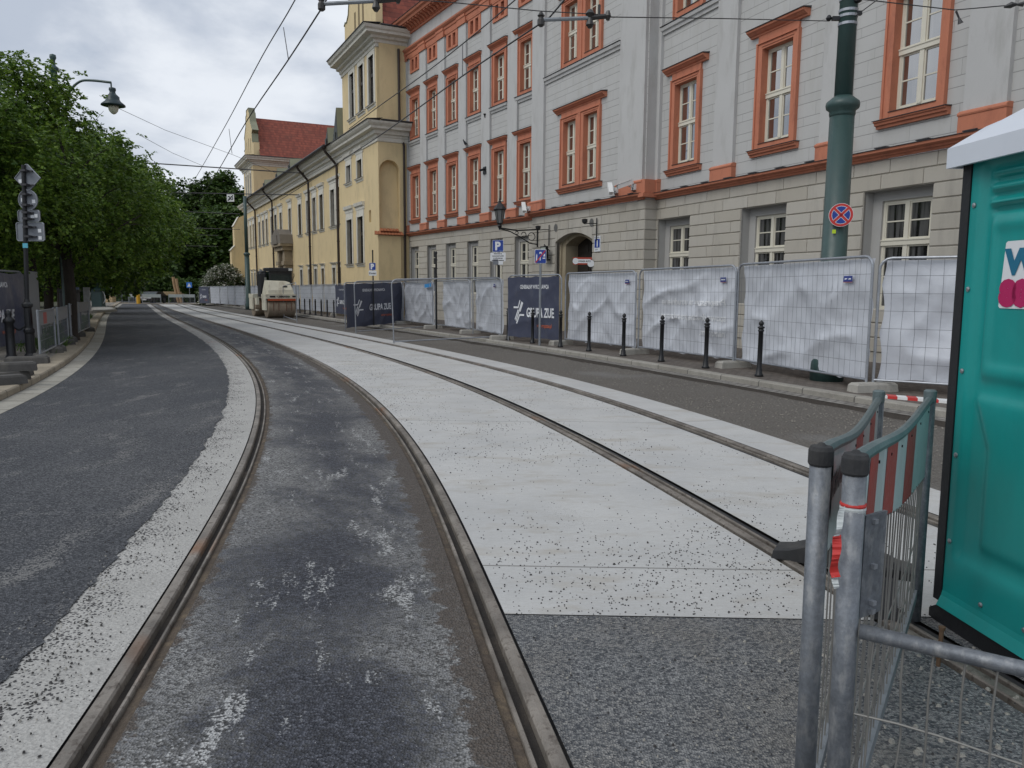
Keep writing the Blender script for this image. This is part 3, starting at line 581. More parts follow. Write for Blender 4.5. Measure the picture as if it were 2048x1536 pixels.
for M, s0, s1 in ((WR, -7, 11.1), (WL, .2, 13.4)):      # grey sill bands of the second floor
    mb = MB()
    if M is WL:
        for c in Lw: mb.profile([(-.01, 8.98), (.05, 8.98), (.07, 9.06), (.12, 9.09), (.14, 9.19), (-.01, 9.2)], c-.78, c+.78)
        mb.obj('sill_band', GREYW, GB, M); mb = MB()
        for c in Lw: mb.box(c-.80, c+.80, -.01, .165, 9.205, 9.222)
    else:
        mb.profile([(-.01, 8.93), (.05, 8.93), (.06, 9.02), (.11, 9.04), (.13, 9.13), (-.01, 9.14)], s0, s1); mb.obj('sill_band', GREYW, GB, M); mb = MB(); mb.box(s0, s1, -.01, .15, 9.145, 9.162)
    mb.obj('flashing', DARKMET, GB, M)
mb = MB(); mb.profile([(-.01, 8.93), (.05, 8.93), (.06, 9.02), (.11, 9.04), (.13, 9.13), (-.01, 9.14)], 1.07, 6.22); mb.obj('sill_band', GREYW, GB, WC); mb = MB(); mb.box(1.07, 6.22, -.01, .15, 9.145, 9.162); mb.obj('flashing', DARKMET, GB, WC)
# returns of the projecting middle bay
for s, sg in ((-.35, 1), (7.25, -1)):
    mb = MB(); mb.box(min(s, s+sg*.02), max(s, s+sg*.02), -1.3, -.001, 4.12, 15.4); mb.obj('return_wall', GREYW, GB, WC)
    mb = MB(); mb.box(min(s, s+sg*.02), max(s, s+sg*.02), -1.3, -.031, -1, 4.12)
    for k in range(len(COURSES)-1):
        z1, z0 = COURSES[k], COURSES[k+1]; e = .03
        vs = [(s, 0, z0+.02), (s, -1.2, z0+.02), (s, -1.2, z1-.02), (s, 0, z1-.02)]; mb.box(min(s, s-sg*.024), max(s, s-sg*.024), -1.2, -.004, z0+.018, z1-.018)
    mb.obj('return_wall', STONE, GB, WC)
    a, b_ = (s-.16, s) if sg > 0 else (s, s+.16)
    mb = MB(); mb.prism([(0, 4.12), (.06, 4.12), (.24, 4.24), (.245, 4.29), (0, 4.295)], -1.2, .0, 'x') if False else mb.box(min(a, b_)-.06, max(a, b_)+.06, -1.2, .23, 4.17, 4.29); mb.obj('string_course', ORANGE, GB, WC)
    mb = MB(); mb.box(min(a, b_)-.02, max(a, b_)+.02, -1.2, .15, 4.30, 4.70); mb.obj('pedestal', ORANGE, GB, WC)
# doorway
mb = MB(); c0, hw, zs, rise = 4.025, 1.325, 3.06, .29; N = 14
arc = lambda f, k=1.: (c0-hw*k+2*hw*k*f, zs+rise*(1-(2*f-1)**2))
for i in range(N):
    a, b_ = arc(i/N), arc((i+1)/N); mb.quad((a[0], -.002, a[1]), (a[0], -.002, 3.5), (b_[0], -.002, 3.5), (b_[0], -.002, b_[1])); mb.quad((a[0], -.002, a[1]), (b_[0], -.002, b_[1]), (b_[0], -.3, b_[1]), (a[0], -.3, a[1]))
for i in (4, 9, 13): x = c0-hw+2*hw*i/N; mb.box(x-.012, x+.012, -.03, .006, arc(i/N)[1]+.01, 3.8)
mb.obj('arch', STONE, GB, WC)
mb = MB(); ih = .98
for sg in (-1, 1): mb.box(*sorted((c0+sg*ih, c0+sg*(hw+.05))), -.85, -.27, -1., zs+.1); mb.box(*sorted((c0+sg*(hw-.10), c0+sg*hw)), -.268, -.20, -1, zs)
for i in range(N):
    a, b_ = arc(i/N), arc((i+1)/N); ka, kb = arc(i/N, ih/hw), arc((i+1)/N, ih/hw); d = .12
    mb.quad((a[0], -.262, a[1]+.02), (b_[0], -.262, b_[1]+.02), (kb[0], -.262, kb[1]-d), (ka[0], -.262, ka[1]-d)); mb.quad((ka[0], -.262, ka[1]-d), (kb[0], -.262, kb[1]-d), (kb[0], -.85, kb[1]-d), (ka[0], -.85, ka[1]-d))
mb.obj('door_surround', mat('door_sandstone', (.34, .29, .20), .9, 0, .15, 3, .1, 40, .3, 40, .01, stain=(.22, .18, .12)), GB, WC)
mb = MB(); mb.box(c0-ih, c0+ih, -.86, -.80, -1, 3.4)
for sg in (-1, 1):
    x0, x1 = sorted((c0+sg*.05, c0+sg*.9))
    for z0, z1 in ((-.4, .9), (1.02, 1.25), (1.4, 2.55), (2.65, 3.0)):
        mb.box(x0, x1, -.80, -.775, z0, z1); mb.box(x0+.1, x1-.1, -.775, -.755, z0+.06, z1-.06)
mb.box(c0-.05, c0+.05, -.80, -.74, -1, 3.2); mb.box(c0-ih, c0+ih, -.80, -.73, 1.28, 1.36); dr = mb.obj('door', mat('dark_oak_door', (.022, .017, .014), .5, 0, .3, 6, bump=.2), GB, WC)
mb = MB(); mb.lathe([(.012, 0), (.03, .01), (.03, .03), (.012, .04)], (c0-.12, -.70, 1.1), 10); mb.obj('handle', GAL, dr, WC)
# roof behind the cornice
for M, s0, s1 in ((WR, -7, 11.6), (WC, -.35, 7.25), (WL, -.8, 13.86)):
    mb = MB(); mb.quad((s0, .7, 15.45), (s1, .7, 15.45), (s1, -6, 19.2), (s0, -6, 19.2)); mb.quad((s0, -6, 19.2), (s1, -6, 19.2), (s1, -13, 15.4), (s0, -13, 15.4)); mb.obj('roof', ROOFT, GB, M)
mb = MB(); mb.box(13.5, 13.86, -13, .0, -1, 15.4); mb.quad((13.86, .7, 15.4), (13.86, -6, 19.2), (13.86, -13, 15.4), (13.86, -13, 15.3)); mb.box(-6.99, -6.9, -13, -.01, -1, 15.4); mb.obj('gable_wall', GREYW, GB, WL)
# ------------------------------------------------------------------ ochre palace
WT = frame2((-7.4, 43.3), (-.446, .895))
PA = thing('palace', 'long ochre palace with a tall gabled end block, brown downpipes and red tiled roofs', 'building', (-17, 62.5, gz(62.5)))
def ivory_window(w, zb, zt, sur=.2, depth=.3, head=None, sill=True, bars=(2, 4), ztr=None, blind=False):
    "stucco surround, deep reveal, dark casements"
    A, Fm, P, D = MB(), MB(), MB(), MB(); h = w/2; o = -depth
    for a, b_ in ((-h-sur, -h), (h, h+sur)): A.box(a, b_, -.01, .05, zb, zt+sur)
    A.box(-h, h, -.01, .048, zt, zt+sur)
    A.box(-h-.02, -h, o, -.011, zb, zt); A.box(h, h+.02, o, -.011, zb, zt); A.box(-h, h, o, -.011, zt, zt+.02)
    if head: A.profile([(-.01, zt+sur+head*.35), (.05, zt+sur+head*.35), (.06, zt+sur+head*.6), (.15, zt+sur+head*.7), (.19, zt+sur+head), (-.01, zt+sur+head+.02)], -h-sur-.12, h+sur+.12); A.box(-h-sur+.02, h+sur-.02, -.01, .03, zt+sur, zt+sur+head*.35)
    if sill: A.profile([(-.01, zb-.18), (.03, zb-.18), (.05, zb-.07), (.13, zb-.05), (.14, zb-.005), (-.01, zb)], -h-sur-.06, h+sur+.06); D.box(-h-sur-.07, h+sur+.07, -.01, .16, zb+.002, zb+.02)
    Pm = 0
    if not blind:
        q = .085
        Fm.box(-h, -h+q, o-.02, o+.03, zb, zt); Fm.box(h-q, h, o-.02, o+.03, zb, zt); Fm.box(-h+q, h-q, o-.02, o+.028, zt-q, zt); Fm.box(-h+q, h-q, o-.02, o+.028, zb, zb+q)
        Fm.box(-.06, .06, o-.02, o+.04, zb+q, zt-q)
        if ztr: Fm.box(-h+q, h-q, o-.02, o+.06, ztr-.09, ztr+.09)
        for i in range(1, bars[1]): z = zb+(zt-zb)*i/bars[1]; Fm.box(-h+q, h-q, o-.015, o+.012, z-.012, z+.012)
        for s in (-1, 1): Fm.box(s*h/2-.012, s*h/2+.012, o-.015, o+.01, zb+q, zt-q)
    P.quad((-h, o-.01, zb), (-h, o-.01, zt), (h, o-.01, zt), (h, o-.01, zb))
    r = [A.mesh('window', IVORY)]
    if not blind: r += [Fm.mesh('frame', BROWNW)]
    r += [P.mesh('pane', YELLOW if blind else GLASSD)]
    if sill: r += [D.mesh('flashing', DARKMET)]
    n = ['window']+([] if blind else ['frame'])+['pane']+(['flashing'] if sill else []); return r, n
def pw(s, wn, o=0.): M = WT @ Matrix.Translation((s, o, 0)); place_n(M, wn)
def place_n(M, wn):
    o = link('window', wn[0][0], PA, M)
    for n, q in zip(wn[1][1:], wn[0][1:]): link(n, q, o, M)
# end block (tower-like)
tw_up, tw_mid, tw_low = [1.02, 3.05, 5.1], [3.72, 6.22], [3.75, 6.25]
hU = [(c-.5, c+.5, 11.25, 13.85) for c in tw_up]; hM = [(c-.52, c+.52, 7.6, 8.68) for c in tw_mid]; hL = [(c-.62, c+.62, 2.65, 5.40) for c in tw_low]
mb = MB(); wall(mb, .12, 7.4, 9.9, 15.1, hU, 0, .3); wall(mb, 0, 8.75, -1.2, 9.9, hM+hL+[(1.55, 1.95, 4.95, 5.62)], 0, .3)
mb.box(1.55, 1.95, -.31, -.30, 4.95, 5.62)
mb.quad((.12, 0, 9.9), (.12, -9, 9.9), (.12, -9, 15.1), (.12, 0, 15.1)); mb.quad((7.4, 0, 9.9), (7.4, 0, 15.1), (7.4, -9, 15.1), (7.4, -9, 9.9)); mb.quad((8.75, 0, -1.2), (8.75, 0, 9.9), (8.75, -.4, 9.9), (8.75, -.4, -1.2))
mb.obj('wall', YELLOW, PA, WT)
wU = ivory_window(1.0, 11.25, 13.85, .22, .13, .35, True, (2, 5), 12.88); wM = ivory_window(1.04, 7.6, 8.68, .18, .2, .5, True, (2, 3)); wLw = ivory_window(1.24, 2.65, 5.40, .2, .2, .62, True, (2, 5), 4.42)
for c in tw_up: pw(c, wU)
for c in tw_mid: pw(c, wM)
for c in tw_low: pw(c, wLw)
# side return with the arched niche and its tile shelf (local x runs outward along the return)
WRt = frame2((-7.4, 43.3), (.895, .446)); WRt = frame2((-7.4, 43.3), (.895, .446)); RW = 1.9
WRt = Matrix(((-.895, .446, 0, -7.4), (-.446, -.895, 0, 43.3), (0, 0, 1, 0), (0, 0, 0, 1)))   # x outward from the street face, y towards the viewer
mb = MB(); hn, zc = (-1.22, -.05), 7.6; N = 12; cx = sum(hn)/2; hr = (hn[1]-hn[0])/2
mb.quad((0, 0, -1.2), (0, 0, 9.9), (hn[1], 0, 9.9), (hn[1], 0, -1.2)); mb.quad((hn[0], 0, -1.2), (hn[0], 0, 9.9), (-RW, 0, 9.9), (-RW, 0, -1.2)); mb.quad((hn[0], 0, -1.2), (hn[0], 0, 4.2), (hn[1], 0, 4.2), (hn[1], 0, -1.2))
P = [(cx+hr*math.cos(math.pi*i/N), zc+.62*math.sin(math.pi*i/N)) for i in range(N+1)]
for (a, z0), (b_, z1) in zip(P[:-1], P[1:]):
    mb.quad((a, 0, z0), (a, 0, 9.9), (b_, 0, 9.9), (b_, 0, z1)); mb.quad((a, 0, z0), (b_, 0, z1), (b_, -.42, z1), (a, -.42, z0)); mb.quad((a, -.42, z0), (b_, -.42, z1), (b_, -.14, 4.2), (a, -.14, 4.2))
mb.quad((hn[0], 0, 4.2), (hn[0], 0, zc), (hn[0], -.42, zc), (hn[0], -.14, 4.2)); mb.quad((hn[1], 0, 4.2), (hn[1], -.14, 4.2), (hn[1], -.42, zc), (hn[1], 0, zc))
mb.quad((-.12, .0, 9.9), (-.12, .0, 15.1), (-RW, 0, 15.1), (-RW, 0, 9.9)); mb.box(-1.2, .10, .004, .14, -1.2, 4.12); mb.obj('return_wall', YELLOW, PA, WRt)
mb = MB()
for i in range(9): x = -1.32+i*.18; mb.prism([(0, 4.14), (.30, 4.14), (.32, 4.17), (0, 4.36)], x, x+.15, 'x')
for i in range(6): x = -1.1+i*.18; mb.prism([(0, 4.34), (.16, 4.34), (.18, 4.37), (0, 4.52)], x, x+.15, 'x')
mb.obj('tile_ledge', mat('ledge_tiles', (.36, .13, .06), .85, 0, .25, 5), PA, WRt)
# cornices (mitred round the corner)
def cornice(name, prof, s0, s1, ret, zoff=0., m=IVORY, side_end=True):
    "street run plus a run along the return on the viewer's side"
    mb = MB(); n = len(prof)
    A = [(s0-y, y, z) for y, z in prof]; B = [(s1, y, z) for y, z in prof]; Cc = [(s0-y, -ret, z) for y, z in prof]
    mb.v = A+B+Cc; mb.f = [(i, i+1, n+i+1, n+i) for i in range(n-1)]+[(2*n+i, 2*n+i+1, i+1, i) for i in range(n-1)]+[tuple(range(n, 2*n))]; mb.m = [0]*len(mb.f)
    o = mb.obj(name, m, PA, WT); return o
def flash(par, y, z, s0, s1, ret, t=.03):
    mb = MB(); mb.prism([(-.02, z+.10), (y, z), (y, z+t), (-.02, z+.10+t)], s0-y, s1, 'x'); mb.box(s0-y, s0+.3, -ret, -.02, z+.02, z+.05+t); mb.obj('flashing', DARKMET, par, WT)
PROF_LOW = [(.0, 9.15), (.06, 9.18), (.06, 9.38), (.10, 9.40), (.12, 9.50), (.26, 9.54), (.28, 9.72), (.55, 9.76), (.57, 9.88), (.66, 9.94), (.74, 10.02), (.78, 10.12), (-.05, 10.14)]
PROF_UP = [(.0, 14.10), (.06, 14.13), (.06, 14.28), (.14, 14.32), (.16, 14.46), (.34, 14.50), (.36, 14.62), (.70, 14.66), (.72, 14.78), (.82, 14.84), (.90, 14.98), (-.05, 15.0)]
c = cornice('cornice', PROF_LOW, 0., 45., 1.7); flash(c, .84, 10.13, 0., 8.6, 1.75)
c = cornice('cornice', PROF_UP, .12, 7.5, 1.75); flash(c, .95, 14.99, .12, 7.5, 1.8)
# gable above the upper cornice with scrolls, and its roof
prof = [(.15, 15.05), (.35, 15.05)]
G_ = [(7.0, 15.05), (7.0, 17.05), (6.75, 17.2), (6.45, 17.1), (6.0, 17.45), (5.75, 18.2), (5.9, 18.6), (5.55, 18.75), (5.1, 19.6), (4.9, 20.6), (3.7, 21.2), (2.5, 20.6), (2.3, 19.6), (1.85, 18.75), (1.5, 18.6), (1.65, 18.2), (1.4, 17.45), (.95, 17.1), (.65, 17.2), (.45, 17.05), (.45, 15.05)]
def gable(G2, o0, o1, wins, par):
    mb = MB(); mb.prism(G2, o0, o1, 'y'); g = mb.obj('gable', YELLOW, par, WT)
    mb = MB()
    for (a, za), (b_, zb) in zip(G2[1:-2], G2[2:-1]):
        d = np.array([b_-a, zb-za]); L = np.hypot(*d); n = np.array([d[1], -d[0]])/L; n = n if n[1] > -.05 else -n; n = -n if (n[0]*(a-(G2[0][0]+G2[-1][0])/2) < 0 and abs(n[1]) < .5) else n
        q = [(a, za), (b_, zb), (b_+n[0]*.06, zb+n[1]*.06), (a+n[0]*.06, za+n[1]*.06)]; mb.prism(q, o0-.03, o1+.05, 'y')
    mb.obj('coping', COPPER, g, WT); mb = MB()
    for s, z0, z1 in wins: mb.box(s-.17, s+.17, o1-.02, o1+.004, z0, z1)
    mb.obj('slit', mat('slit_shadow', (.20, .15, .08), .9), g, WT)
gable(G_, -.5, -.12, [(4.6, 15.6, 17.2), (2.9, 15.6, 17.3), (3.75, 15.6, 17.6)], PA)
mb = MB(); mb.quad((.0, -.5, 15.1), (3.7, -.5, 20.6), (3.7, -11, 20.6), (.0, -11, 15.1)); mb.quad((7.5, -.5, 15.1), (7.5, -11, 15.1), (3.7, -11, 20.6), (3.7, -.5, 20.6)); mb.quad((0, -11, 15.1), (3.7, -11, 20.6), (7.5, -11, 15.1), (4, -11, 15.1)); r = mb.obj('roof', ROOFT, PA, WT)
mb = MB(); mb.tube([(-.12, -1.2, 15.12), (-.12, -9, 15.12)], .09, 8); mb.obj('gutter', DARKMET, r, WT)
# long wing
W0 = -.12
wc = [42.9, 40.5, 38.3, 35.3, 33.2, 30.5, 22.0, 18.9, 16.7, 14.35, 11.0, 9.35]; wc1 = wc+[26.2]
h1 = [(c-.55, c+.55, 5.28, 7.72) for c in wc1]; hg = [(c-.42, c+.42, .6, 2.52) for c in wc]
mb = MB(); wall(mb, 8.72, 45.3, -1.6, 10.0, h1+hg+[(25.9, 28.3, -1.6, 3.0)], W0, .32); mb.obj('wall', YELLOW, PA, WT)
w1 = ivory_window(1.1, 5.28, 7.72, .22, .2, .55, True, (2, 5), 6.75); wg = ivory_window(.84, .6, 2.52, .14, .18, .22, False, (2, 3)); wgb = ivory_window(.84, .6, 2.52, .14, .18, .22, False, blind=True)
for c in wc1: pw(c, w1, W0)
for i, c in enumerate(wc): pw(c, wgb if i in (7, 9, 10) else wg, W0)
mb = MB(); mb.quad((7.4, .95, 10.12), (45.3, .95, 10.12), (45.3, -8, 15.2), (7.4, -8, 15.2)); r = mb.obj('roof', mat('old_brown_tiles', (.16, .075, .045), .9, 0, .3, 3, .3, 12, .6, 9, .05), PA, WT)
mb = MB(); mb.tube([(8.6, .95, 10.14), (44.9, .95, 10.14)], .10, 10); mb.box(8.6, 44.9, .76, .94, 10.15, 10.19); mb.obj('gutter', DARKMET, r, WT)
for s, hh, wd in ((8.7, 2.3, 1.5), (11.2, 1.5, 1.2), (24.5, 1.3, 1.2), (30.5, 1.3, 1.2), (37.5, 1.1, 1.1)):
    mb = MB(); z0 = 10.3; mb.add([(s-wd/2, .2, z0), (s+wd/2, .2, z0), (s, .1, z0+hh), (s-wd/2, -4, z0+1.4), (s+wd/2, -4, z0+1.4), (s, -4, z0+hh+.3)], [(0, 2, 5, 3), (1, 4, 5, 2), (3, 5, 4)]); d = mb.obj('dormer', COPPER, r, WT)
    mb = MB(); mb.add([(s-wd/2+.03, .21, z0), (s+wd/2-.03, .21, z0), (s, .11, z0+hh-.05)], [(0, 2, 1)]); mb.box(s-.2, s+.2, .2, .24, z0+.15, z0+.75); mb.obj('dormer_front', mat('dormer_front', (.035, .04, .036), .6), d, WT)
for s, o in ((44.4, .1), (33.75, .1), (17.6, .1), (8.85, .1)):
    mb = MB(); mb.tube([(s, .92, 10.05), (s, .80, 9.8), (s, .20, 9.15), (s, o, 8.95), (s, o, -1.2)], .085, 10); mb.lathe([(.09, 0), (.17, .12), (.17, .22)], (s, .90, 9.98), 10)
    for z in (8.2, 6.2, 4.2, 2.2): mb.lathe([(.10, -.03), (.11, 0), (.10, .03)], (s, o, z), 10)
    mb.obj('downpipe', PIPE, PA, WT)
mb = MB(); mb.tube([(-1.45, -.0, 9.2), (-1.45, .10, 9.0), (-1.45, .10, -1.)], .07, 10); mb.obj('downpipe', PIPE, PA, WRt)
mb = MB(); mb.tube([(-1.2, .10, 14.1), (-1.2, .10, 10.15)], .07, 10); mb.obj('downpipe', PIPE, PA, WRt)
# stone portal
mb = MB(); s0, s1 = 25.5, 29.2
for a in (s0, s1-1.05):
    mb.box(a, a+1.05, W0, .62, -1.4, .1)
    for k in range(8): mb.box(a+.08, a+.97, W0, .5+.04*(k % 2), .1+k*.36, .1+k*.36+.33)
    mb.box(a-.05, a+1.1, W0, .66, 2.98, 3.3); mb.box(a+.1, a+.95, W0, .55, 3.3, 4.2)
mb.box(s0-.1, s1+.1, W0, .75, 4.2, 4.55); mb.box(s0-.3, s1+.3, W0, .95, 4.55, 4.75); mb.box(s0+1.05, s1-1.05, W0, .3, 3.0, 4.2)
po = mb.obj('portal', SAND, PA, WT)
mb = MB(); mid = (s0+s1)/2; Q = [(s0-.35, 4.75), (s1+.35, 4.75), (s1+.1, 5.5), (mid+.55, 6.0), (mid-.55, 6.0), (s0-.1, 5.5)]; mb.prism(Q, W0, .95, 'y'); mb.prism([(mid-1.1, 4.76), (mid+1.1, 4.76), (mid+.8, 5.5), (mid-.8, 5.5)], .95, 1.06, 'y'); mb.obj('pediment', mat('grey_stone_hood', (.17, .15, .125), .9, 0, .25, 3, .2, 25), po, WT)
mb = MB(); mb.box(mid-.8, mid+.8, -.5, -.4, -1.6, 3.); mb.obj('door', BROWNW, po, WT)
# far pavilion with red roof
hp = [(47.2-.35, 47.2+.35, 10.9, 13.2), (48.9-.35, 48.9+.35, 10.9, 13.2), (50.6-.35, 50.6+.35, 10.9, 13.2)]
hp1 = [(c-.5, c+.5, 5.28, 7.72) for c in (46.4, 48.6, 50.9)]; hpg = [(c-.42, c+.42, .6, 2.52) for c in (46.4, 48.6, 50.9)]
mb = MB(); wall(mb, 45.2, 52.5, -1.8, 14.9, hp+hp1+hpg, 0, .3); mb.quad((45.2, 0, -1.8), (45.2, -24, -1.8), (45.2, -24, 14.9), (45.2, 0, 14.9)); mb.quad((52.5, 0, -1.8), (52.5, 0, 14.9), (52.5, -24, 14.9), (52.5, -24, -1.8)); mb.obj('wall', YELLOW, PA, WT)
wp = ivory_window(.7, 10.9, 13.2, .2, .12, .4, True, (2, 4)); 
for a, *_ in hp: pw(a+.35, wp)
for c in (46.4, 48.6, 50.9): pw(c, w1); pw(c, wg)
PROF_P = [(y, z-.35) for y, z in PROF_UP]; c = cornice('cornice', PROF_P, 45.2, 53.2, 24.); flash(c, .95, 14.64, 45.2, 53.2, 24.)
mb = MB(); PLs = [(y, z) for y, z in PROF_LOW]; mb.profile(PLs, 45.0, 53.2); mb.obj('cornice', IVORY, PA, WT)
G2 = [(52.3, 14.9), (52.3, 16.2), (51.6, 16.3), (51.5, 17.2), (51.9, 17.5), (51.2, 18.1), (50.5, 18.6), (50.2, 19.6), (49.7, 19.7), (49.7, 20.15), (48.0, 20.15), (48.0, 19.7), (47.5, 19.6), (47.2, 18.6), (46.5, 18.1), (45.8, 17.5), (46.2, 17.2), (46.1, 16.3), (45.4, 16.2), (45.4, 14.9)]
gable(G2, -.75, -.15, [(47.4, 15.3, 16.9), (48.85, 15.3, 17.1), (50.3, 15.3, 16.9)], PA)
mb = MB(); mb.quad((44.6, -.7, 14.6), (48.85, -.7, 19.35), (48.85, -25, 19.35), (44.6, -25, 14.6)); mb.quad((53.1, -.7, 14.6), (53.1, -25, 14.6), (48.85, -25, 19.35), (48.85, -.7, 19.35)); mb.obj('roof', ROOFT, PA, WT)
# buttress at the far corner
mb = MB(); mb.prism([(0, -1.8), (1.78, -1.8), (1.72, 5.1), (1.34, 5.55), (1.34, 7.85), (.86, 8.75), (0, 9.2)], 51.9, 53.4, 'x'); bt = mb.obj('buttress', YELLOW, PA, WT)
mb = MB()
for (a, za), (b_, zb) in (((1.82, 5.06), (1.30, 5.64)), ((1.40, 7.78), (.82, 8.86))): mb.prism([(a, za), (b_, zb), (b_, zb+.06), (a+.06, za+.02)], 51.84, 53.4, 'x')
mb.obj('coping', IVORY, bt, WT)
# ------------------------------------------------------------------ site fence: frames, wire mesh, tarpaulins, banners
m, t, b = newmat('silver_tarpaulin'); p = geo_pos(t); lc = coords(t)
n1 = t.noise(p, 1.6, 4, .6); wv = t.noise(p, 130, 2, .5)
c = t.mix(n1, (.50, .525, .575), (.60, .625, .67)); c = t.mix(t.math('MULTIPLY', t.ramp(t.noise(t.scale(p, 1, 1, .5), 3.2, 6, .7), .55, .8), .35), c, (.36, .36, .365))
t.put(b.inputs['Base Color'], c); b.inputs['Roughness'].default_value = .42; t.put(b.inputs['Normal'], t.bump(t.math('ADD', t.noise(p, 7, 4, .6), t.math('MULTIPLY', wv, .15)), .22, .04)); TARP = m
BANNER = mat('navy_banner', (.058, .066, .105), .45, 0, .12, 1.5, .05, 40, .25, 5, .05, stain=(.085, .09, .12), ss=(1, 1, .6))
BTXT = mat('banner_white', (.72, .74, .77), .5); BORG = mat('banner_orange', (.50, .13, .07), .5); GHOST = mat('show_through_print', (.70, .715, .735), .5, 0, .05, 6)
for q in (): pass
TAGB = mat('tag_blue', (.03, .05, .22), .5)
def tilt_frame(P0, P1):
    P0, P1 = np.array(P0, float), np.array(P1, float); ex = (P1-P0)/np.linalg.norm(P1-P0); ey = np.array([-ex[1], ex[0], 0]); ey /= np.linalg.norm(ey); ez = np.cross(ex, ey)
    return Matrix(((ex[0], ey[0], ez[0], P0[0]), (ex[1], ey[1], ez[1], P0[1]), (ex[2], ey[2], ez[2], P0[2]), (0, 0, 0, 1))), float(np.linalg.norm(P1-P0))
def tarp_fn(seed, amp, L, H):
    def f(u, v):
        n = noise.noise(Vector((u*1.0+v*.8+seed, v*.55-u*.45, seed*1.7)))*1.0+noise.noise(Vector((u*2.6-v*1.9, v*1.1+u*.8+seed, 5.)))*.5
        r = 1-abs(noise.noise(Vector((u*.9+v*1.3+seed*2, u*.5-v*.4, 2.)))); r2 = 1-abs(noise.noise(Vector((u*1.9-v*2.3+seed, u*.9+v*.5, 8.)))); e = min(u, L-u, .5)/.5
        return amp*(.75*n+1.0*r**4+.30*r2**5*(.3+v*.2)-.6)*(.3+.7*e)
    return f
def logo(mb, fn, s):
    def bar(pts, w=.085):
        for (x0, y0), (x1, y1) in zip(pts[:-1], pts[1:]):
            d = np.array([x1-x0, y1-y0]); d /= np.hypot(*d); n = np.array([-d[1], d[0]])*w/2; e = d*w*.2
            mb.add([fn(*(q*s)) for q in (np.array([x0, y0])-n-e, np.array([x1, y1])-n+e, np.array([x1, y1])+n+e, np.array([x0, y0])+n-e)], [(0, 1, 2, 3)])
    bar([(.0, .68), (.43, .68), (.60, 1.0)]); bar([(.16, .12), (.74, 1.02) if False else (.42, .56)]); bar([(.27, .05), (.78, .93)]); bar([(.36, -.06), (.58, .33), (1.0, .33)]); bar([(.62, .5), (.86, .90)])
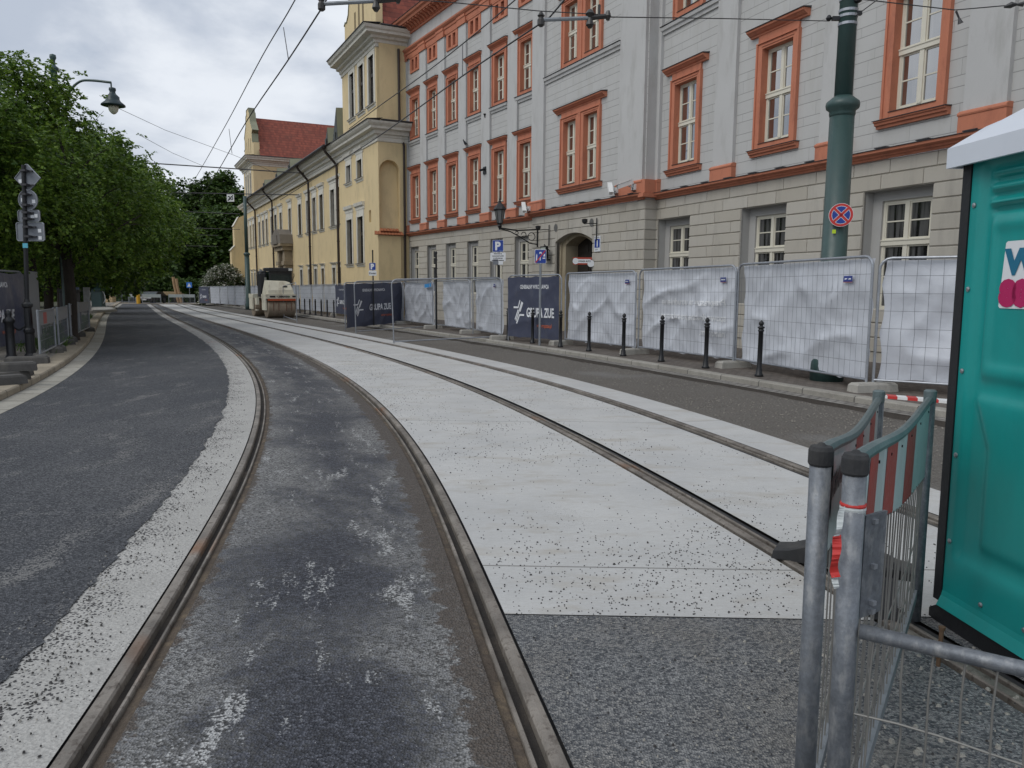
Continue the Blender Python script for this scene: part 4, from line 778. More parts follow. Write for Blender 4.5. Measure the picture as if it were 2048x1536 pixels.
def fence_panel(P0, P1, H, kind, label, group, seed=1, detail=2, zb=.17, ws=(.125, .26), rnd=.16, trim=(0., 0.), ghost=None, tagat=None, swap=False, mesh=True):
    M, L = tilt_frame(P0, P1); root = thing('mesh_fence', label, 'fence', group=group, M=M)
    r = .021; mb = MB(); q = [(0, 0, 0), (0, 0, H-rnd)]+[(rnd-rnd*math.cos(a), 0, H-rnd+rnd*math.sin(a)) for a in np.linspace(.3, 1.57, 4)]
    q += [(L-p[0], 0, p[2]) for p in q[::-1]]; mb.tube(q, r, 8 if detail > 1 else 5); mb.obj('frame', GAL, root)
    mb = MB(); mb.tube([(0, 0, zb), (L, 0, zb)], r*.9, 8 if detail > 1 else 5); mb.obj('bottom_rail', GAL, root)
    if mesh:
        mb = MB(); wr = .0026 if detail > 1 else .0045
        def wire(a, b_):
            a, b_ = np.array(a), np.array(b_); k = 5; pts = [a+(b_-a)*i/k+(np.array([0, random.gauss(0, .004), 0])+np.array([random.gauss(0, .006), 0, 0])*(a[0] == b_[0]))*(0 < i < k) for i in range(k+1)]; mb.tube(pts if detail > 1 else [a, b_], wr, 4, cap=False)
        n = int(L/(ws[0] if detail > 1 else ws[0]*2.2))
        for i in range(1, n): x = L*i/n; wire((x, 0, zb), (x, 0, H-.02))
        k = int(round((H-zb)/ws[1]))
        for j in range(1, k): z = zb+(H-zb)*j/k; wire((0, .004, z), (L, .004, z))
        mb.obj('wire_mesh', WIREM, root)
    if kind:
        fn = tarp_fn(seed, .10 if kind == 'silver' else .035, L, H); nu, nv = (60, 36) if detail > 1 else (10, 6); y0 = -.075 if kind == 'silver' else .055
        if swap: y0 = -y0
        mb = MB(); a0, a1 = trim; x0, x1 = .03+a0, L-.03-a1; zt, z0 = H-.03, zb-.05
        def S(u, v):
            sc = .05*abs(math.sin(v*math.pi*2.5+seed))*(1 if kind == 'silver' else .25); x = x0+sc+(x1-x0-2*sc)*u; sb = .06*abs(math.sin(u*math.pi*3+seed))+.02*noise.noise(Vector((u*9, seed, 0))); z = z0+sb*(1 if kind == 'silver' else .4)+(zt-z0-sb)*v
            return x, z
        for j in range(nv+1):
            for i in range(nu+1):
                x, z = S(i/nu, j/nv); mb.v.append((x, y0+fn(x, z)*min(1, (1-j/nv)*3+.15), z))
        mb.f = [(j*(nu+1)+i, j*(nu+1)+i+1, (j+1)*(nu+1)+i+1, (j+1)*(nu+1)+i) for j in range(nv) for i in range(nu)]; mb.m = [0]*len(mb.f)
        tp = mb.obj('tarpaulin' if kind == 'silver' else 'banner', TARP if kind == 'silver' else BANNER, root, smooth=True)
        sg = -1 if swap else 1
        def on(x, z, lift=.012): return (x, y0+fn(x, z)*min(1, (1-(z-z0)/(zt-z0))*3+.15)+lift*sg, z)
        if kind == 'banner':
            w = (x1-x0); xm = lambda u: (x1-u*w) if not swap else (x0+u*w); k = w/2.9 if w < 2.9 else 1.
            mb = MB()
            if detail > 1:
                put_text(mb, 'GENERALNY WYKONAWCA', .155, lambda u, v: on(xm(.26+u*k/w*.80), H*.80+v), .004)
                logo(mb, lambda u, v: on(xm(.12+u*k/w), H*.30+v), .62); put_text(mb, 'GRUPA ZUE', .36, lambda u, v: on(xm(.38+u*k/w*.80), H*.385+v), .012)
            else: put_text(mb, 'GRUPA ZUE', .30, lambda u, v: on(xm(.36+u*k/w*.80), H*.385+v), .012); put_text(mb, 'GENERALNY WYKONAWCA', .13, lambda u, v: on(xm(.3+u*k/w*.8), H*.8+v)); logo(mb, lambda u, v: on(xm(.12+u*k/w), H*.30+v), .55)
            mb.obj('lettering', BTXT, tp)
            mb = MB(); put_text(mb, 'www.grupazue.pl', .155, lambda u, v: on(xm(.58+u*k/w*.78), H*.235+v), .003); mb.obj('lettering', BORG, tp)
        if ghost:
            mb = MB()
            for i, s in enumerate(ghost[0]): put_text(mb, s, ghost[1], lambda u, v, i=i: on(ghost[2]+u, H*.60-i*ghost[1]*1.55+v, .012), .006)
            mb.obj('lettering', GHOST, tp)
        if tagat:
            x, z = tagat; mb = MB(); mb.quad(on(x, z, .052), on(x-.20, z+.0, .052), on(x-.20, z+.09, .052), on(x, z+.09, .052)); tg = mb.obj('fabric_tag', TAGB, tp); mb = MB(); mb.quad(on(x-.03, z+.035, .055), on(x-.17, z+.035, .055), on(x-.17, z+.055, .055), on(x-.03, z+.055, .055)); mb.obj('tag_print', BTXT, tg)
            if True: mb = MB(); mb.quad(on(x, z-.008, .05), on(x-.20, z-.008, .05), on(x-.20, z+.0, .05), on(x, z+.0, .05)); mb.obj('tag_stripe', BORG, tg)
    return root
def foot(x, y, z, rz, label, mtl=CONC, group='fence feet', rub=False):
    mb = MB(); L, W, Hh = (.36, .115, .135)
    mb.add([(-L, -W, 0), (L, -W, 0), (L, W, 0), (-L, W, 0), (-L+.01, -W+.012, Hh-.03), (L-.01, -W+.012, Hh-.03), (L-.01, W-.012, Hh-.03), (-L+.01, W-.012, Hh-.03), (-L+.05, -W+.03, Hh), (L-.05, -W+.03, Hh), (L-.05, W-.03, Hh), (-L+.05, W-.03, Hh)], [(0, 1, 5, 4), (1, 2, 6, 5), (2, 3, 7, 6), (3, 0, 4, 7), (4, 5, 9, 8), (5, 6, 10, 9), (6, 7, 11, 10), (7, 4, 8, 11), (8, 9, 10, 11), (3, 2, 1, 0)])
    o = mb.obj('fence_block', mtl, None, Matrix.Translation((x, y, z)) @ Matrix.Rotation(rz, 4, 'Z')); tag(o, label, 'block', group); return o
PZ = .085
posts = [(1745, 783, 516), (1731, 782, 514), (1470, 735, 527), (1466, 735, 528), (1276, 708, 541), (1269, 708, 541), (1130, 690, 547), (1122, 690, 546), (1017, 681, 554), (1003, 679, 556), (946, 668, 560), (940, 667, 560), (871, 657, 562), (866, 657, 562), (806, 648, 565)]
def base(i): return G(posts[i][0], posts[i][1], PZ)
def top_h(i): b_ = base(i); return at(posts[i][0], posts[i][2], b_[1])[2]-b_[2]
# nearest panel runs almost across the view towards the toilet
b0 = G(1745, 782, PZ); bE = G(1958, 797, PZ); dirE = bE-b0; bE = b0+dirE/np.hypot(*dirE[:2])*3.3
HH = [top_h(i) for i in range(len(posts))]; print('fence heights', [round(h, 2) for h in HH])
FG = 'site fence panels along the pavement'
TIES = []
fence_panel(bE, b0, HH[0], 'silver', 'silver tarpaulin fence panel half hidden behind the teal toilet cabin', FG, 3.1, 2, ghost=(['utrudnienia'], .2, 1.3), ws=(.16, .25))
fence_panel(base(1), base(2), (HH[1]+HH[2])/2, 'silver', 'creased silver fence panel with a torn lower corner, below the green pole', FG, 7.7, 2, trim=(.0, .03), tagat=(.62, 1.62))
fence_panel(base(3), base(4), (HH[3]+HH[4])/2, 'silver', 'silver fence panel with faint mirrored lettering showing through', FG, 1.3, 2, ghost=(['Przepraszamy za utrudnienia', 'spowodowane prowadzonym', 'remontem.'], .20, .35), tagat=(.55, 1.66))
fence_panel(base(5), base(6), (HH[5]+HH[6])/2, 'silver', 'crumpled silver fence panel right of the upright navy banner', FG, 5.9, 2, tagat=(.5, 1.66))
fence_panel(base(7), base(8), (HH[7]+HH[8])/2, 'banner', 'navy contractor banner on the fence line behind a sign post', FG, 2.2, 2)
fence_panel(base(9), base(10), (HH[9]+HH[10])/2, 'silver', 'silver fence panel left of the upright navy banner with a purple tag', FG, 8.4, 2, tagat=(.9, 1.60))
fence_panel(base(11), base(12), (HH[11]+HH[12])/2, 'silver', 'silver fence panel whose tarpaulin is pulled aside in a slanting edge', FG, 4.6, 2, trim=(.0, .7))
fence_panel(base(13), base(14), (HH[13]+HH[14])/2, 'silver', 'silver fence panel with a light blue sticker beside the leaning navy banner', FG, 6.3, 2)
mb = MB(); M, L = tilt_frame(base(13), base(14)); mb.quad((.35, .03, 1.62), (1.0, .03, 1.60), (1.0, .03, 1.74), (.35, .03, 1.76)); mb.quad((.12, .03, 1.64), (.3, .03, 1.64), (.3, .03, 1.78), (.12, .03, 1.78), 1)
kd = [o for o in COL.objects if o.name.startswith('mesh_fence') and o.parent is None][-1]; mb.obj('sticker', [mat('sky_sticker', (.05, .28, .62), .5), INK], kd, M)
# opened gate leaves reaching out towards the tracks
GTG = 'gate leaves swung out from the fence'
def leaf(pa, pb, ta, tb, kind, label, **k):
    A, B = G(*pa, -.05), G(*pb, .06); ha, hb = at(pa[0], ta, A[1])[2]-A[2], at(pb[0], tb, B[1])[2]-B[2]; print('leaf', round(ha, 2), round(hb, 2), round(float(np.hypot(*(A-B)[:2])), 2)); return fence_panel(B, A, (ha+hb)/2, kind, label, GTG, k.pop('seed', 1), 2, **k)
leaf((788, 690), (1005, 679), 562, 552, None, 'empty bare fence frame swung out from the upright navy banner', mesh=False, zb=.10)
leaf((712, 668), (868, 657), 563, 560, None, 'empty bare fence frame in front of the leaning navy banner', mesh=False, zb=.10)
leaf((691, 660), (806, 648), 563, 565, 'banner', 'large navy contractor banner leaning out towards the tracks', seed=9.2, zb=.12)
leaf((568, 636), (594, 645), 569, 569, None, 'narrow bare fence frame standing in front of the road roller', mesh=False, zb=.1)
for i, lb in ((0, 'between the half hidden panel and the torn one'), (3, 'left of the mirrored lettering panel, pale and chipped' if False else 'right of the mirrored lettering panel'), (5, 'left of the mirrored lettering panel'), (7, 'right of the upright navy banner'), (9, 'under the end of the empty swung out frame'), (11, 'below the slanting gap in the silver tarpaulins'), (13, 'below the light blue sticker panel')):
    p = base(i); a = math.atan2(*(base(min(i+2, 14))-base(max(i-1, 0)))[1::-1]); foot(p[0], p[1], gz(p[1])+PZ, a+1.57, 'grey concrete fence foot '+lb)
# far run behind the roller
far = [G(x, y, PZ) for x, y in ((806, 648), (735, 639), (673, 631), (619, 625), (560, 619.5), (506, 615.5), (470, 613), (448, 611), (420, 609.5), (400, 608.5))]
D = [0]
for a, b_ in zip(far[:-1], far[1:]): D.append(D[-1]+float(np.hypot(*(b_-a)[:2])))
def along(d):
    i = min(max(np.searchsorted(D, d)-1, 0), len(D)-2); f = (d-D[i])/(D[i+1]-D[i]); return far[i]+(far[i+1]-far[i])*f
n = int(D[-1]/3.2); bann = {3, 8, 9, 16}
for i in range(n):
    a, b_ = along(D[-1]*i/n), along(D[-1]*(i+1)/n); kind = 'banner' if i in bann else 'silver'
    lb = {'silver': 'silver tarpaulin panel in the distant fence run past the road roller'}.get(kind) if i >= 5 else 'silver tarpaulin panel of the fence run close behind the road roller'
    if kind == 'banner': lb = {3: 'navy banner panel right beside the road roller', 8: 'navy banner panel left of the road roller, nearer of the pair', 9: 'navy banner panel left of the road roller, farther of the pair', 16: 'small far navy banner panel near the end of the fence'}[i]
    fence_panel(a, b_, 1.86, kind, lb, FG, i*1.37, 1)
    if i % 2 == 0: foot(a[0], a[1], gz(a[1])+PZ, .5, 'grey concrete foot under the far fence run beyond the roller')
# ------------------------------------------------------------------ bollards along the kerb
mb = MB(); mb.lathe([(.075, 0), (.075, .03), (.058, .05), (.050, .13), (.042, .15), (.042, .78), (.052, .785), (.055, .80), (.043, .815), (.043, .83), (.06, .845), (.062, .86), (.03, .875), (.026, .885), (.042, .905), (.045, .925), (.034, .95), (.012, .968), (.004, .98)], n=14)
BOL = mb.mesh('bollard', BLACK, True); first = None
ck = curve(XK, .78); AK = np.concatenate([[0], np.cumsum(np.hypot(*np.diff(ck, axis=0).T))])
def kerb_at(s): return np.array([np.interp(s, AK, ck[:, 0]), np.interp(s, AK, ck[:, 1])])
i0 = AK[int(np.argmin(np.abs(ck[:, 1]-13.15)))]; NEARB = ['in front of the torn silver panel, nearest to the toilet', 'before the right half of the mirrored lettering', 'before the left half of the mirrored lettering', 'between the crumpled silver panel and the lettering panel', 'before the middle of the crumpled silver panel', 'at the right edge of the upright navy banner', 'before the middle of the upright navy banner, beside the sign post', 'at the left edge of the upright navy banner']
def pix_x(p, z=.3): q = np.array([p[0], p[1], gz(p[1])+z-CH]); return 1024+F_*float(q@_r)/float(q@_fw)
CKX = np.array([pix_x(q) if q[1] > 8 else 1e9 for q in ck])
for k, px in enumerate((1519, 1412, 1323, 1247, 1178, 1121, 1065, 1016, 668, 654.6, 642.7, 631, 620, 609.7, 599.6, 514, 490.3, 486, 481.8, 478.2, 474.2, 460, 457.3, 453, 449, 443.5, 440.5, 437, 433.7, 429.4, 425.8, 420.3, 414, 407.7)):
    i = int(np.argmin(np.abs(CKX-px))); i = min(max(i, 1), len(ck)-2); j = i+1 if (CKX[i]-px)*(CKX[i]-CKX[i+1]) > 0 else i-1; f_ = (CKX[i]-px)/(CKX[i]-CKX[j]) if CKX[i] != CKX[j] else 0; p = ck[i]+(ck[j]-ck[i])*f_
    o = link('bollard', BOL, None, Matrix.Translation((p[0], p[1], gz(p[1])+PZ))); tag(o, ('black iron bollard '+NEARB[k]) if k < 8 else ('black bollard in the close row right of the road roller' if k < 15 else 'slim black bollard in the distant row past the road roller'), 'bollard', 'black iron bollards along the kerb')
# ------------------------------------------------------------------ big green pole with collar and no-stopping sign
def tramway_pole(x, y, r, zc, ztop, label, z0=0., group='dark green tramway poles'):
    root = thing('tramway_pole', label, 'pole', (x, y, gz(y)+z0), group=group)
    mb = MB(); mb.lathe([(r*1.5, 0), (r*1.5, .35), (r*1.15, .5), (r*1.06, zc-.12)], n=24); mb.obj('lower_shaft', DGREEN, root, None, True)
    mb = MB(); mb.lathe([(r*1.06, zc-.14), (r*1.12, zc-.10), (r*1.12, zc-.05), (r*1.4, zc-.01), (r*1.46, zc+.04), (r*1.4, zc+.09), (r*1.05, zc+.14), (r*.80, zc+.18)], n=24); mb.obj('collar', DGREEN, root, None, True)
    mb = MB(); mb.lathe([(r*.78, zc+.14), (r*.70, ztop), (r*.2, ztop+.02)], n=24); mb.obj('upper_shaft', DGREEN, root, None, True); return root
PR = at(1668, 515, 12.8); gr = gz(12.8)+PZ
pr = tramway_pole(5.262, 12.8, .178, 4.33-gr, 9.4, 'thick dark green pole with a collar behind the torn silver panel', PZ)
mb = MB()
for z in (5.60, 5.72, 5.80, 5.97): mb.lathe([(.137, -.02), (.145, -.02), (.145, .02), (.137, .02)], (0, 0, z-gr), 20)
mb.obj('clamp_band', GAL, pr, None, True)
mb = MB(); mb.box(-.25, -.13, -.03, .03, 5.66-gr, 5.72-gr); mb.box(.05, .18, -.1, -.04, 5.72-gr, 5.78-gr); mb.lathe([(.03, -.05), (.06, -.03), (.06, .05), (.03, .07)], (.08, -.14, 5.93-gr), 10); mb.lathe([(.02, -.04), (.05, 0), (.02, .05)], (-.3, 0, 5.69-gr), 8); mb.obj('wire_bracket', BLACK, pr)
def face_frame(p, yaw=0.):
    "plate frame: x to the viewer's right, y away from the viewer, z up"
    return Matrix.Translation(Vector(p)) @ Matrix.Rotation(yaw, 4, 'Z')
def disc(mb, r, y, n=40, m=0, r0=0.):
    if r0: mb.add([(q*math.cos(2*math.pi*i/n), y, q*math.sin(2*math.pi*i/n)) for q in (r0, r) for i in range(n)], [(i, (i+1) % n, n+(i+1) % n, n+i) for i in range(n)], m)
    else: mb.add([(r*math.cos(2*math.pi*i/n), y, r*math.sin(2*math.pi*i/n)) for i in range(n)], [tuple(range(n))], m)
sp = at(1682, 430, 12.55); root = thing('no_stopping_sign', 'round blue no stopping sign with a red cross on the green pole', 'road sign', M=face_frame(sp, -.25)); r = .185
mb = MB(); mb.prism([(r*math.cos(a), r*math.sin(a)) for a in np.linspace(0, 2*math.pi, 41)[:-1]], -.006, .006, 'y'); mb.box(-.16, .16, .012, .03, .06, .09); mb.box(-.16, .16, .012, .03, -.09, -.06); mb.obj('sign_plate', SIGNW, root)
mb = MB(); disc(mb, r*.97, -.008); q = r*.66
for s in (-1, 1): d = .7071; mb.add([(s*(x*d-z*d), -.0125, x*d+z*d) for x, z in ((-r*.80, -.019), (r*.80, -.019), (r*.80, .019), (-r*.80, .019))], [(0, 1, 2, 3)])
mb.obj('red_ring', REDP, root); mb = MB(); disc(mb, r*.765, -.0095); mb.obj('white_line', SIGNW, root); mb = MB(); disc(mb, r*.73, -.0105); mb.obj('blue_field', BLUEP, root)
mb = MB()
for s in (-1, 1):
    for o in (-.023, .023): mb.add([(s*(x*d-z*d), -.0115, x*d+z*d) for x, z in ((-r*.73, o-.003), (r*.73, o-.003), (r*.73, o+.003), (-r*.73, o+.003))], [(0, 1, 2, 3)])
mb.obj('white_line', SIGNW, root)
mb = MB(); mb.quad((-.03, 0, -.03), (.03, 0, -.03), (.03, 0, .03), (-.03, 0, .03)); o = mb.obj('sticker', mat('lime_sticker', (.55, .75, .03), .5), None, face_frame(at(1668, 463, 12.60))); tag(o, 'small lime green sticker on the thick green pole', 'sticker')
# ------------------------------------------------------------------ parking and zone signs, posts
def post(mb, p0, ztop, r=.028): mb.tube([p0, (p0[0], p0[1], ztop)], r, 10)
def plate(w, h, root, name, mtl, yaw=0, z=0, y=0., rr=.02, th=.006):
    mb = MB(); P = []
    for cx, cz, a0 in ((w/2-rr, h/2-rr, 0), (-w/2+rr, h/2-rr, 90), (-w/2+rr, -h/2+rr, 180), (w/2-rr, -h/2+rr, 270)): P += [(cx+rr*math.cos(R_(a0+k*30)), cz+rr*math.sin(R_(a0+k*30))+z) for k in range(4)]
    mb.prism(P, y-th/2, y+th/2, 'y'); return mb.obj(name, mtl, root)
def lines(mb, txt, size, x, z, y, bold=0., sx=1.): put_text(mb, txt, size, lambda u, v: (x+u, y, z+v), bold, 'CENTER', 0, sx)
def parking(px, py, Y, scale, zt_px, post_base, label, lower):
    c = at(px, py, Y); root = thing('parking_sign', label, 'road sign', M=face_frame((c[0], c[1], post_base), -.28)); dz = c[2]-post_base; s = scale
    mb = MB(); mb.tube([(0, .035, 0), (0, .035, at(px, zt_px, Y)[2]-post_base)], .028, 10); mb.obj('post', BLACK, root)
    bl = plate(s, s*1.05, root, 'sign_plate', SIGNW, z=dz, rr=.03); bf = plate(s*.95, s*1.0, root, 'blue_field', BLUEP, z=dz, y=-.005, rr=.03)
    mb = MB(); put_text(mb, 'P', s*.98, lambda u, v: (u-s*.03, -.010, dz-s*.33+v), .02, 'CENTER'); mb.obj('letter', SIGNW, bf)
    mb = MB(); lines(mb, 'Płatny', s*.15, s*.28, dz-s*.45, -.010); mb.obj('lettering', mat('pale_blue_print', (.25, .4, .7), .5), bf)
    z = dz-s*.55
    for w_, h_, tx, ts in lower:
        pl = plate(w_, h_, root, 'supplementary_plate', SIGNW, z=z-h_/2-.01, rr=.025); mb = MB()
        for i, q in enumerate(tx): lines(mb, q, ts, 0, z-.01-h_*(i+.82)/len(tx)+(h_/len(tx)-ts)/4, -.005, .003)
        mb.obj('lettering', INK, pl); z -= h_+.015
    return root
parking(745, 533, 33., .62/1.0*.48, 500, gz(33)+PZ, 'small parking sign with a lower plate against the ochre palace', [(.36, .21, ['Koniec'], .11)])
pk = parking(996, 492, 29., .42, 477, gz(29)+PZ, 'parking sign with a written plate in front of the grey town house', [(.60, .32, ['Parkowanie do', 'wyznaczonych godzin', 'w strefie płatnego', 'parkowania miejskiego'], .052)])
mb = MB(); z = at(996, 524, 29.)[2]-(gz(29)+PZ); mb.box(-.19, .01, -.004, .004, z-.1, z+.1); mb.obj('plate_back', SIGNBACK, pk); mb = MB(); mb.box(.02, .2, -.004, .004, z-.1, z+.1); mb.obj('supplementary_plate', SIGNW, pk)
c = at(1081, 513, 20.9); b_ = G(1070, 690, PZ); root = thing('end_of_living_zone_sign', 'blue end of living street sign struck through in red, before the navy banner', 'road sign', M=face_frame((c[0], 20.9, gz(20.9)+PZ), -.1))
mb = MB(); mb.tube([(0, .03, 0), (0, .03, c[2]-gz(20.9))], .032, 12); mb.obj('post', GALD, root); z = c[2]-gz(20.9)-PZ
plate(.31, .37, root, 'sign_plate', SIGNW, z=z, rr=.02); bf = plate(.29, .35, root, 'blue_field', BLUEP, z=z, y=-.005, rr=.02)
mb = MB(); y = -.0105
for q in ([(-.12, -.12), (-.09, -.12), (-.085, .02), (-.1, .08), (-.115, .02)], [(-.02, -.11), (0, -.11), (.01, -.02), (-.005, .0), (-.02, -.02)], [(-.03, .06), (.0, .09), (.03, .06), (.03, .12), (-.03, .12)], [(.06, -.06), (.13, -.06), (.13, -.03), (.06, -.03)], [(.07, .0), (.10, .07), (.125, .07), (.125, .0)]): mb.add([(x, y, z+v) for x, v in q], [tuple(range(len(q)))])
mb.obj('pictogram', SIGNW, bf); mb = MB(); mb.add([(x, -.0125, z+v) for x, v in ((-.14, -.15), (-.115, -.165), (.14, .15), (.12, .165))], [(0, 1, 2, 3)]); mb.obj('red_stroke', REDP, bf)
p = G(873, 658, PZ); root = thing('post', 'plain black sign post against the pale stone ground floor, left of the parking sign', 'post', (p[0], p[1], gz(p[1])+PZ)); mb = MB(); zt = at(874, 505, p[1])[2]-gz(p[1])-PZ; mb.tube([(0, 0, 0), (0, 0, zt)], .035, 10); mb.lathe([(.045, 0), (.05, .05), (.02, .1)], (0, 0, zt-.05), 10)
mb.obj('shaft', BLACK, root); mb = MB()
for q in (.3, .62, .95): mb.box(-.06, .06, -.012, .012, zt-q, zt-q+.03)
mb.obj('bracket', BLACK, root)
# ------------------------------------------------------------------ fittings on the town house
def MC(s, o, z, M=WC): return M @ Matrix.Translation((s, o, z))
root = thing('wall_lantern', 'black antique lantern on a scrolled wall bracket beside the arched door', 'lantern', M=MC(6.75, .0, 3.0))
mb = MB(); mb.box(-.03, .03, 0, .04, -.05, .75); mb.tube([(0, .03, .62), (0, .9, .55), (0, 1.65, .62)], .028, 8); mb.tube([(0, .03, .05), (0, .35, .08), (0, .8, .32), (0, 1.2, .5), (0, 1.6, .58)], .022, 8)
for y, z, r in ((.28, .34, .15), (.62, .40, .10), (.92, .46, .06)): mb.tube([(0, y+r*math.cos(a), z+r*math.sin(a)) for a in np.linspace(0, 5.6, 14)], .016, 6)
mb.obj('bracket', BLACK, root)
mb = MB(); mb.lathe([(.03, .55), (.05, .62), (.09, .70), (.07, .74), (.10, .78)], (0, 1.65, 0), 10); mb.lathe([(.10, .78), (.11, .80)], (0, 1.65, 0), 6)
for i in range(6): a = i*math.pi/3; mb.tube([(.10*math.cos(a), 1.65+.10*math.sin(a), .78), (.20*math.cos(a), 1.65+.20*math.sin(a), 1.30)], .012, 5)
mb.lathe([(.24, 1.29), (.25, 1.32), (.20, 1.40), (.10, 1.52), (.05, 1.58), (.06, 1.61), (.03, 1.66), (.04, 1.70), (.012, 1.76), (.004, 1.86)], (0, 1.65, 0), 6); mb.obj('lantern_frame', BLACK, root)
mb = MB(); mb.lathe([(.095, .79), (.192, 1.29)], (0, 1.65, 0), 6); mb.obj('glass', mat('lantern_glass', (.16, .165, .165), .12, spec=.7), root)
for s, z, lb, lit in ((5.75, 3.45, 'small black floodlight left of the door arch', False), (2.35, 3.46, 'small black floodlight right of the door arch', True)):
    root = thing('floodlight', lb, 'lamp', M=MC(s, 0, z), group='floodlights beside the door'); mb = MB(); mb.tube([(0, .05, -.5), (0, .05, .28)], .02, 8); mb.tube([(0, .05, .1), (0, .25, .1), (.0, .5, .08)], .016, 6); mb.obj('bracket', BLACK, root); mb = MB(); mb.lathe([(.02, 0), (.09, .06), (.10, .16), (.02, .18)], (0, .52, .06), 12); mb.obj('lamp_head', BLACK, root)
mb = MB(); disc(mb, .14, 0); o = mb.obj('wall_vent', mat('vent_dark', (.12, .12, .115), .8), None, MC(5.3, .012, 3.60)); tag(o, 'round dark vent in the stone above the left end of the door arch', 'vent')
mb = MB(); disc(mb, .14, 0); o = mb.obj('wall_vent', MATS['vent_dark'], None, MC(2.75, .012, 3.62)); tag(o, 'round dark vent in the stone above the right end of the door arch', 'vent')
root = thing('address_plate', 'blue house number plate with the figure 1 right of the door', 'plate', M=MC(2.32, .0, 2.62)); mb = MB(); mb.box(-.19, .19, 0, .03, 0, .52); mb.obj('backing', SIGNW, root); mb = MB(); mb.box(-.16, .16, .03, .034, .13, .42); mb.obj('blue_field', BLUEP, root)
mb = MB(); put_text(mb, '1', .26, lambda u, v: (.05-u, .038, .18+v), .02); mb.obj('number', SIGNW, root); mb = MB(); put_text(mb, 'FRANCISZKAŃSKA', .05, lambda u, v: (.17-u*.75, .033, .45+v)); put_text(mb, 'DZIELNICA', .05, lambda u, v: (.13-u*.75, .033, .05+v)); mb.obj('lettering', INK, root)
root = thing('lit_house_number_box', 'pale house number box in a dark frame left of the door', 'plate', M=MC(5.75, .25, 2.45)); mb = MB(); mb.box(-.24, .24, -.05, .05, 0, .48); mb.tube([(0, -.25, .3), (0, 0, .55), (0, 0, .48)], .015, 6); mb.box(-.05, .05, -.25, -.05, -.05, 0); mb.obj('frame', BLACK, root); mb = MB(); mb.box(-.2, .2, .05, .054, .05, .43); mb.obj('face', mat('pale_box_face', (.42, .46, .42), .5), root); mb = MB(); put_text(mb, '1', .2, lambda u, v: (.04-u, .058, .1+v), .012); mb.box(-.18, .18, .0545, .0565, .33, .345); mb.obj('lettering', INK, root)
root = thing('car_warning_sign', 'red and white car warning sign jutting out by the door', 'sign', M=MC(2.62, .08, 2.22) @ Matrix.Rotation(R_(58), 4, 'Z') @ Matrix.Scale(.62, 4)); mb = MB(); mb.box(-.05, 1.0, -.015, .015, -.06, .34); mb.obj('board', mat('oxide_red', (.36, .045, .02), .5), root)
mb = MB(); mb.box(.02, .72, -.02, -.016, .02, .24); mb.box(.02, .72, .016, .02, .02, .24); disc(mb, .19, .021); 
for i in range(24): pass
mb.obj('white_field', SIGNW, root); mb = MB(); put_text(mb, 'UWAGA AUTO', .125, lambda u, v: (.70-u*.80, .0235, .08+v), .004); mb.obj('lettering', INK, root); mb = MB(); mb.add([(.85+.17*math.cos(a), .022, .13+.17*math.sin(a)) for a in np.linspace(0, 6.28, 24)[:-1]], [tuple(range(23))]); mb.obj('white_disc', SIGNW, root)
def camera_box(M, lb, yaw, tilt):
    root = thing('security_camera', lb, 'camera', M=M, group='white security cameras'); mb = MB(); mb.box(-.09, .09, 0, .10, -.06, .12); mb.tube([(0, .1, .03), (0, .26, .05)], .02, 8); mb.obj('bracket', WHITEP, root)
    mb = MB(); mb.cbox(-.065, .065, -.18, .36, -.06, .07, .012); mb.box(-.075, .075, -.15, .42, .072, .085); q = MB(); c_ = WM[root.name] @ Matrix.Translation((0, .30, .12)) @ Matrix.Rotation(yaw, 4, 'Z') @ Matrix.Rotation(tilt, 4, 'X'); mb.obj('housing', WHITEP, root, c_)
    mb = MB(); mb.tube([(0, .1, 0), (-.1, .2, -.1), (-.2, .1, -.14)], .012, 6); mb.obj('cable', BLACK, root)
camera_box(MC(1.0, .12, 4.48), 'white security camera pointing left along the facade on the corner pedestal', R_(65), R_(-38)); camera_box(MC(-.0, .12, 4.48), 'white security camera facing the street on the corner pedestal', R_(-10), R_(-20)); camera_box(MC(7.2, .12, 4.42), 'white security camera at the far corner above the wall lantern', R_(70), R_(-40))
root = thing('pigeon', 'dark pigeon perched on a window cornice', 'bird', M=WL @ Matrix.Translation((5.13+.75, .15, 7.98)) @ Matrix.Rotation(R_(200), 4, 'Z'))
mb = MB(); mb.lathe([(.008, -.17), (.025, -.13), (.05, -.06), (.065, .0), (.06, .05), (.04, .09), (.028, .12)], n=10); mb2 = [( -y*0+x, -z*.82, y+0.0) for x, y, z in mb.v]; mb.v = [(x, -z*.9, .08+y+ (-z)*.45*0+max(0, z)*.9) for x, y, z in mb.v]; mb.lathe([(.005, -.03), (.026, -.015), (.03, .005), (.022, .025), (.004, .035)], (0, -.125, .215), 10); mb.prism([(-.008, 0), (.008, 0), (0, .03)], .0, .01, 'z'); mb.add([(-.006, -.15, .215), (.006, -.15, .215), (0, -.18, .205), (0, -.15, .222)], [(0, 1, 2), (1, 3, 2), (3, 0, 2)]); mb.obj('body', mat('pigeon_grey', (.05, .055, .065), .7), root, None, True)
mb = MB(); mb.box(.01, .018, -.01, .0, 0, .05); mb.box(-.018, -.01, -.01, .0, 0, .05); mb.obj('legs', mat('pigeon_leg', (.3, .08, .06), .7), root)
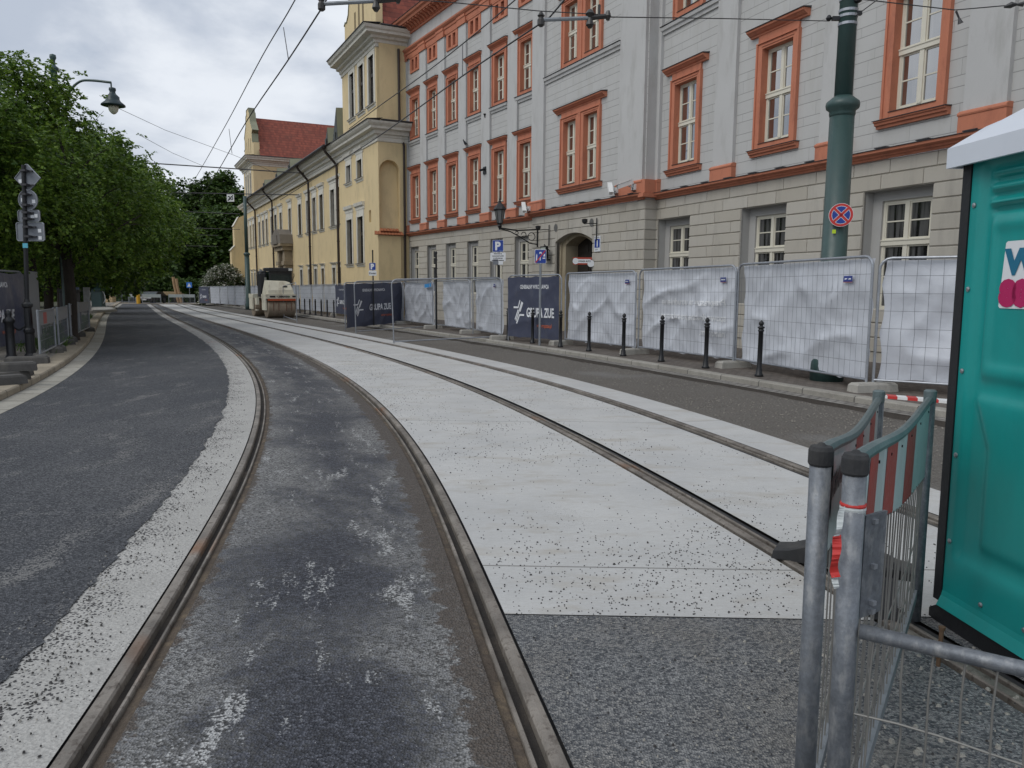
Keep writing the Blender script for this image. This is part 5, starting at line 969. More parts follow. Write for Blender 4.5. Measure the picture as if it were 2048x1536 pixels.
root = thing('flag_holder', 'small black flag holder on a pilaster of the grey facade', 'bracket', M=WL @ Matrix.Translation((3.95, .12, 6.55))); mb = MB(); mb.tube([(0, 0, .1), (0, .25, .02)], .05, 8); mb.obj('socket', BLACK, root); mb = MB(); mb.prism([(-.15, -.12), (.15, -.12), (.12, .2), (-.12, .2)], -.02, .02, 'y'); mb.obj('plate', BLACK, root)
root = thing('alarm_horn', 'tiny dark alarm horn high on a pilaster of the grey facade', 'alarm', M=WL @ Matrix.Translation((3.95, .10, 8.9))); mb = MB(); mb.lathe([(.03, 0), (.05, .1), (.10, .16)], n=10); mb.obj('horn', BLACK, root)
# ------------------------------------------------------------------ overhead lines
WIRE = mat('copper_wire', (.05, .05, .052), .5, .4, .2, 5); INS = mat('insulator', (.03, .028, .026), .4)
def cable(name, pts, r, lb, cat='wire', group='overhead tram wires', mtl=WIRE):
    mb = MB(); mb.tube(pts, r, 6); o = mb.obj(name, mtl, None, Matrix()); return tag(o, lb, cat, group)
def over(l, dz): return [G(x, y, dz) for x, y in l]
def sm(P, k=6):
    P = [np.array(p) for p in P]; out = []
    for i in range(len(P)-1):
        p0, p1, p2, p3 = P[max(i-1, 0)], P[i], P[i+1], P[min(i+2, len(P)-1)]
        out += [.5*((2*p1)+(p2-p0)*q+(2*p0-5*p1+4*p2-p3)*q*q+(3*p1-p0-3*p2+p3)*q**3) for q in np.linspace(0, 1, k, endpoint=False)]
    return out+[P[-1]]
CA = over([(760, -200), (645, 14)], 5.0)+sm(over([(645, 14), (575, 122), (491, 246), (434, 345), (385, 420)], 5.0), 5)[1:]
MA = sm(over([(690, -200), (590, 0), (523, 115), (457, 240), (404, 334), (372, 388)], 5.9), 5)
CB = over([(1300, -200), (1098, 36)], 5.0)+sm(over([(1084, 45), (925, 152), (776, 260), (685, 320), (640, 350), (560, 400)], 5.0), 5)
MBW = sm(over([(1250, -200), (1030, 0), (925, 88), (840, 154), (752, 217), (698, 258)], 5.9), 5)
cable('contact_wire', CA, .011, 'contact wire over the left track, held by the upper steady arm'); cable('carrier_wire', MA, .010, 'carrier wire over the left track, farthest left across the sky')
cable('contact_wire', CB, .011, 'contact wire over the right track, held by the steady arm before the double window'); cable('carrier_wire', MBW, .010, 'carrier wire over the right track crossing the attic windows')
def dropper(a, b_, lb): cable('dropper', [a, b_], .007, lb, group='dropper wires'); 
dropper(G(567, 55, 5.9), G(577, 120, 5.0), 'thin dropper high in the sky between the left track wires'); dropper(G(458, 258, 5.9)+np.array([0, 0, -.0]), G(464, 307, 5.0), 'thin dropper low over the gable between the left track wires'); dropper(G(925, 88, 5.9), G(925, 152, 5.0), 'thin dropper before the grey facade between the right track wires')
def steady(x0, y0, x1, y1, x2, y2, Y, lb):
    root = thing('steady_arm', lb, 'wire arm', tuple(at(x0, y0, Y)), group='steady arms of the tram wires'); M = Matrix(); mb = MB(); a, b_, c = at(x0, y0, Y), at(x1, y1, Y), at(x2, y2, Y)
    mb.tube([a, b_], .024, 8); mb.obj('arm_tube', GALD, root, M); mb = MB(); mb.lathe([(.02, -.08), (.045, -.06), (.045, .0), (.03, .03), (.045, .05), (.02, .09)], tuple(a), 8); mb.lathe([(.02, -.12), (.05, -.08), (.03, 0), (.06, .05), (.02, .1)], tuple(b_), 8); mb.obj('insulator', INS, root, M)
    mb = MB(); mb.tube([b_, c], .03, 8); mb.lathe([(.02, -.05), (.04, 0), (.02, .06)], tuple(c), 8); mb.tube([(b_+c)/2, (b_+c)/2+np.array([0, 0, .14])], .02, 6); mb.obj('end_fitting', INS, root, M)
steady(643, 8, 752, 2, 796, -2, 9.6, 'steel steady arm at the top of the sky before the palace gable'); steady(1082, 40, 1180, 36, 1216, 32, 9.9, 'steel steady arm crossing the upper double window')
cable('span_wire', [at(1217, 34, 9.9), at(1440, 37, 11.4), at(1655, 42, 12.8)], .007, 'span wire from the steady arm to the thick green pole', group='span wires'); cable('span_wire', [at(790, -3, 9.6), at(905, 5, 9.7), at(1078, 22, 9.85), at(1216, 30, 9.9)], .006, 'span wire linking the two steady arms', group='span wires')
cable('span_wire', [at(1706, 36, 12.8), at(1762, -6, 11.5)], .007, 'stay wire leaving the green pole upwards to the right', group='span wires'); cable('span_wire', [at(1700, -4, 9.), at(1910, 20, 9.2), at(2047, 8, 9.), at(2200, -10, 8.8)], .006, 'thin wire with fittings across the upper right window', group='span wires'); cable('wire_fitting', [at(1912, 22, 9.2), at(1918, 36, 9.2), at(1921, 47, 9.2)], [.012, .01, .03], 'dangling wire fitting over the upper right pilaster', 'fitting', 'wire fittings'); cable('wire_fitting', [at(2008, 14, 9.05), at(2022, 10, 9.03), at(2034, 9, 9.02), at(2047, 8, 9.)], [.012, .035, .012, .03], 'rusty wire insulator in the top right corner', 'fitting', 'wire fittings')
for i, (a, b_, Y0, r, dz) in enumerate([((250, 323), (614, 347), 58., .045, 0), ((262, 384), (613, 390), 61., .04, 0), ((262, 419), (480, 428), 74., .03, 0), ((262, 452), (480, 459), 84., .03, 0), ((250, 465), (436, 471), 92., .025, 0), ((250, 489), (436, 493), 99., .025, 0)]):
    cable('span_tube', [at(*a, Y0), at(*b_, Y0+(1.5 if i < 2 else 0))], r, ['thick span bar over the street, highest of the row', 'span bar carrying the little square board', 'span bar third from the top before the wood', 'span bar fourth from the top before the wood', 'thin span bar low before the dark wood', 'lowest thin span bar before the dark wood'][i], 'span bar', 'span bars between the poles')
cable('span_wire', [at(212, 205, 40), at(330, 260, 50), at(467, 310, 56), at(552, 346, 58)], .012, 'twin stay wire descending from the street lamp to the palace', group='span wires'); cable('span_wire', [at(275, 268, 45), at(345, 306, 52), at(404, 331, 58)], .012, 'stay wire reaching the highest span bar from the left trees', group='span wires')
root = thing('speed_limit_board', 'small white board with a struck out 20 hanging on a span bar', 'road sign', M=face_frame(at(461, 396, 61.2))); mb = MB(); mb.box(-.28, .28, -.02, .02, -.28, .28); mb.obj('board', WHITEP, root); mb = MB(); put_text(mb, '20', .42, lambda u, v: (u-.0, -.025, v-.15), .012, 'CENTER'); mb.add([(-.24, -.028, -.22), (-.19, -.028, -.24), (.24, -.028, .2), (.2, -.028, .24)], [(0, 1, 2, 3)]); mb.obj('number', INK, root)
p = at(497, 600, 60.); tramway_pole(p[0], 60, .17, 4.2, 8.6, 'slender dark green pole in front of the palace end', PZ)
# ------------------------------------------------------------------ trees
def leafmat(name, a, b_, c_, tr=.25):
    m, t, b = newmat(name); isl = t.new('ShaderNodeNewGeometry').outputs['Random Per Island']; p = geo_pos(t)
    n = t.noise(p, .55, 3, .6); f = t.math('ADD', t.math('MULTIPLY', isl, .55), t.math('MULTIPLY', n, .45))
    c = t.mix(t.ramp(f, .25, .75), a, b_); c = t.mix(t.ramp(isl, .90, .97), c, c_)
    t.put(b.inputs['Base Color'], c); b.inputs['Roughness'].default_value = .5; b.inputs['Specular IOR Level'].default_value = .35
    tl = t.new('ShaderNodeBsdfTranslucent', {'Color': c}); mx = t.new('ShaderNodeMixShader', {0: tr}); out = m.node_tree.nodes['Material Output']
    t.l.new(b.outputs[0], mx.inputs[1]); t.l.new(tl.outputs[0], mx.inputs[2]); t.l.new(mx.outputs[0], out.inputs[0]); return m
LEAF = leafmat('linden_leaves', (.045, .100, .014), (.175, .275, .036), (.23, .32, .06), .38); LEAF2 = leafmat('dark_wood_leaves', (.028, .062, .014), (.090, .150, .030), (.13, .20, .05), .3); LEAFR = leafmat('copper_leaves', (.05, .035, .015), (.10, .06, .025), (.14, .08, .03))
BARK = mat('bark', (.035, .028, .022), .95, 0, .35, 5, .3, 30, .8, 14, .03)
def leaves(spots, n_spray, size, rs, droop=.55, seed=1, spread=1.0):
    "sprays of small leaves: each spray a short drooping twig with two rows of leaf blades"
    g = np.random.default_rng(seed); S = np.asarray(spots); k = len(S); V = []
    C = np.repeat(S[:, :3], n_spray, 0); out = np.repeat(S[:, 3:6], n_spray, 0); rr = np.repeat(S[:, 6], n_spray)[:, None]
    C = C+g.normal(0, 1, C.shape)*rr*np.array([1, 1, .75])*.42
    d = out*.9+g.normal(0, .55, C.shape); d[:, 2] -= droop*g.random(len(d)); d /= np.linalg.norm(d, axis=1)[:, None]
    side = np.cross(d, np.array([0, 0, 1.])); side /= np.linalg.norm(side, axis=1)[:, None]+1e-9
    for j in range(rs):
        f = (j+.4)/rs; sg = 1 if j % 2 else -1; L = size*(2.4+.8*g.random((len(C), 1)))*spread
        a = C+d*L*f+np.array([0, 0, -1.])*(L*.45*f*f)
        ld = d*.55+side*sg*.75+g.normal(0, .28, C.shape)+np.array([0, 0, -.30]); ld /= np.linalg.norm(ld, axis=1)[:, None]
        w = np.cross(ld, g.normal(0, .45, C.shape)+np.array([0, 0, 1.])); w /= np.linalg.norm(w, axis=1)[:, None]+1e-9
        s = size*(.7+.6*g.random((len(C), 1))); nrm = np.cross(w, ld)
        V.append(np.stack([a, a+ld*s*.5+w*s*.36-nrm*s*.05, a+ld*s, a+ld*s*.5-w*s*.36-nrm*s*.05], 1))
    return np.concatenate(V).reshape(-1, 3)
def quads_mesh(name, V, mats, pick=None):
    me = bpy.data.meshes.new(name); n = len(V); me.vertices.add(n); me.vertices.foreach_set('co', V.astype(np.float32).ravel()); me.loops.add(n); me.loops.foreach_set('vertex_index', np.arange(n, dtype=np.int32))
    me.polygons.add(n//4); me.polygons.foreach_set('loop_start', np.arange(0, n, 4, dtype=np.int32)); me.update(calc_edges=True)
    for q in mats: me.materials.append(q)
    if pick is not None: me.polygons.foreach_set('material_index', pick.astype(np.int32))
    me.update(); return me
def tree(x, y, z0, blobs, trunk_r, trunk_h, label, group, seed, size=.13, per=1.0, n_spray=16, rs=9, lm=None, lean=(0, 0), twig_r=.55, droop=.55, limbs=9):
    "blobs: (dx,dy,z,rx,ry,rz) masses of the crown"
    g = np.random.default_rng(seed); root = thing('tree', label, 'tree', (x, y, z0), group=group); O = np.array([x, y, z0])
    mb = MB(); top = np.array([lean[0], lean[1], trunk_h]); mb.tube([(0, 0, -.1), (lean[0]*.1, lean[1]*.1, .25), tuple(top*.5+np.array([.04, .02, 0])), tuple(top)], [trunk_r*1.5, trunk_r*1.08, trunk_r*.95, trunk_r*.8], 12)
    ends = []
    for i in range(limbs):
        b_ = blobs[i % len(blobs)]; e = np.array(b_[:3])+g.normal(0, .35, 3)*np.array(b_[3:6]); a = top*(.72+.28*g.random()); mid = (a+e)/2+g.normal(0, .25, 3)+np.array([0, 0, .35]); mb.tube([tuple(a), tuple(mid), tuple(e)], [trunk_r*.55, trunk_r*.32, trunk_r*.1], 7)
        for _ in range(3): e2 = e+g.normal(0, .5, 3)*np.array(b_[3:6]); mb.tube([tuple(mid), tuple((mid+e2)/2+np.array([0, 0, .2])), tuple(e2)], [trunk_r*.2, trunk_r*.12, trunk_r*.04], 5)
    mb.obj('trunk', BARK, root)
    S = []
    for bx, by, bz, rx, ry, rz in blobs:
        n = int(per*(rx*ry+rx*rz+ry*rz)*4.19*.62/(twig_r**2)); 
        for _ in range(n):
            u = g.normal(0, 1, 3); u /= np.linalg.norm(u); k = 1-.42*g.random()**2.2; R = np.array([rx, ry, rz])*k*(1+.16*noise.noise(Vector((u[0]*2.3+seed, u[1]*2.3, u[2]*2.3)))+.10*noise.noise(Vector((u[0]*6+seed, u[1]*6, u[2]*6))))
            if noise.noise(Vector((bx+u[0]*rx*.8+seed, by+u[1]*ry*.8, bz+u[2]*rz*.8))) < -.30: continue
            o = u*np.array([1, 1, .6]); S.append([bx+u[0]*R[0], by+u[1]*R[1], bz+u[2]*R[2], *o, twig_r*(.7+.6*g.random())])
    V = leaves(S, n_spray, size, rs, droop, seed)
    link('crown', quads_mesh('crown', V, [lm or LEAF]), root, Matrix.Translation((x, y, z0))); print('tree', label[:30], len(V)//4); return root
TG = 'park trees along the left pavement'
def Lz(y): return gz(y)+.11
# big linden overhanging the pavement (its neighbours carry the crown on towards the end of the street)
tree(-12.6, 17.6, Lz(17.6), [(-.7, .0, 4.3, 2.4, 2.2, 1.9), (-2.6, 1., 5.0, 2.6, 2.4, 2.1), (-1.3, .4, 5.9, 1.7, 1.6, 1.3), (.9, .9, 4.0, 1.6, 1.6, 1.5), (-.5, -.8, 3.2, 1.9, 1.3, 1.0), (-.2, .6, 5.3, 1.3, 1.3, 1.0)], .16, 2.6, 'leafy linden nearest on the left, towering behind the sign post', TG, 11, .092, 1.25, 15, 10, droop=.7)
tree(-12.2, 21.3, Lz(21.3), [(-.5, .3, 5.1, 2.0, 2.0, 1.7), (.8, 1.2, 3.6, 1.6, 1.6, 1.3), (-2.0, .3, 5.9, 2.0, 2.0, 1.8), (-1.3, .2, 6.6, 1.2, 1.3, 1.0), (-.2, -.6, 3.4, 1.7, 1.3, .9)], .15, 2.5, 'dark trunked linden left of the pair beside the green lamp pole', TG, 12, .10, 1.15, 14, 10, droop=.7)
tree(-15.2, 24.5, Lz(24.5), [(.1, .2, 5.1, 2.2, 2.2, 1.6), (1.9, 1.3, 4.3, 1.9, 1.8, 1.3), (-2.0, 0, 6.2, 2.3, 2.4, 2.1), (-.6, -.8, 3.6, 2.2, 1.6, 1.1)], .17, 3., 'dark trunked linden right of the pair beside the green lamp pole', TG, 13, .115, 1.0, 14, 9, droop=.7)
tree(-17.6, 30.5, Lz(30.5), [(.6, .3, 5.3, 2.8, 2.6, 2.2), (2.2, 1.6, 4.3, 2.0, 2.0, 1.7), (.4, 0, 3.3, 2.4, 2.0, 1.1), (-1.8, .2, 6.0, 2.4, 2.4, 2.0)], .18, 3., 'round linden farther along the left pavement with lighter lower boughs', TG, 14, .135, .9, 13, 9, droop=.7)
tree(-22.5, 37.5, Lz(37.5), [(.4, .4, 5.8, 3.2, 3.0, 2.6), (2.8, 1.8, 4.6, 2.3, 2.2, 1.9), (1., 0, 3.6, 2.2, 2.2, 1.5)], .2, 3.2, 'linden with a patch of reddish leaves over the end of the pavement', TG, 15, .165, .8, 13, 8, droop=.6)
tree(-28., 48., Lz(48.), [(1., 1., 7.4, 4.0, 3.8, 3.4), (3.4, 2.2, 5.5, 2.8, 2.8, 2.6), (-1, 0, 4.6, 3., 3., 2.), (3., 2., 3.4, 2.2, 2.2, 1.3)], .22, 3.6, 'tall tree at the bend where the left pavement ends', TG, 16, .25, .75, 11, 8, droop=.5)
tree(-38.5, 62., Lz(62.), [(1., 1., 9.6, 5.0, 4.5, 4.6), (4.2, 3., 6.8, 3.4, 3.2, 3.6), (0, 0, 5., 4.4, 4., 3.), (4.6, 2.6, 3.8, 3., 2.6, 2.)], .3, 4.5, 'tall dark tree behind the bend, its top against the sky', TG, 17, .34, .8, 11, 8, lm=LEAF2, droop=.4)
tree(-16.5, 18.5, Lz(18.5), [(0, 0, 4.2, 2.6, 2.6, 2.4), (.6, -1, 3.0, 2., 2., 1.4)], .17, 2.5, 'linden half out of view at the left edge of the scene', TG, 18, .14, .7, 11, 8, droop=.7)
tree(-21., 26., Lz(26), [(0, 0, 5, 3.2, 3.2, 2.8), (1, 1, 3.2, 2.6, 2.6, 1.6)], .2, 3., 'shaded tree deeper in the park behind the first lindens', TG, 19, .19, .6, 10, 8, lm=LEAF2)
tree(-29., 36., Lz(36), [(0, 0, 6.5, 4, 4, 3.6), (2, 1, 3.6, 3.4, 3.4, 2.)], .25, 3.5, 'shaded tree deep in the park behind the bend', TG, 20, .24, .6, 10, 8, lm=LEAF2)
WG = 'tall trees of the dark wood closing the street'
for i, (x, y, h, r, lb) in enumerate([(-55, 108, 17.0, 7.0, 'tall wood tree behind the struck out 20 board'), (-47, 122, 19.0, 7.0, 'highest wood tree with its round top beside the palace end'), (-42.5, 112, 13.5, 5.0, 'wood tree right against the palace end'), (-62, 100, 15.5, 6.0, 'wood tree behind the keep right sign'), (-71, 104, 16.5, 6.5, 'wood tree behind the timber stack'), (-50, 101, 9.5, 4.6, 'low dark tree behind the barred gap of the far barriers'), (-58.5, 97, 8.0, 4.0, 'low dark tree behind the far mesh fence'), (-80, 98, 15., 7., 'wood tree at the left end of the street closing wood')]):
    b_ = [(0, 0, h*.62, r, r*.8, h*.34), (r*.45, -r*.3, h*.45, r*.7, r*.6, h*.25), (-r*.5, -r*.2, h*.42, r*.75, r*.6, h*.26), (0, -r*.35, h*.25, r*.85, r*.6, h*.2), (r*.2, 0, h*.80, r*.6, r*.55, h*.2)]
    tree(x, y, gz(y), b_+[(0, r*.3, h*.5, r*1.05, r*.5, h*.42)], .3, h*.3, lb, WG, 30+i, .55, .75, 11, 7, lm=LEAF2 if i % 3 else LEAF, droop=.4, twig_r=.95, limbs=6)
# flowering bush by the palace end, hedge, grass
x, y = G(447, 579, .1)[:2]; y = 84; x = at(449, 560, y)[0]
bu = thing('flowering_bush', 'bush with white blossom beside the palace end', 'bush', (x, y, gz(y))); g = np.random.default_rng(5); S = []
for _ in range(260): u = g.normal(0, 1, 3); u /= np.linalg.norm(u); u[2] = abs(u[2]); S.append([u[0]*2.0, u[1]*1.6, .6+u[2]*3.2, *u, .45])
link('foliage', quads_mesh('foliage', leaves(S, 12, .22, 6, .6, 5), [leafmat('bush_leaves', (.05, .075, .03), (.13, .16, .075), (.5, .5, .42))]), bu, Matrix.Translation((x, y, gz(y))))
S2 = [[*(np.array(q[:3])+np.array(q[3:6])*.35), *q[3:6], .3] for q in S]; link('blossom', quads_mesh('blossom', leaves(S2, 6, .16, 3, .3, 6), [mat('white_blossom', (.50, .50, .44), .8)]), bu, Matrix.Translation((x, y, gz(y))))
mb = MB(); mb.tube([(0, 0, 0), (.1, 0, 1.6)], .08, 6); mb.tube([(0, 0, 0), (-.6, .1, 1.5)], .06, 6); mb.obj('stem', BARK, bu)
h0, h1 = G(250, 603, 0), G(330, 603, 0); S = []
for _ in range(2600): f = g.random(); p = np.array([-78+f*52, 96.5+f*3+g.normal(0, .8), gz(95)+.2+2.6*g.random()**1.3]); S.append([*p, g.normal(0, .4), -.6, .4, .4])
tag(link('hedge', quads_mesh('hedge', leaves(S, 10, .22, 6, .2, 8), [LEAF2]), None, Matrix()), 'low clipped hedge behind the far barriers', 'hedge')
# grass and weeds by the left kerb
V = []
for _ in range(9000):
    yy = random.choice([random.gauss(20.5, 1.3), random.gauss(25, 1.5), random.uniform(24, 40)]); off = -.75-abs(random.gauss(0, .55)); xx = XA(yy)+off
    if noise.noise(Vector((xx*1.3, yy*.8, 0))) < -.1: continue
    h = random.uniform(.06, .26); a = random.random()*6.28; w = .012; b0 = np.array([xx, yy, Lz(yy)]); l = np.array([random.gauss(0, .06), random.gauss(0, .06), h]); s = np.array([math.cos(a)*w, math.sin(a)*w, 0]); V += [b0-s, b0+s, b0+l+s*.3, b0+l-s*.3]
tag(link('grass', quads_mesh('grass', np.array(V), [leafmat('grass_blades', (.035, .075, .012), (.09, .16, .03), (.14, .2, .05))]), None, Matrix()), 'tufts of grass growing along the left kerb', 'grass', kind='stuff')
# ------------------------------------------------------------------ left pavement: lamp pole, sign post, banner, barriers
lp = thing('street_lamp', 'green lamp post rising through the lindens with a bell shaped lamp on an arm', 'street lamp', (-14.9, 26, Lz(26)))
mb = MB(); zt = 8.76-Lz(26); mb.lathe([(.26, 0), (.26, .5), (.19, .62), (.165, 3.4), (.22, 3.5), (.22, 3.6), (.12, 3.7), (.10, zt-.55), (.15, zt-.5), (.15, zt-.42), (.07, zt-.36), (.06, zt-.2), (.10, zt-.12), (.09, zt-.03), (.02, zt)], n=20); mb.obj('shaft', DGREEN, lp, None, True)
A0 = at(140, 182, 26.); A1 = at(222, 165, 26.); mb = MB(); q = [np.array([-14.82, 26, A0[2]-.9]), np.array([A0[0]-.1, 26, A0[2]-.35]), A0, at(160, 163, 26), at(185, 161, 26), A1]; mb.tube(sm(q, 5), .04, 8); mb.tube([A1, A1+np.array([0, 0, -.16])], .025, 8); mb.obj('arm', DGREEN, lp, Matrix())
c = A1+np.array([.03, 0, -.75]); mb = MB(); mb.lathe([(.03, .60), (.10, .58), (.11, .52), (.085, .46), (.10, .40), (.14, .36), (.20, .30), (.20, .22), (.24, .16), (.36, .06), (.37, .02), (.30, .0), (.2, .02)], tuple(c), 22); mb.obj('lamp_shade', mat('lamp_teal', (.012, .03, .035), .4), lp, Matrix(), True)
mb = MB(); mb.lathe([(.155, .02), (.16, -.05), (.13, -.15), (.07, -.22), (.01, -.25)], tuple(c), 18); mb.obj('lamp_bowl', mat('lamp_bowl', (.62, .60, .48), .15, spec=.6), lp, Matrix(), True)
mb = MB(); 
for z in (2.05, 2.3): mb.box(-.05, .12, -.2, -.16, z, z+.12); mb.box(.13, .26, -.2, -.16, z, z+.12)
mb.obj('sticker', mat('faded_sticker', (.14, .2, .15), .7), lp)
sp = thing('sign_post', 'black post with four road signs seen from behind', 'road sign', (-9.85, 15.7, Lz(15.7))); y0 = 15.7
base_z = Lz(15.7); top = at(47, 330, 15.7); lx = top[0]+9.85
mb = MB(); mb.lathe([(.12, 0), (.12, .06), (.09, .10), (.085, .5), (.10, .53), (.10, .58), (.075, .62), (.07, 1.02), (.10, 1.05), (.10, 1.10), (.055, 1.14), (.045, 1.2)], n=14); mb.tube([(0, 0, 1.15), (lx, 0, top[2]-base_z)], .042, 10); mb.obj('post', BLACK, sp, None, False)
def back(px, py, shape, name):
    c = at(px, py, 15.62); mb = MB(); M = Matrix.Translation(Vector(c)) @ Matrix.Rotation(R_(-6), 4, 'Z'); mb.prism(shape, .085, .10, 'y'); hw = max(p[0] for p in shape); hh = max(p[1] for p in shape)
    inner = [(x*.965, z*.965) for x, z in shape]; o = mb.obj(name, SIGNBACK, sp, M); mb = MB(); k = len(shape)
    for i in range(k): a, b_ = shape[i], shape[(i+1) % k]; ai, bi = inner[i], inner[(i+1) % k]; mb.add([(a[0], .070, a[1]), (b_[0], .070, b_[1]), (bi[0], .070, bi[1]), (ai[0], .070, ai[1]), (a[0], .086, a[1]), (b_[0], .086, b_[1]), (bi[0], .086, bi[1]), (ai[0], .086, ai[1])], [(0, 1, 2, 3), (3, 2, 6, 7), (0, 4, 5, 1)])
    mb.obj('edge', GAL, o, M); mb = MB()
    for z in (-hh*.52, hh*.5): mb.box(-hw*.5, hw*.45, .055, .084, z-.014, z+.014); mb.box(-.055, .055, -.05, .06, z-.02, z+.02)
    mb.obj('clamp', mat('clamp_dark', (.05, .05, .055), .5, .3), o, M); return o, M, hw, hh
r2 = lambda w, h: [(w, h-.03), (w-.03, h), (-w+.03, h), (-w, h-.03), (-w, -h+.03), (-w+.03, -h), (w-.03, -h), (w, -h+.03)]
SB = [back(49, 355, [(.275, 0), (.0, .215), (-.275, 0), (0, -.215)] if False else [(.28, .0), (.02, .27), (-.02, .27), (-.28, 0), (-.02, -.25), (.02, -.25)], 'diamond_sign_back'), back(50, 399, [(.205*math.cos(a), .205*math.sin(a)) for a in np.linspace(0, 6.283, 29)[:-1]], 'round_sign_back'), back(52, 431, r2(.235, .115), 'small_plate_back'), back(55, 463, r2(.30, .185), 'large_plate_back')]
for (o, M, hw, hh), L in zip(SB, ([(-.16, -.06)], [(-.11, -.0), (.12, -.03)], [(.07, -.02), (.15, -.0)], [(.2, .02), (.2, -.12)])):
    mb = MB()
    for x, z in L: mb.box(x-.035, x+.035, .078, .084, z-.035, z+.035)
    mb.obj('sticker', SIGNW, o, M)
mb = MB(); mb.box(-.05, .05, -.055, -.045, 0, .09); o = mb.obj('sticker', mat('cyan_sticker', (.10, .42, .55), .5), sp, Matrix.Translation(Vector(at(54, 496, 15.66))))
bo = thing('chain_bollard', 'black iron bollard with a chain beside the four sign post', 'bollard', (-10.12, 15.5, Lz(15.5))); mb = MB(); mb.lathe([(.11, 0), (.11, .05), (.085, .08), (.08, .55), (.085, .60), (.08, .70), (.11, .74), (.11, .78), (.07, .82), (.05, .85), (.065, .90), (.05, .95), (.01, .98)], n=14); mb.obj('post', BLACK, bo, None, True)
mb = MB(); L = sm([(0, 0, .72), (.13, .1, .58), (.27, .2, .72)], 10)
for p in L: mb.lathe([(.008, -.02), (.022, 0), (.008, .02)], p, 6)
mb.obj('chain', BLACK, bo)
# banner fence on the left and a leaning pale board
a, b_ = at(-90, 690, 14.6), at(53, 690, 18.2); a[2] = Lz(a[1]); b_[2] = Lz(b_[1])
fence_panel(a, b_, 1.80, 'banner', 'navy contractor banner in the shade under the left trees', FG, 3.9, 2, swap=True, zb=.2)
a, b_ = at(62, 690, 19.2), at(84, 690, 20.3); a[2] = Lz(19.2); b_[2] = Lz(20.3)
mb = MB(); M, L = tilt_frame(a, b_); mb.box(0, L, -.012, .012, .15, 1.85); o = mb.obj('site_board', mat('pale_grey_board', (.30, .31, .32), .7, 0, .15, 3), None, M); tag(o, 'pale grey upright board between the shaded navy banner and the trunks', 'board')
# pedestrian barriers along the left kerb
BOARDM = mat('dull_barrier_board', (.20, .205, .21), .6, .1, .15, 5); BRED = mat('faded_red', (.30, .06, .05), .6)
def ped_barrier(A, B, h, label, red=False, group='pedestrian barriers along the left kerb'):
    A[2] = Lz(A[1]); B[2] = Lz(B[1]); M, L = tilt_frame(A, B); root = thing('pedestrian_barrier', label, 'barrier', group=group, M=M)
    for x in (0, L): mb = MB(); mb.tube([(x, 0, 0), (x, 0, h+.05)], .024, 8); mb.obj('post', GALD, root)
    mb = MB(); mb.box(.02, L-.02, -.012, .012, h-.27, h); mb.prism([(-.02, h), (.02, h), (.025, h+.03), (-.025, h+.03)], .02, L-.02, 'x'); bd = mb.obj('board', BOARDM, root)
    if red: mb = MB(); mb.box(L*.28, L*.48, -.015, .015, h-.25, h-.02); mb.obj('red_patch', BRED, bd)
    mb = MB(); mb.tube([(0, 0, .14), (L, 0, .14)], .018, 6); mb.obj('bottom_rail', GALD, root); mb = MB()
    for i in range(1, int(L/.14)): x = L*i/int(L/.14); mb.tube([(x, 0, .14), (x, 0, h-.27)], .004, 4)
    for z in (.38, .62): mb.tube([(0, 0, z), (L, 0, z)], .004, 4)
    mb.obj('wire_mesh', WIREM, root)
    for x in (0., L): c_ = M @ Vector((x, 0, 0)); foot(c_.x, c_.y, Lz(c_.y), 2.2, 'black rubber foot of the left pedestrian barriers', DUSTRUB, 'rubber barrier feet')
BQ = lambda x, y, Y: np.array([*at(x, y, Y)[:2], 0])
ped_barrier(BQ(80, 700, 15.1), BQ(112, 700, 17.2), .95, 'dull grey barrier with a faded red patch, nearest on the left pavement', True)
ped_barrier(BQ(118, 690, 17.6), BQ(138, 690, 19.8), .95, 'dull grey barrier second from the front on the left pavement')
ped_barrier(BQ(143, 680, 20.8), BQ(160, 680, 23.2), .98, 'dull grey barrier third from the front on the left pavement')
ped_barrier(BQ(161, 680, 23.4), BQ(181, 680, 26.2), .98, 'dull grey barrier at the grass tufts, farthest of the left row')
# heap of rubber feet at the left edge
for i, (px, py, dz, rz) in enumerate([(14, 752, .115, .3), (8, 762, .115, 1.2), (20, 742, .25, .5), (-4, 770, .115, .9)]):
    p = G(px, py, dz); foot(p[0], p[1], p[2], rz, 'dark rubber barrier foot in the heap at the left kerb', DUSTRUB, 'heap of rubber feet')
p = G(55, 727, .115); foot(p[0], p[1], p[2], .35, 'dark rubber foot lying flat before the four sign post', DUSTRUB, 'rubber barrier feet')
# posters, dark bin, green cabinet
p = at(140, 600, 27.); bn = thing('advertising_kiosk', 'dark box by the green lamp pole', 'kiosk', (p[0], 27., Lz(27))); mb = MB(); mb.cbox(-.21, .21, -.3, .3, 0, 1.33, .03); mb.obj('body', mat('dark_box', (.02, .021, .024), .5), bn); mb = MB(); mb.prism([(-.25, 1.33), (.25, 1.33), (.2, 1.40), (-.2, 1.40)], -.34, .34, 'y'); mb.obj('lid', BLACK, bn)
for px, lb, mt in ((153, 'bluish poster board left of the far green cabinet', mat('poster_blue', (.20, .25, .38), .6, 0, .3, 9)), (174, 'whitish poster board nearest to the far green cabinet', mat('poster_pale', (.42, .42, .42), .6, 0, .3, 9))):
    p = at(px, 600, 32.); root = thing('poster_board', lb, 'poster', (p[0], 32., Lz(32))); mb = MB(); mb.box(-.13, .13, -.02, .02, .55, 1.5); mb.obj('poster', mt, root); mb = MB(); mb.tube([(0, 0.03, 0), (0, .03, 1.5)], .03, 6); mb.obj('post', BLACK, root)
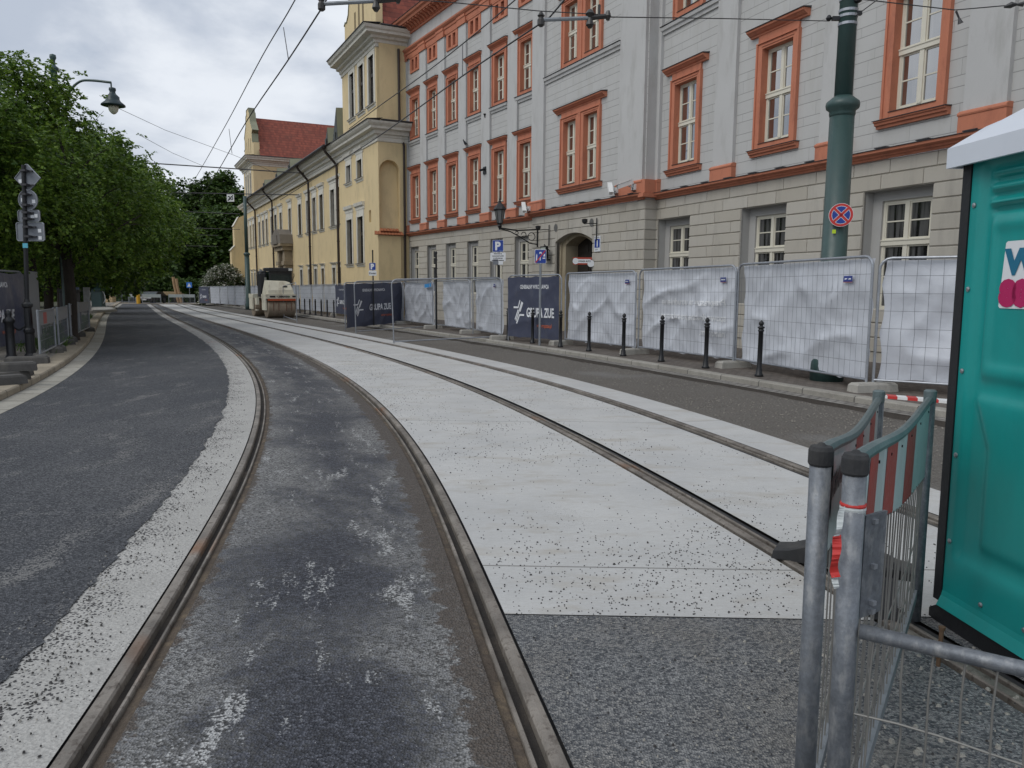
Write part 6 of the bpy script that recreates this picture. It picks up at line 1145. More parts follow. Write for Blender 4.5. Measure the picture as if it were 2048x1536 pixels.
p = at(197, 604, 62.); root = thing('switch_cabinet', 'dark green switch cabinet with pale side handles at the street end', 'cabinet', (p[0], 62., Lz(62))); mb = MB(); mb.cbox(-.42, .42, -.3, .3, 0, 1.35, .04); mb.lathe([(.5, 1.35), (.5, 1.45), (.2, 1.62), (.06, 1.75), (.05, 2.3)], n=8); mb.obj('body', DGREEN, root); mb = MB()
for s in (-1, 1): mb.tube(sm([(s*.42, -.1, .35), (s*.6, -.1, .6), (s*.55, -.1, 1.1), (s*.42, -.1, 1.3)], 5), .03, 6)
mb.obj('handle', WHITEP, root)
# ------------------------------------------------------------------ road roller
fl = G(537, 636.5, -.05); RO = thing('road_roller', 'cream tandem road roller with dusty steel drums and an orange stripe', 'roller', M=Matrix(((.85, -.527, 0, fl[0]), (.527, .85, 0, fl[1]), (0, 0, 1, fl[2]), (0, 0, 0, 1))))
# local: x to the viewer's right across the drum, y towards the rear, z up; front drum's left end at x=0
RCREAM = mat('machine_cream', (.68, .65, .53), .45, 0, .12, 3, .05, 30, stain=(.36, .31, .23)); DUSTY = mat('dusty_drum', (.30, .245, .185), .75, .2, .25, 2.5, .2, 20, stain=(.17, .12, .085)); RDARK = mat('machine_dark', (.022, .023, .026), .5, 0, .3, 5); RGLASS = mat('cab_glass', (.02, .03, .03), .08, spec=.8); RORG = mat('machine_orange', (.50, .10, .035), .5, 0, .15, 4)
def drum(y, x0, x1):
    mb = MB(); n = 36; R = .56; prof = [(x0, .40), (x0+.03, .54), (x0+.06, R)]
    for k in range(6): xa = x0+.06+(x1-x0-.12)*(k+.5)/6; prof += [(xa-.03, R), (xa, R-.004), (xa+.03, R)]
    prof += [(x1-.06, R), (x1-.03, .54), (x1, .40)]
    vs = [(x, y+r*math.cos(2*math.pi*j/n), R+r*math.sin(2*math.pi*j/n)) for x, r in prof for j in range(n)]; k = len(prof)
    mb.add(vs, [(i*n+j, (i+1)*n+j, (i+1)*n+(j+1) % n, i*n+(j+1) % n) for i in range(k-1) for j in range(n)]+[tuple(range(n)), tuple(range((k-1)*n+n-1, (k-1)*n-1, -1))]); dr = mb.obj('drum', DUSTY, RO)
    mb = MB()
    for x in (x0+.32, x0+.62, x1-.56, x1-.26): mb.box(x-.02, x+.02, y-.565, y-.555, .42, .95)
    mb.obj('rust_streak', mat('drum_rust', (.16, .08, .05), .8), dr); mb = MB(); mb.lathe([(.10, -.02), (.10, .06)], n=10); mb.v = [(x0-.02-z, y+px, R+py) for px, py, z in mb.v]; mb.obj('hub', RCREAM, dr)
drum(.56, 0, 1.62); drum(3.15, -.12, 1.5)
mb = MB(); mb.box(-.10, -.03, .15, 1.0, .45, 1.12); mb.box(1.65, 1.72, .15, 1.0, .45, 1.12); mb.box(-.10, 1.72, .02, 1.1, 1.12, 1.38); mb.box(-.22, -.15, 2.7, 3.6, .45, 1.15); mb.box(1.53, 1.6, 2.7, 3.6, .45, 1.15); mb.box(-.22, 1.6, 2.6, 3.7, 1.12, 1.36); mb.box(.4, 1.2, 1.1, 2.6, .55, 1.2); mb.obj('chassis', RCREAM, RO)
mb = MB(); mb.box(0, 1.62, .0, .05, 1.0, 1.10); mb.box(-.12, -.14, 2.6, 2.62, 1., 1.1); mb.obj('scraper_bar', RORG, RO); mb = MB(); mb.box(.02, 1.6, .03, .12, 1.10, 1.13); mb.obj('lip', mat('machine_red', (.42, .05, .03), .5), RO)
mb = MB(); vs = [(.06, .15, 1.38), (1.56, .15, 1.38), (1.56, 1.5, 1.38), (.06, 1.5, 1.38), (.10, .18, 1.62), (1.52, .18, 1.62), (1.52, 1.5, 1.62), (.10, 1.5, 1.62), (.22, .45, 2.12), (1.42, .45, 2.06), (1.42, 1.5, 2.16), (.22, 1.5, 2.18)]; mb.add(vs, [(i+4*k, (i+1) % 4+4*k, (i+1) % 4+4*k+4, i+4*k+4) for k in (0, 1) for i in range(4)]+[(8, 9, 10, 11)]); hd = mb.obj('bonnet', RCREAM, RO)
mb = MB(); mb.box(.95, 1.22, .28, .285, 1.78, 1.86); q = [(x, y-.06*(z-1.7) if False else y, z) for x, y, z in mb.v]; mb.v = [(x, .18+(z-1.62)*.54-.012+(.004 if i % 2 else 0), z) for i, (x, y, z) in enumerate(mb.v)]; mb.obj('vent_grille', RDARK, hd)
mb = MB(); mb.box(.12, .44, .012, .018, 1.19, 1.29); mb.box(1.42, 1.66, .012, .018, 1.2, 1.29); mb.obj('headlight', RDARK, RO); mb = MB(); put_text(mb, '+ AMMANN', .16, lambda u, v: (.50+u*.82, .014, 1.185+v), .008); mb.obj('lettering', RDARK, RO)
mb = MB(); mb.box(1.2, 1.28, .012, .018, 1.2, 1.27); mb.obj('marker', mat('machine_green', (.05, .16, .06), .5), RO)
cb = MB(); 
for x in (.54, 1.80):
    for y in (1.5, 2.55): cb.box(x-.04, x+.04, y-.04, y+.04, 1.36, 2.72)
cb.box(.50, 1.84, 1.46, 2.6, 1.30, 1.42); cb.cbox(.46, 1.88, 1.36, 2.7, 2.72, 2.93, .03); cb.box(.52, 1.8, 1.47, 1.51, 2.55, 2.72); cab = cb.obj('cab', RDARK, RO)
mb = MB(); mb.quad((.58, 1.485, 1.42), (1.76, 1.485, 1.42), (1.76, 1.485, 2.55), (.58, 1.485, 2.55)); mb.quad((.54, 1.54, 1.42), (.54, 1.54, 2.7), (.54, 2.5, 2.7), (.54, 2.5, 1.42)); mb.quad((1.80, 1.54, 1.42), (1.80, 2.5, 1.42), (1.80, 2.5, 2.7), (1.80, 1.54, 2.7)); mb.obj('windscreen', RGLASS, cab)
mb = MB(); mb.box(1.62, 1.84, 1.34, 1.365, 2.76, 2.9); mb.obj('work_light', WHITEP, cab); mb = MB(); mb.box(.9, 1.35, 1.8, 2.1, 1.9, 2.35); mb.box(.88, 1.38, 2.05, 2.2, 1.9, 2.5); mb.obj('seat', RDARK, cab)
mb = MB(); mb.cbox(-.02, .42, 1.75, 2.3, 1.2, 2.66, .08); mb.lathe([(.22, 2.62), (.25, 2.66), (.18, 2.74), (.1, 2.77)], (.2, 2.02, 0), 12); tk = mb.obj('side_tank', RDARK, RO); mb = MB(); mb.box(.28, .40, 1.742, 1.749, 1.9, 2.35); mb.obj('label_plate', mat('plate_grey', (.32, .33, .28), .5), tk)
mb = MB(); mb.tube([(1.86, 1.42, 2.2), (1.95, 1.35, 2.45), (1.93, 1.35, 2.6)], .02, 6); mb.obj('mirror', RDARK, RO); mb = MB(); mb.box(-.30, -.16, 1.4, 1.9, .75, 1.15); mb.box(-.3, -.2, 1.4, 1.8, .4, .46); mb.obj('step', RCREAM, RO)
# ------------------------------------------------------------------ portable toilet
TEAL = mat('teal_plastic', (.006, .275, .258), .42, 0, .10, 2.5, .04, 60, .06, 90, .003, stain=(.012, .23, .215)); TEALD = TEAL; BLK2 = mat('skid_plastic', (.012, .013, .015), .55, 0, .3, 6, bump=.2)
ca = np.array([2.016, 3.42]); cbv = np.array([2.0, 3.0]); di = np.array([.10, -.99]); di /= np.hypot(*di); nn = np.array([di[1], -di[0]])    # x along the visible side, y outward (towards the street), z up
if nn[0] > 0: nn = -nn
MT = Matrix(((di[0], nn[0], -.012, ca[0]), (di[1], nn[1], 0, ca[1]), (0, 0, 1, gz(3.4)-.01), (0, 0, 0, 1)))
TO = thing('portable_toilet', 'teal plastic portable toilet with a pale domed roof', 'portable toilet', M=MT); LT, DT, HT = 1.10, 1.15, 2.10
mb = MB(); mb.box(.03, LT-.03, -DT, -.02, .08, HT-.02); mb.obj('cabin', TEALD, TO)
# pressed side sheet: a stepped relief built as a height field
nu, nv = 90, 150; mb = MB()
def relief(x, z):
    e = lambda a, w: 1/(1+math.exp(-a/w)); s = 0.
    fx = e(x-.065, .006)*e(LT-.065-x, .006)
    s += -.022*fx*e(z-.34, .012)*e(HT-.04-z, .010)                       # sunken field between the corner posts
    s += .022*e(x-.125, .006)*e(LT-.125-x, .006)*e(z-1.16, .010)*e(1.84-z, .010)     # raised middle panel
    s += -.012*e(x-.165, .005)*e(LT-.165-x, .005)*e(z-1.22, .008)*e(1.79-z, .008)    # its recess carrying the sign
    k = .11+max(0, 1.06-z)*.45 if z > .86 else .20
    s += .018*e(x-k, .008)*e(LT-k-x, .008)*e(1.08-z, .010)*e(z-.42, .012)
    for zz in (1.90, 1.96, 2.02): s += .026*math.exp(-((z-zz)/.012)**2)*e(x-.11, .006)*e(LT-.11-x, .006)-.024*math.exp(-((z-zz+.024)/.011)**2)*e(x-.12, .006)*e(LT-.12-x, .006)
    return s
for j in range(nv+1):
    for i in range(nu+1): x, z = LT*i/nu, .075+(HT-.075)*j/nv; mb.v.append((x, .012+relief(x, z), z))
mb.f = [(j*(nu+1)+i, (j+1)*(nu+1)+i, (j+1)*(nu+1)+i+1, j*(nu+1)+i+1) for j in range(nv) for i in range(nu)]; mb.m = [0]*len(mb.f); sd = mb.obj('side_sheet', TEAL, TO, None, True)
mb = MB(); mb.box(-.055, -.003, -.06, .018, .10, HT-.02); mb.box(LT+.003, LT+.055, -.06, .018, .1, HT-.02); mb.box(-.055, -.003, -DT, -DT+.08, .10, HT-.02); mb.obj('corner_profile', BLK2, TO)
mb = MB()
for z in (.40, .80, 1.18, 1.54, 1.90, .62):
    if z == .62: continue
    mb.lathe([(.0115, 0), (.0105, .004), (.006, .0065), (.001, .007)], n=12); k = 4*12; vs = mb.v[-48:]; mb.v[-48:] = [(.026+px, .0135+pz, z+py) for px, py, pz in vs]
for x in (.25, .5, .8): mb.lathe([(.0115, 0), (.0105, .004), (.006, .0065), (.001, .007)], n=12); vs = mb.v[-48:]; mb.v[-48:] = [(x+px, .0135+pz, .19+py) for px, py, pz in vs]
mb.obj('rivets', mat('rivet_steel', (.35, .37, .38), .4, .8), TO)
mb = MB(); mb.prism([(-.06, .0), (LT+.06, .0), (LT+.06, .05), (LT, .09), (0, .09), (-.06, .05)], -DT, .03, 'y'); mb.obj('skid', BLK2, TO)
mb = MB(); mb.prism([(.012, .088), (.040, .088), (.018, .135), (.013, .16)], .0, LT, 'x'); mb.obj('foot_lip', TEAL, TO)
ROOFW = mat('translucent_roof', (.60, .64, .70), .45, 0, .06, 5); mb = MB()
nx, ny = 14, 12
def dome(u, v): x = -.09+(LT+.18)*u; y = .075-(DT+.15)*v; q = min(u, 1-u, v*1.0, 1-v); return (x, y, HT+.055+.10*min(1, q/.10)**.6 + .16*max(0, min(1, (q-.13)/.12))**.8)
for j in range(ny+1):
    for i in range(nx+1): mb.v.append(dome(i/nx, j/ny))
mb.f = [(j*(nx+1)+i, (j+1)*(nx+1)+i, (j+1)*(nx+1)+i+1, j*(nx+1)+i+1) for j in range(ny) for i in range(nx)]; mb.m = [0]*len(mb.f); mb.box(-.09, LT+.09, .055, .075, HT-.03, HT+.056); mb.box(-.09, -.07, -DT-.07, .055, HT-.03, HT+.056); mb.box(LT+.07, LT+.09, -DT-.07, .055, HT-.03, HT+.056); mb.obj('roof', ROOFW, TO)
def onside(x, z, l=.003): return (x, .012+relief(.5, 1.45)+l, z)
mb = MB(); P = [(.203, 1.47), (.212, 1.462), (.90, 1.462), (.90, 1.735), (.229, 1.735), (.220, 1.728)]; mb.add([onside(*p, .0035) for p in P], [tuple(range(len(P)))]); sg = mb.obj('company_sign', SIGNW, sd)
mb = MB(); put_text(mb, 'WC', .135, lambda u, v: onside(.232+u*1.15, 1.605+v, .0065), .008); mb.obj('lettering', mat('sign_petrol', (.01, .14, .24), .5), sg); mb = MB(); put_text(mb, '801', .125, lambda u, v: onside(.214+u*1.2, 1.482+v, .0065), .014); mb.obj('lettering', mat('sign_magenta', (.42, .01, .10), .5), sg)
# ------------------------------------------------------------------ steel crowd barriers in the foreground
STEEL = mat('scuffed_galvanised', (.17, .185, .205), .55, .5, .38, 9, .45, 75, .35, 45, .004, stain=(.33, .335, .335), ss=(9, 9, 4)); REDB = mat('red_reflective', (.42, .028, .022), .4, 0, .18, 9, stain=(.30, .04, .035)); WHB = mat('greyish_white_board', (.52, .56, .56), .45, 0, .12, 9, .1, 50, stain=(.36, .38, .37)); EDGE = mat('board_edge_profile', (.13, .17, .175), .5, .3, .2, 14, .2, 60, stain=(.22, .27, .27))
FB = 'steel crowd barriers around the toilet cabin'
def V3(*a): return np.array(a, float)
def barrier(A, B, dip, stripes, label, gap_text=None, posts=True, npan=7, seedw=1, capA=True, capB=False, boardz=(.66, .36), cut=.0):
    "A, B: post tops"
    root = thing('crowd_barrier', label, 'barrier', tuple(V3(A[0], A[1], gz(A[1]))), group=FB); I = Matrix(); A, B = V3(*A), V3(*B); L = np.hypot(*(B-A)[:2]); d = (B-A)/L; nrm = V3(-d[1], d[0], 0)
    def pt(s, z, off=0.): f = s/L; p = A*(1-f)+B*f; base = gz(p[1]); return V3(p[0], p[1], base+z)+nrm*off
    for P_, cap in ((A, capA), (B, capB)):
        mb = MB(); mb.tube([(P_[0]+.01, P_[1], gz(P_[1])-.0), (P_[0], P_[1], P_[2]-.02)], .0245, 16); o = mb.obj('post', STEEL, root, I, True)
        if cap: mb = MB(); mb.lathe([(.0255, -.045), (.0285, -.04), (.0285, -.008), (.024, .001), (.012, .003), (.006, .009), (.002, .010)], tuple(P_), 18); mb.obj('cap', RUBBER, o, I)
        else: mb = MB(); mb.lathe([(.026, -.05), (.027, .0), (.02, .006)], tuple(P_), 16); mb.obj('cap', EDGE, o, I)
    n = 28; zt = lambda s: (A[2]-gz(A[1])-.035)*(1-s/L)+(B[2]-gz(B[1])-.06)*(s/L)-dip*math.sin(math.pi*s/L)+.012*math.sin(2*math.pi*s/L+1.)
    zb = lambda s: zt(s)-boardz[0]+(boardz[0]-boardz[1])*s/L
    S = np.linspace(.03, L-.03, n*2+1); bow = lambda s: .012*math.sin(math.pi*s/L)
    mb = MB()
    for s in S:
        for q in (-.006, .006): mb.v += [tuple(pt(s, zb(s), bow(s)+q)), tuple(pt(s, zt(s), bow(s)+q))]
    k = len(S); mb.f = []
    for i in range(k-1): a, b_ = 4*i, 4*i+4; mb.f += [(a, b_, b_+1, a+1), (a+2, a+3, b_+3, b_+2), (a+1, b_+1, b_+3, a+3), (a, a+2, b_+2, b_)]
    mb.m = [0]*len(mb.f); bd = mb.obj('board', WHB, root, I)
    for f0, f1 in stripes:
        if True:
            mb = MB(); s0, s1 = max(.032, L*f0), L*f1; w_ = 7
            for sgn in (-1, 1):
                Q = []
                for s in np.linspace(s0, s1, w_): Q += [tuple(pt(s+.035 if False else s, zb(s)+.004, bow(s)+.0068*sgn)), tuple(pt(min(L-.04, s+.03), zt(s)-.002, bow(s)+.0068*sgn))]
                mb.add(Q, [(2*j, 2*j+2, 2*j+3, 2*j+1) if sgn > 0 else (2*j, 2*j+1, 2*j+3, 2*j+2) for j in range(w_-1)])
            mb.obj('red_stripe', REDB, bd, I)
    mb = MB(); mb.tube([tuple(pt(s, zt(s)+.012, bow(s))) for s in S], .017, 8)
    mb.obj('top_profile', EDGE, bd, I)
    mb = MB(); 
    for s in np.linspace(.1, L-.1, 7): p = pt(s, zt(s)-.03, bow(s)); mb.obox(p, d*.004, nrm*.0095, V3(0, 0, .004))
    mb.obj('screw', BLACK, bd, I)
    mb = MB(); a, b_ = pt(.02, .13), pt(L-.02, .13); mb.obox((a+b_)/2, (b_-a)/2, nrm*.011, V3(0, 0, .024)); mb.obj('bottom_rail', GALD, root, I)
    mb = MB(); g = np.random.default_rng(seedw)
    for s in np.arange(.085, L-.04, .082): j = g.normal(0, .004, 4); mb.tube([tuple(pt(s+j[0], .14)), tuple(pt(s+j[1], .35, j[2])), tuple(pt(s+j[3], zb(s)+.01))], .0026, 5, cap=False)
    for z in (.26, .42): mb.tube([tuple(pt(s, z+.01*math.sin(s*5+z*9), .004)) for s in np.linspace(.02, L-.02, 10)], .0028, 5, cap=False)
    mb.obj('wire_mesh', mat('barrier_wire', (.24, .235, .22), .55, .5, .2, 12), root, I); return root, pt, zt, zb
pA, pB, pC = at(1643, 893, 1.78), at(1712, 908, 1.63), at(1861, 782, 3.42)
b1, pt1, zt1, zb1 = barrier(pB, pC, .03, [(.093, .178), (.281, .427), (.575, .722)], 'crowd barrier with a bowed red and white board leading to the toilet', boardz=(.16, .34), seedw=3)
dd = (pC-pB)[:2]; pD = pA+np.array([dd[0]*.985, dd[1]*.985, 0]); pD[0] -= .14; pD[2] = pC[2]-.02
b2, pt2, zt2, zb2 = barrier(pA, pD, .04, [(0, .085), (.5, .64), (.78, .9)], 'crowd barrier just behind, its red board half hidden by the nearer posts', seedw=8, boardz=(.27, .33))
mb = MB(); put_text(mb, 'DROMAR', .062, lambda u, v: tuple(pt2(.20+u*1.0, zt2(.2)-.16+v, .009)), .004); lt = mb; bdd = [o for o in COL.objects if o.name.startswith('board') and o.parent == b2][0]
mb2 = MB(); mb2.add([tuple(pt2(s, z, -.009)) for s, z in ((.20, zt2(.2)-.012), (.62, zt2(.62)-.012), (.62, zt2(.62)-.19), (.20, zt2(.2)-.19))], [(0, 1, 2, 3)]); mb2.obj('name_plate', WHB, bdd, Matrix())
mb = MB(); put_text(mb, 'DROMAR', .075, lambda u, v: tuple(pt2(.10+u*1.0, zt2(.2)-.115+v, -.0125)), .005); mb.obj('lettering', INK, bdd, Matrix())
# low damaged barrier running to the right
pE = np.array([1.30, 1.30, 1.06]); r3 = thing('crowd_barrier', 'low damaged crowd barrier with a bare rail and loose wires in the lower right corner', 'barrier', (float(pB[0]), float(pB[1]), gz(1.6)), group=FB); I = Matrix()
a = V3(pB[0]+.028, pB[1]-.012, .745); b_ = np.array(at(2048, 1341, 1.47)); b_ = a+(b_-a)*2.2; mb = MB(); mb.tube([tuple(a), tuple((a+b_)/2+V3(0, 0, .003)), tuple(b_)], .0165, 16); mb.obj('rail', STEEL, r3, I, True)
mb = MB(); dv = (b_-a); L3 = np.hypot(*dv[:2]); nr = V3(-dv[1], dv[0], 0)/L3
for i, s in enumerate(np.arange(.03, L3, .058)):
    p = a+dv*s/L3; bend = [.0, .012, -.003, .004, 0][i % 5]
    mb.tube([(p[0], p[1], p[2]), (p[0]-.004+bend*.3, p[1], p[2]-.10), (p[0]+bend, p[1]+bend*.5, p[2]-.22), (p[0]-.003, p[1], p[2]-.36), (p[0]-.012, p[1]-.004, .10)], .0024, 6)
for z in (.195, .38): mb.tube([tuple(a+dv*f+V3(0, 0, -z+.006*math.sin(9*f))) for f in np.linspace(0, 1, 9)], .0026, 6)
mb.obj('wire_mesh', MATS['barrier_wire'], r3, I)
mb = MB(); mb.tube([(b_[0], b_[1], gz(b_[1])), (b_[0], b_[1], 1.05)], .0245, 14); mb.obj('post', STEEL, r3, I)
# bolted tab on the front post, tape, rag
mb = MB(); c0 = np.array(at(1744, 1128, 1.66)); mb.obox(c0, V3(.034, .022, 0), V3(.002, -.003, 0), V3(0, 0, .118)); tb = mb.obj('bolted_tab', STEEL, b1, I); mb = MB()
for px, py in ((1748, 1042), (1746, 1132), (1744, 1205), (1742, 1222)): p = np.array(at(px, py, 1.652)); mb.obox(p, V3(.005, .003, 0), V3(.004, -.006, 0), V3(0, 0, .005))
mb.obj('bolt', GAL, tb, I)
tp = thing('barrier_tape', 'red and white tape knotted round the foremost barrier post', 'tape', tuple(at(1709, 1012, 1.60))); mb = MB(); c0 = np.array(at(1706, 1012, 1.632)); mb.lathe([(.0262, -.010), (.0275, -.004), (.0268, .0)], tuple(c0), 16); mb.obj('white_band', WHB, tp, I); mb = MB(); mb.lathe([(.0262, .0), (.0277, .004), (.0264, .009)], tuple(c0), 16); mb.obj('red_band', MATS['red_sheeting'], tp, I)
smp = lambda l: [tuple(q) for q in sm([np.array([*p, 0.]) for p in l], 5)]
def ribbon(pix, w, Y, wob=.012):
    L = [np.array(at(x, y, Y+random.uniform(-.002, .002))) for x, y, *_ in pix]; mb = MB()
    for i, p in enumerate(L): mb.v += [tuple(p+V3(-w, .004*math.sin(i*.5), 0)), tuple(p+V3(w*(.8+.2*math.cos(i*.35)), .006*math.cos(i*.4), .002))]
    mb.f = [(2*i, 2*i+1, 2*i+3, 2*i+2) for i in range(len(L)-1)]; mb.m = [0]*len(mb.f); return mb
ribbon(smp([(1686, 1016), (1681, 1040), (1677, 1062), (1675, 1075)]), .007, 1.60, .003).obj('white_tail', WHB, tp, I); ribbon(smp([(1675, 1073), (1675, 1095), (1671, 1118), (1670, 1140), (1672, 1155)]), .010, 1.60, .003).obj('red_tail', MATS['red_sheeting'], tp, I); ribbon(smp([(1672, 1153), (1671, 1165), (1673, 1176)]), .007, 1.60, .003).obj('white_tail', WHB, tp, I)
# rubber barrier feet around the barriers
def rubber_foot(x, y, rz, label, s=1.):
    root = thing('rubber_foot', label, 'barrier foot', (x, y, gz(y)), rz, 'rubber feet of the crowd barriers'); mb = MB()
    P = [(-.40, 0), (.40, 0), (.39, .05), (.30, .065), (.16, .12), (-.16, .12), (-.30, .065), (-.39, .05)]; mb.prism([(p*s, q*s) for p, q in P], -.10*s, .10*s, 'y'); mb.obj('base', RUBBER, root); mb = MB(); mb.cbox(-.11*s, .11*s, -.085*s, .085*s, .12*s, .17*s, .01); mb.box(-.03, .03, -.085*s-.002, .085*s+.002, .125*s, .15*s); mb.obj('socket', BLK2, root)
p = G(1795, 1195, 0); rubber_foot(1.86, 3.78, 1.15, 'black rubber barrier foot behind the barrier wires near the toilet', .95)
p = G(1672, 1112, .05); rubber_foot(float(p[0])+.03, float(p[1]), 2.62, 'dark rubber barrier foot lying on the rail behind the foremost posts', .9)
# rebar stub, lying striped board, wooden scrap
p = G(1876, 1330, 0); mb = MB(); mb.tube([(p[0], p[1], p[2]-.02), (p[0]+.004, p[1], p[2]+.16)], .009, 8); mb.lathe([(.012, .15), (.014, .165)], (p[0]+.004, p[1], p[2]), 8); o = mb.obj('anchor_pin', mat('rusty_pin', (.16, .10, .06), .8, .3, .3, 30), None, I); tag(o, 'rusty steel pin standing in the ground beside the toilet', 'pin')
a, b_ = G(1772, 793, .10), G(1960, 808, .10); M, L = tilt_frame(b_, a); root = thing('striped_plank', 'red and white striped barrier board lying flat below the nearest silver panel', 'board', M=M); mb = MB(); mb.box(0, L, -.10, .10, -.02, .02); mb.obj('plank', WHITEP, root); mb = MB()
for i in range(0, 9, 2): x0, x1 = L*i/9, L*(i+1)/9; mb.add([(x0+.02, -.101, .021), (x1+.02, -.101, .021), (x1-.04, .101, .021), (x0-.04, .101, .021)], [(0, 1, 2, 3)]); mb.add([(x0-.04, .101, -.019), (x1-.04, .101, -.019), (x1-.04, .101, .021), (x0-.04, .101, .021)], [(0, 1, 2, 3)])
mb.obj('red_stripe', MATS['red_sheeting'], root)
# ------------------------------------------------------------------ far end of the street
Yf = 93.
def far_thing(name, px, py, Y, label, cat, group=None): p = at(px, py, Y); return thing(name, label, cat, (p[0], Y, gz(Y)), group=group), p[0]
for i, (x0, x1, zt) in enumerate([(203, 222, 578), (222, 243, 578), (245, 267, 578), (267, 283, 578)]):
    a, b_ = at(x0, 604, Yf), at(x1, 604, Yf); a[2] = b_[2] = gz(Yf); fence_panel(b_, a, 1.75, None, 'bare mesh fence panel '+['at the left end of the far row', 'second from the left in the far row', 'third from the left in the far row', 'behind the keep right sign'][i], 'bare mesh panels at the street end', i, 1)
root, x = far_thing('crate', 219, 604, 89., 'pale wooden crate by the far mesh fence', 'crate'); mb = MB()
for k in range(4): mb.box(-.55, .55, -.4, -.36, .08+k*.19, .24+k*.19); mb.box(-.55, .55, .36, .4, .08+k*.19, .24+k*.19); mb.box(-.55, -.51, -.36, .36, .08+k*.19, .24+k*.19); mb.box(.51, .55, -.36, .36, .08+k*.19, .24+k*.19)
for s in (-.5, 0, .46): mb.box(s, s+.06, -.36, -.32, 0, .85)
mb.box(-.5, .5, -.35, .35, .1, .14); mb.box(-.55, .55, -.4, .4, .82, .86); mb.obj('boards', mat('raw_pine', (.45, .33, .19), .8, 0, .2, 5), root)
root, x = far_thing('keep_right_sign', 277, 607, 86., 'round blue keep right sign on a yellow post', 'road sign'); mb = MB(); mb.lathe([(.2, 0), (.2, 1.0), (.16, 1.05)], n=14); mb.obj('post', mat('yellow_post', (.60, .33, .02), .5), root); mb = MB(); mb.v = []; disc(mb, .30, -.22); mb.v = [(x_, y_, z_+1.42) for x_, y_, z_ in mb.v]; sgn = mb.obj('sign_face', BLUEP, root); mb = MB(); mb.add([(x_, -.225, 1.42+z_) for x_, z_ in ((-.17, .10), (-.10, .17), (.07, 0), (.13, .06), (.16, -.16), (-.06, -.13), (0, -.07))], [(0, 1, 2, 3, 4, 5, 6)]); mb.obj('arrow', SIGNW, sgn); mb = MB(); mb.lathe([(.30, -.22), (.30, -.20)], n=24); mb.v = [(px, pz, py+1.42) for px, py, pz in mb.v]; mb.obj('sign_back', SIGNBACK, sgn)
def board_barrier(x0, y0, x1, y1, Y, lb):
    a, b_ = at(x0, y0, Y), at(x1, y1, Y); a[2] = b_[2] = gz(Y); M, L = tilt_frame(a, b_); root = thing('road_barrier', lb, 'barrier', group='grey board barriers at the street end', M=M); mb = MB(); mb.box(0, L, -.02, .02, .72, 1.08); mb.obj('board', mat('grey_green_board', (.30, .335, .33), .6, 0, .1, 4), root)
    for x in (0, L): mb = MB(); mb.box(x-.03, x+.03, -.03, .03, 0, 1.1); mb.obj('post', GALD, root)
    mb = MB(); mb.box(0, L, -.01, .01, .1, .14)
    for i in range(1, 12): mb.box(L*i/12-.008, L*i/12+.008, -.008, .008, .12, .72)
    mb.obj('lower_mesh', WIREM, root)
board_barrier(258, 603, 272, 603, 88., 'short grey board barrier left of the keep right sign'); board_barrier(285, 606, 322, 606, 87., 'long grey board barrier in front of the parked car'); board_barrier(338, 605, 366, 605, 90., 'grey board barrier left of the last gap'); board_barrier(366, 605, 390, 605, 90.4, 'grey board barrier next to the far end of the silver fence')
root, x = far_thing('parked_car', 305, 604, 90.5, 'dark car with pale headlamps half hidden behind a grey barrier', 'car'); mb = MB()
sec = [(-2.0, .35), (-2.05, .6), (-1.95, .82), (-.95, .95), (-.35, 1.36), (.9, 1.40), (1.75, 1.0), (2.0, .9), (2.05, .4)]; mb.prism([(y, z) for y, z in sec], -.82, .82, 'x'); mb.obj('body', mat('car_paint', (.02, .021, .024), .25, spec=.7), root)
mb = MB(); mb.quad((-.70, -.93, .97), (.70, -.93, .97), (.62, -.37, 1.345), (-.62, -.37, 1.345)); mb.obj('windscreen', RGLASS, root)
for s in (-1, 1):
    mb = MB(); mb.box(s*.62-.18, s*.62+.18, -2.06, -2.0, .62, .76); mb.obj('headlight', mat('lamp_glass', (.6, .62, .65), .2), root)
    for y in (-1.3, 1.35): mb = MB(); mb.lathe([(.18, -.1), (.32, -.1), (.33, 0), (.32, .1), (.18, .1)], n=18); mb.v = [(s*.76+pz, y+px, .32+py) for px, py, pz in mb.v]; mb.obj('wheel', RUBBER, root)
mb = MB(); mb.box(-.26, .26, -2.075, -2.05, .42, .54); mb.obj('number_plate', WHITEP, root)
for px, h, lb in ((352, 3.1, 'tall pale timber post leaning at the street end, left of the pair'), (358, 2.9, 'tall pale timber post leaning at the street end, right of the pair')):
    p = at(px, 604, 92.); mb = MB(); mb.tube([(p[0]+.3, 92., gz(92)), (p[0]-.12, 92, gz(92)+h*.7), (p[0]-.2, 92., gz(92)+h)], [.15, .15, .17], 10); o = mb.obj('timber_post', mat('bare_timber', (.36, .235, .13), .8, 0, .2, 6), None, I); tag(o, lb, 'timber', 'leaning timber posts')
p = at(330, 604, 94.); root = thing('timber_stack', 'stack of yellowish planks behind the far barriers', 'planks', (p[0], 94., gz(94))); mb = MB(); 
for k in range(4): mb.box(-2.0+random.uniform(-.2, .2), 2.0+random.uniform(-.2, .2), -.5, .5, .95+k*.11, 1.03+k*.11)
mb.obj('planks', MATS['raw_pine'], root); mb = MB(); mb.box(-1.5, -1.3, -.5, .5, 0, .95); mb.box(1.3, 1.5, -.5, .5, 0, .95); mb.obj('trestle', BARK, root)
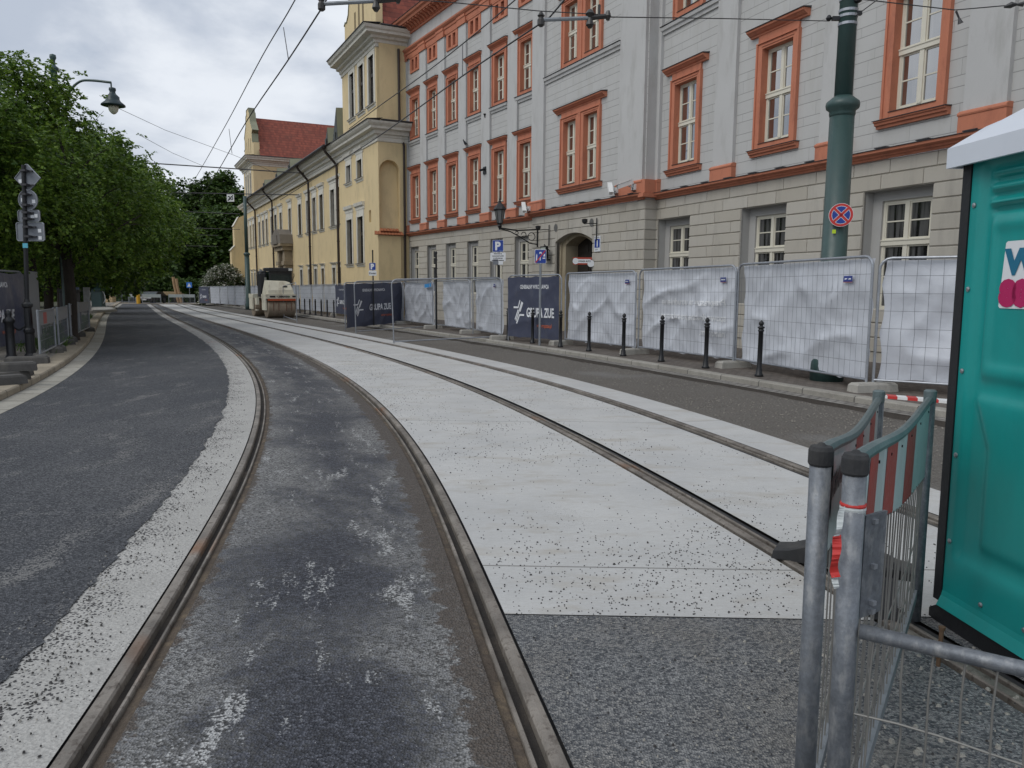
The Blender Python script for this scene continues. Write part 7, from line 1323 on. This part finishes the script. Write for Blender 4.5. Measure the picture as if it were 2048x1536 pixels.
root, x = far_thing('crossing_sign', 380, 606, 92., 'blue pedestrian crossing sign before the dark wood', 'road sign'); z = at(380, 570, 92.)[2]-gz(92); mb = MB(); mb.tube([(0, .05, 0), (0, .05, z+.3)], .04, 8); mb.obj('post', GALD, root); mb = MB(); mb.box(-.32, .32, -.01, .01, z-.32, z+.32); pl = mb.obj('sign_face', mat('clear_blue', (.03, .16, .55), .5), root); mb = MB(); mb.add([(a, -.013, z+c) for a, c in ((-.22, -.2), (.22, -.2), (0, .22))], [(0, 1, 2)]); mb.obj('triangle', SIGNW, pl)
# cross street surface at the end
mb = MB(); mb.v = [(-75, 84.5, gz(84.5)+.03), (-26, 84.5, gz(84.5)+.03), (-22, 99, gz(99)+.03), (-80, 99, gz(99)+.03)]; mb.f = [(0, 1, 2, 3)]; mb.m = [0]; struct(mb.obj('cross_street', mat('dusty_ground', (.19, .165, .135), .95, 0, .25, .6, .2, 9)))
mb = MB(); q = [G(200, 624, .13), G(222, 622, .13), G(217, 617, .13), G(192, 612, .13)]; 
for i in range(5): f = i/5; a = q[0]*(1-f)+q[3]*f; b_ = q[1]*(1-f)+q[2]*f; mb.obox((a+b_)/2, (b_-a)*.45, V3(0, .9, 0), V3(0, 0, .05))
o = mb.obj('slab_pile', mat('pale_slab', (.33, .32, .29), .9, 0, .2, 3), None, I); tag(o, 'loose pale paving slabs at the end of the left kerb', 'slabs')
# ------------------------------------------------------------------ each loose piece of these parts becomes a part of its own
def split_loose(o, most=8):
    me = o.data; par = list(range(len(me.vertices)))
    def find(i):
        while par[i] != i: par[i] = par[par[i]]; i = par[i]
        return i
    for p in me.polygons:
        v = p.vertices; a = find(v[0])
        for q in v[1:]: par[find(q)] = a
    groups = {}
    for p in me.polygons: groups.setdefault(find(p.vertices[0]), []).append(p.index)
    if not 1 < len(groups) <= most or any(len(q.parent.name) < 1 for q in ()) : return
    for k, ids in enumerate(groups.values()):
        used = sorted({v for i in ids for v in me.polygons[i].vertices}); mp = {v: j for j, v in enumerate(used)}; nm = bpy.data.meshes.new(o.name.split('.')[0])
        nm.from_pydata([me.vertices[v].co[:] for v in used], [], [[mp[v] for v in me.polygons[i].vertices] for i in ids]); [nm.materials.append(m_) for m_ in me.materials]
        if k == 0: first_mesh = nm
        else: c = link(o.name.split('.')[0], nm, o.parent, WM[o.name])
    o.data = first_mesh
for o in list(COL.objects):
    if o.type == 'MESH' and o.parent and o.data.users == 1 and o.name.split('.')[0] in ('sill_band', 'flashing', 'corner_profile', 'bolt', 'coping', 'clamp_band', 'slit', 'wire_bracket', 'bracket', 'gable_wall', 'headlight', 'sticker') and not any(c.parent == o for c in COL.objects): split_loose(o)
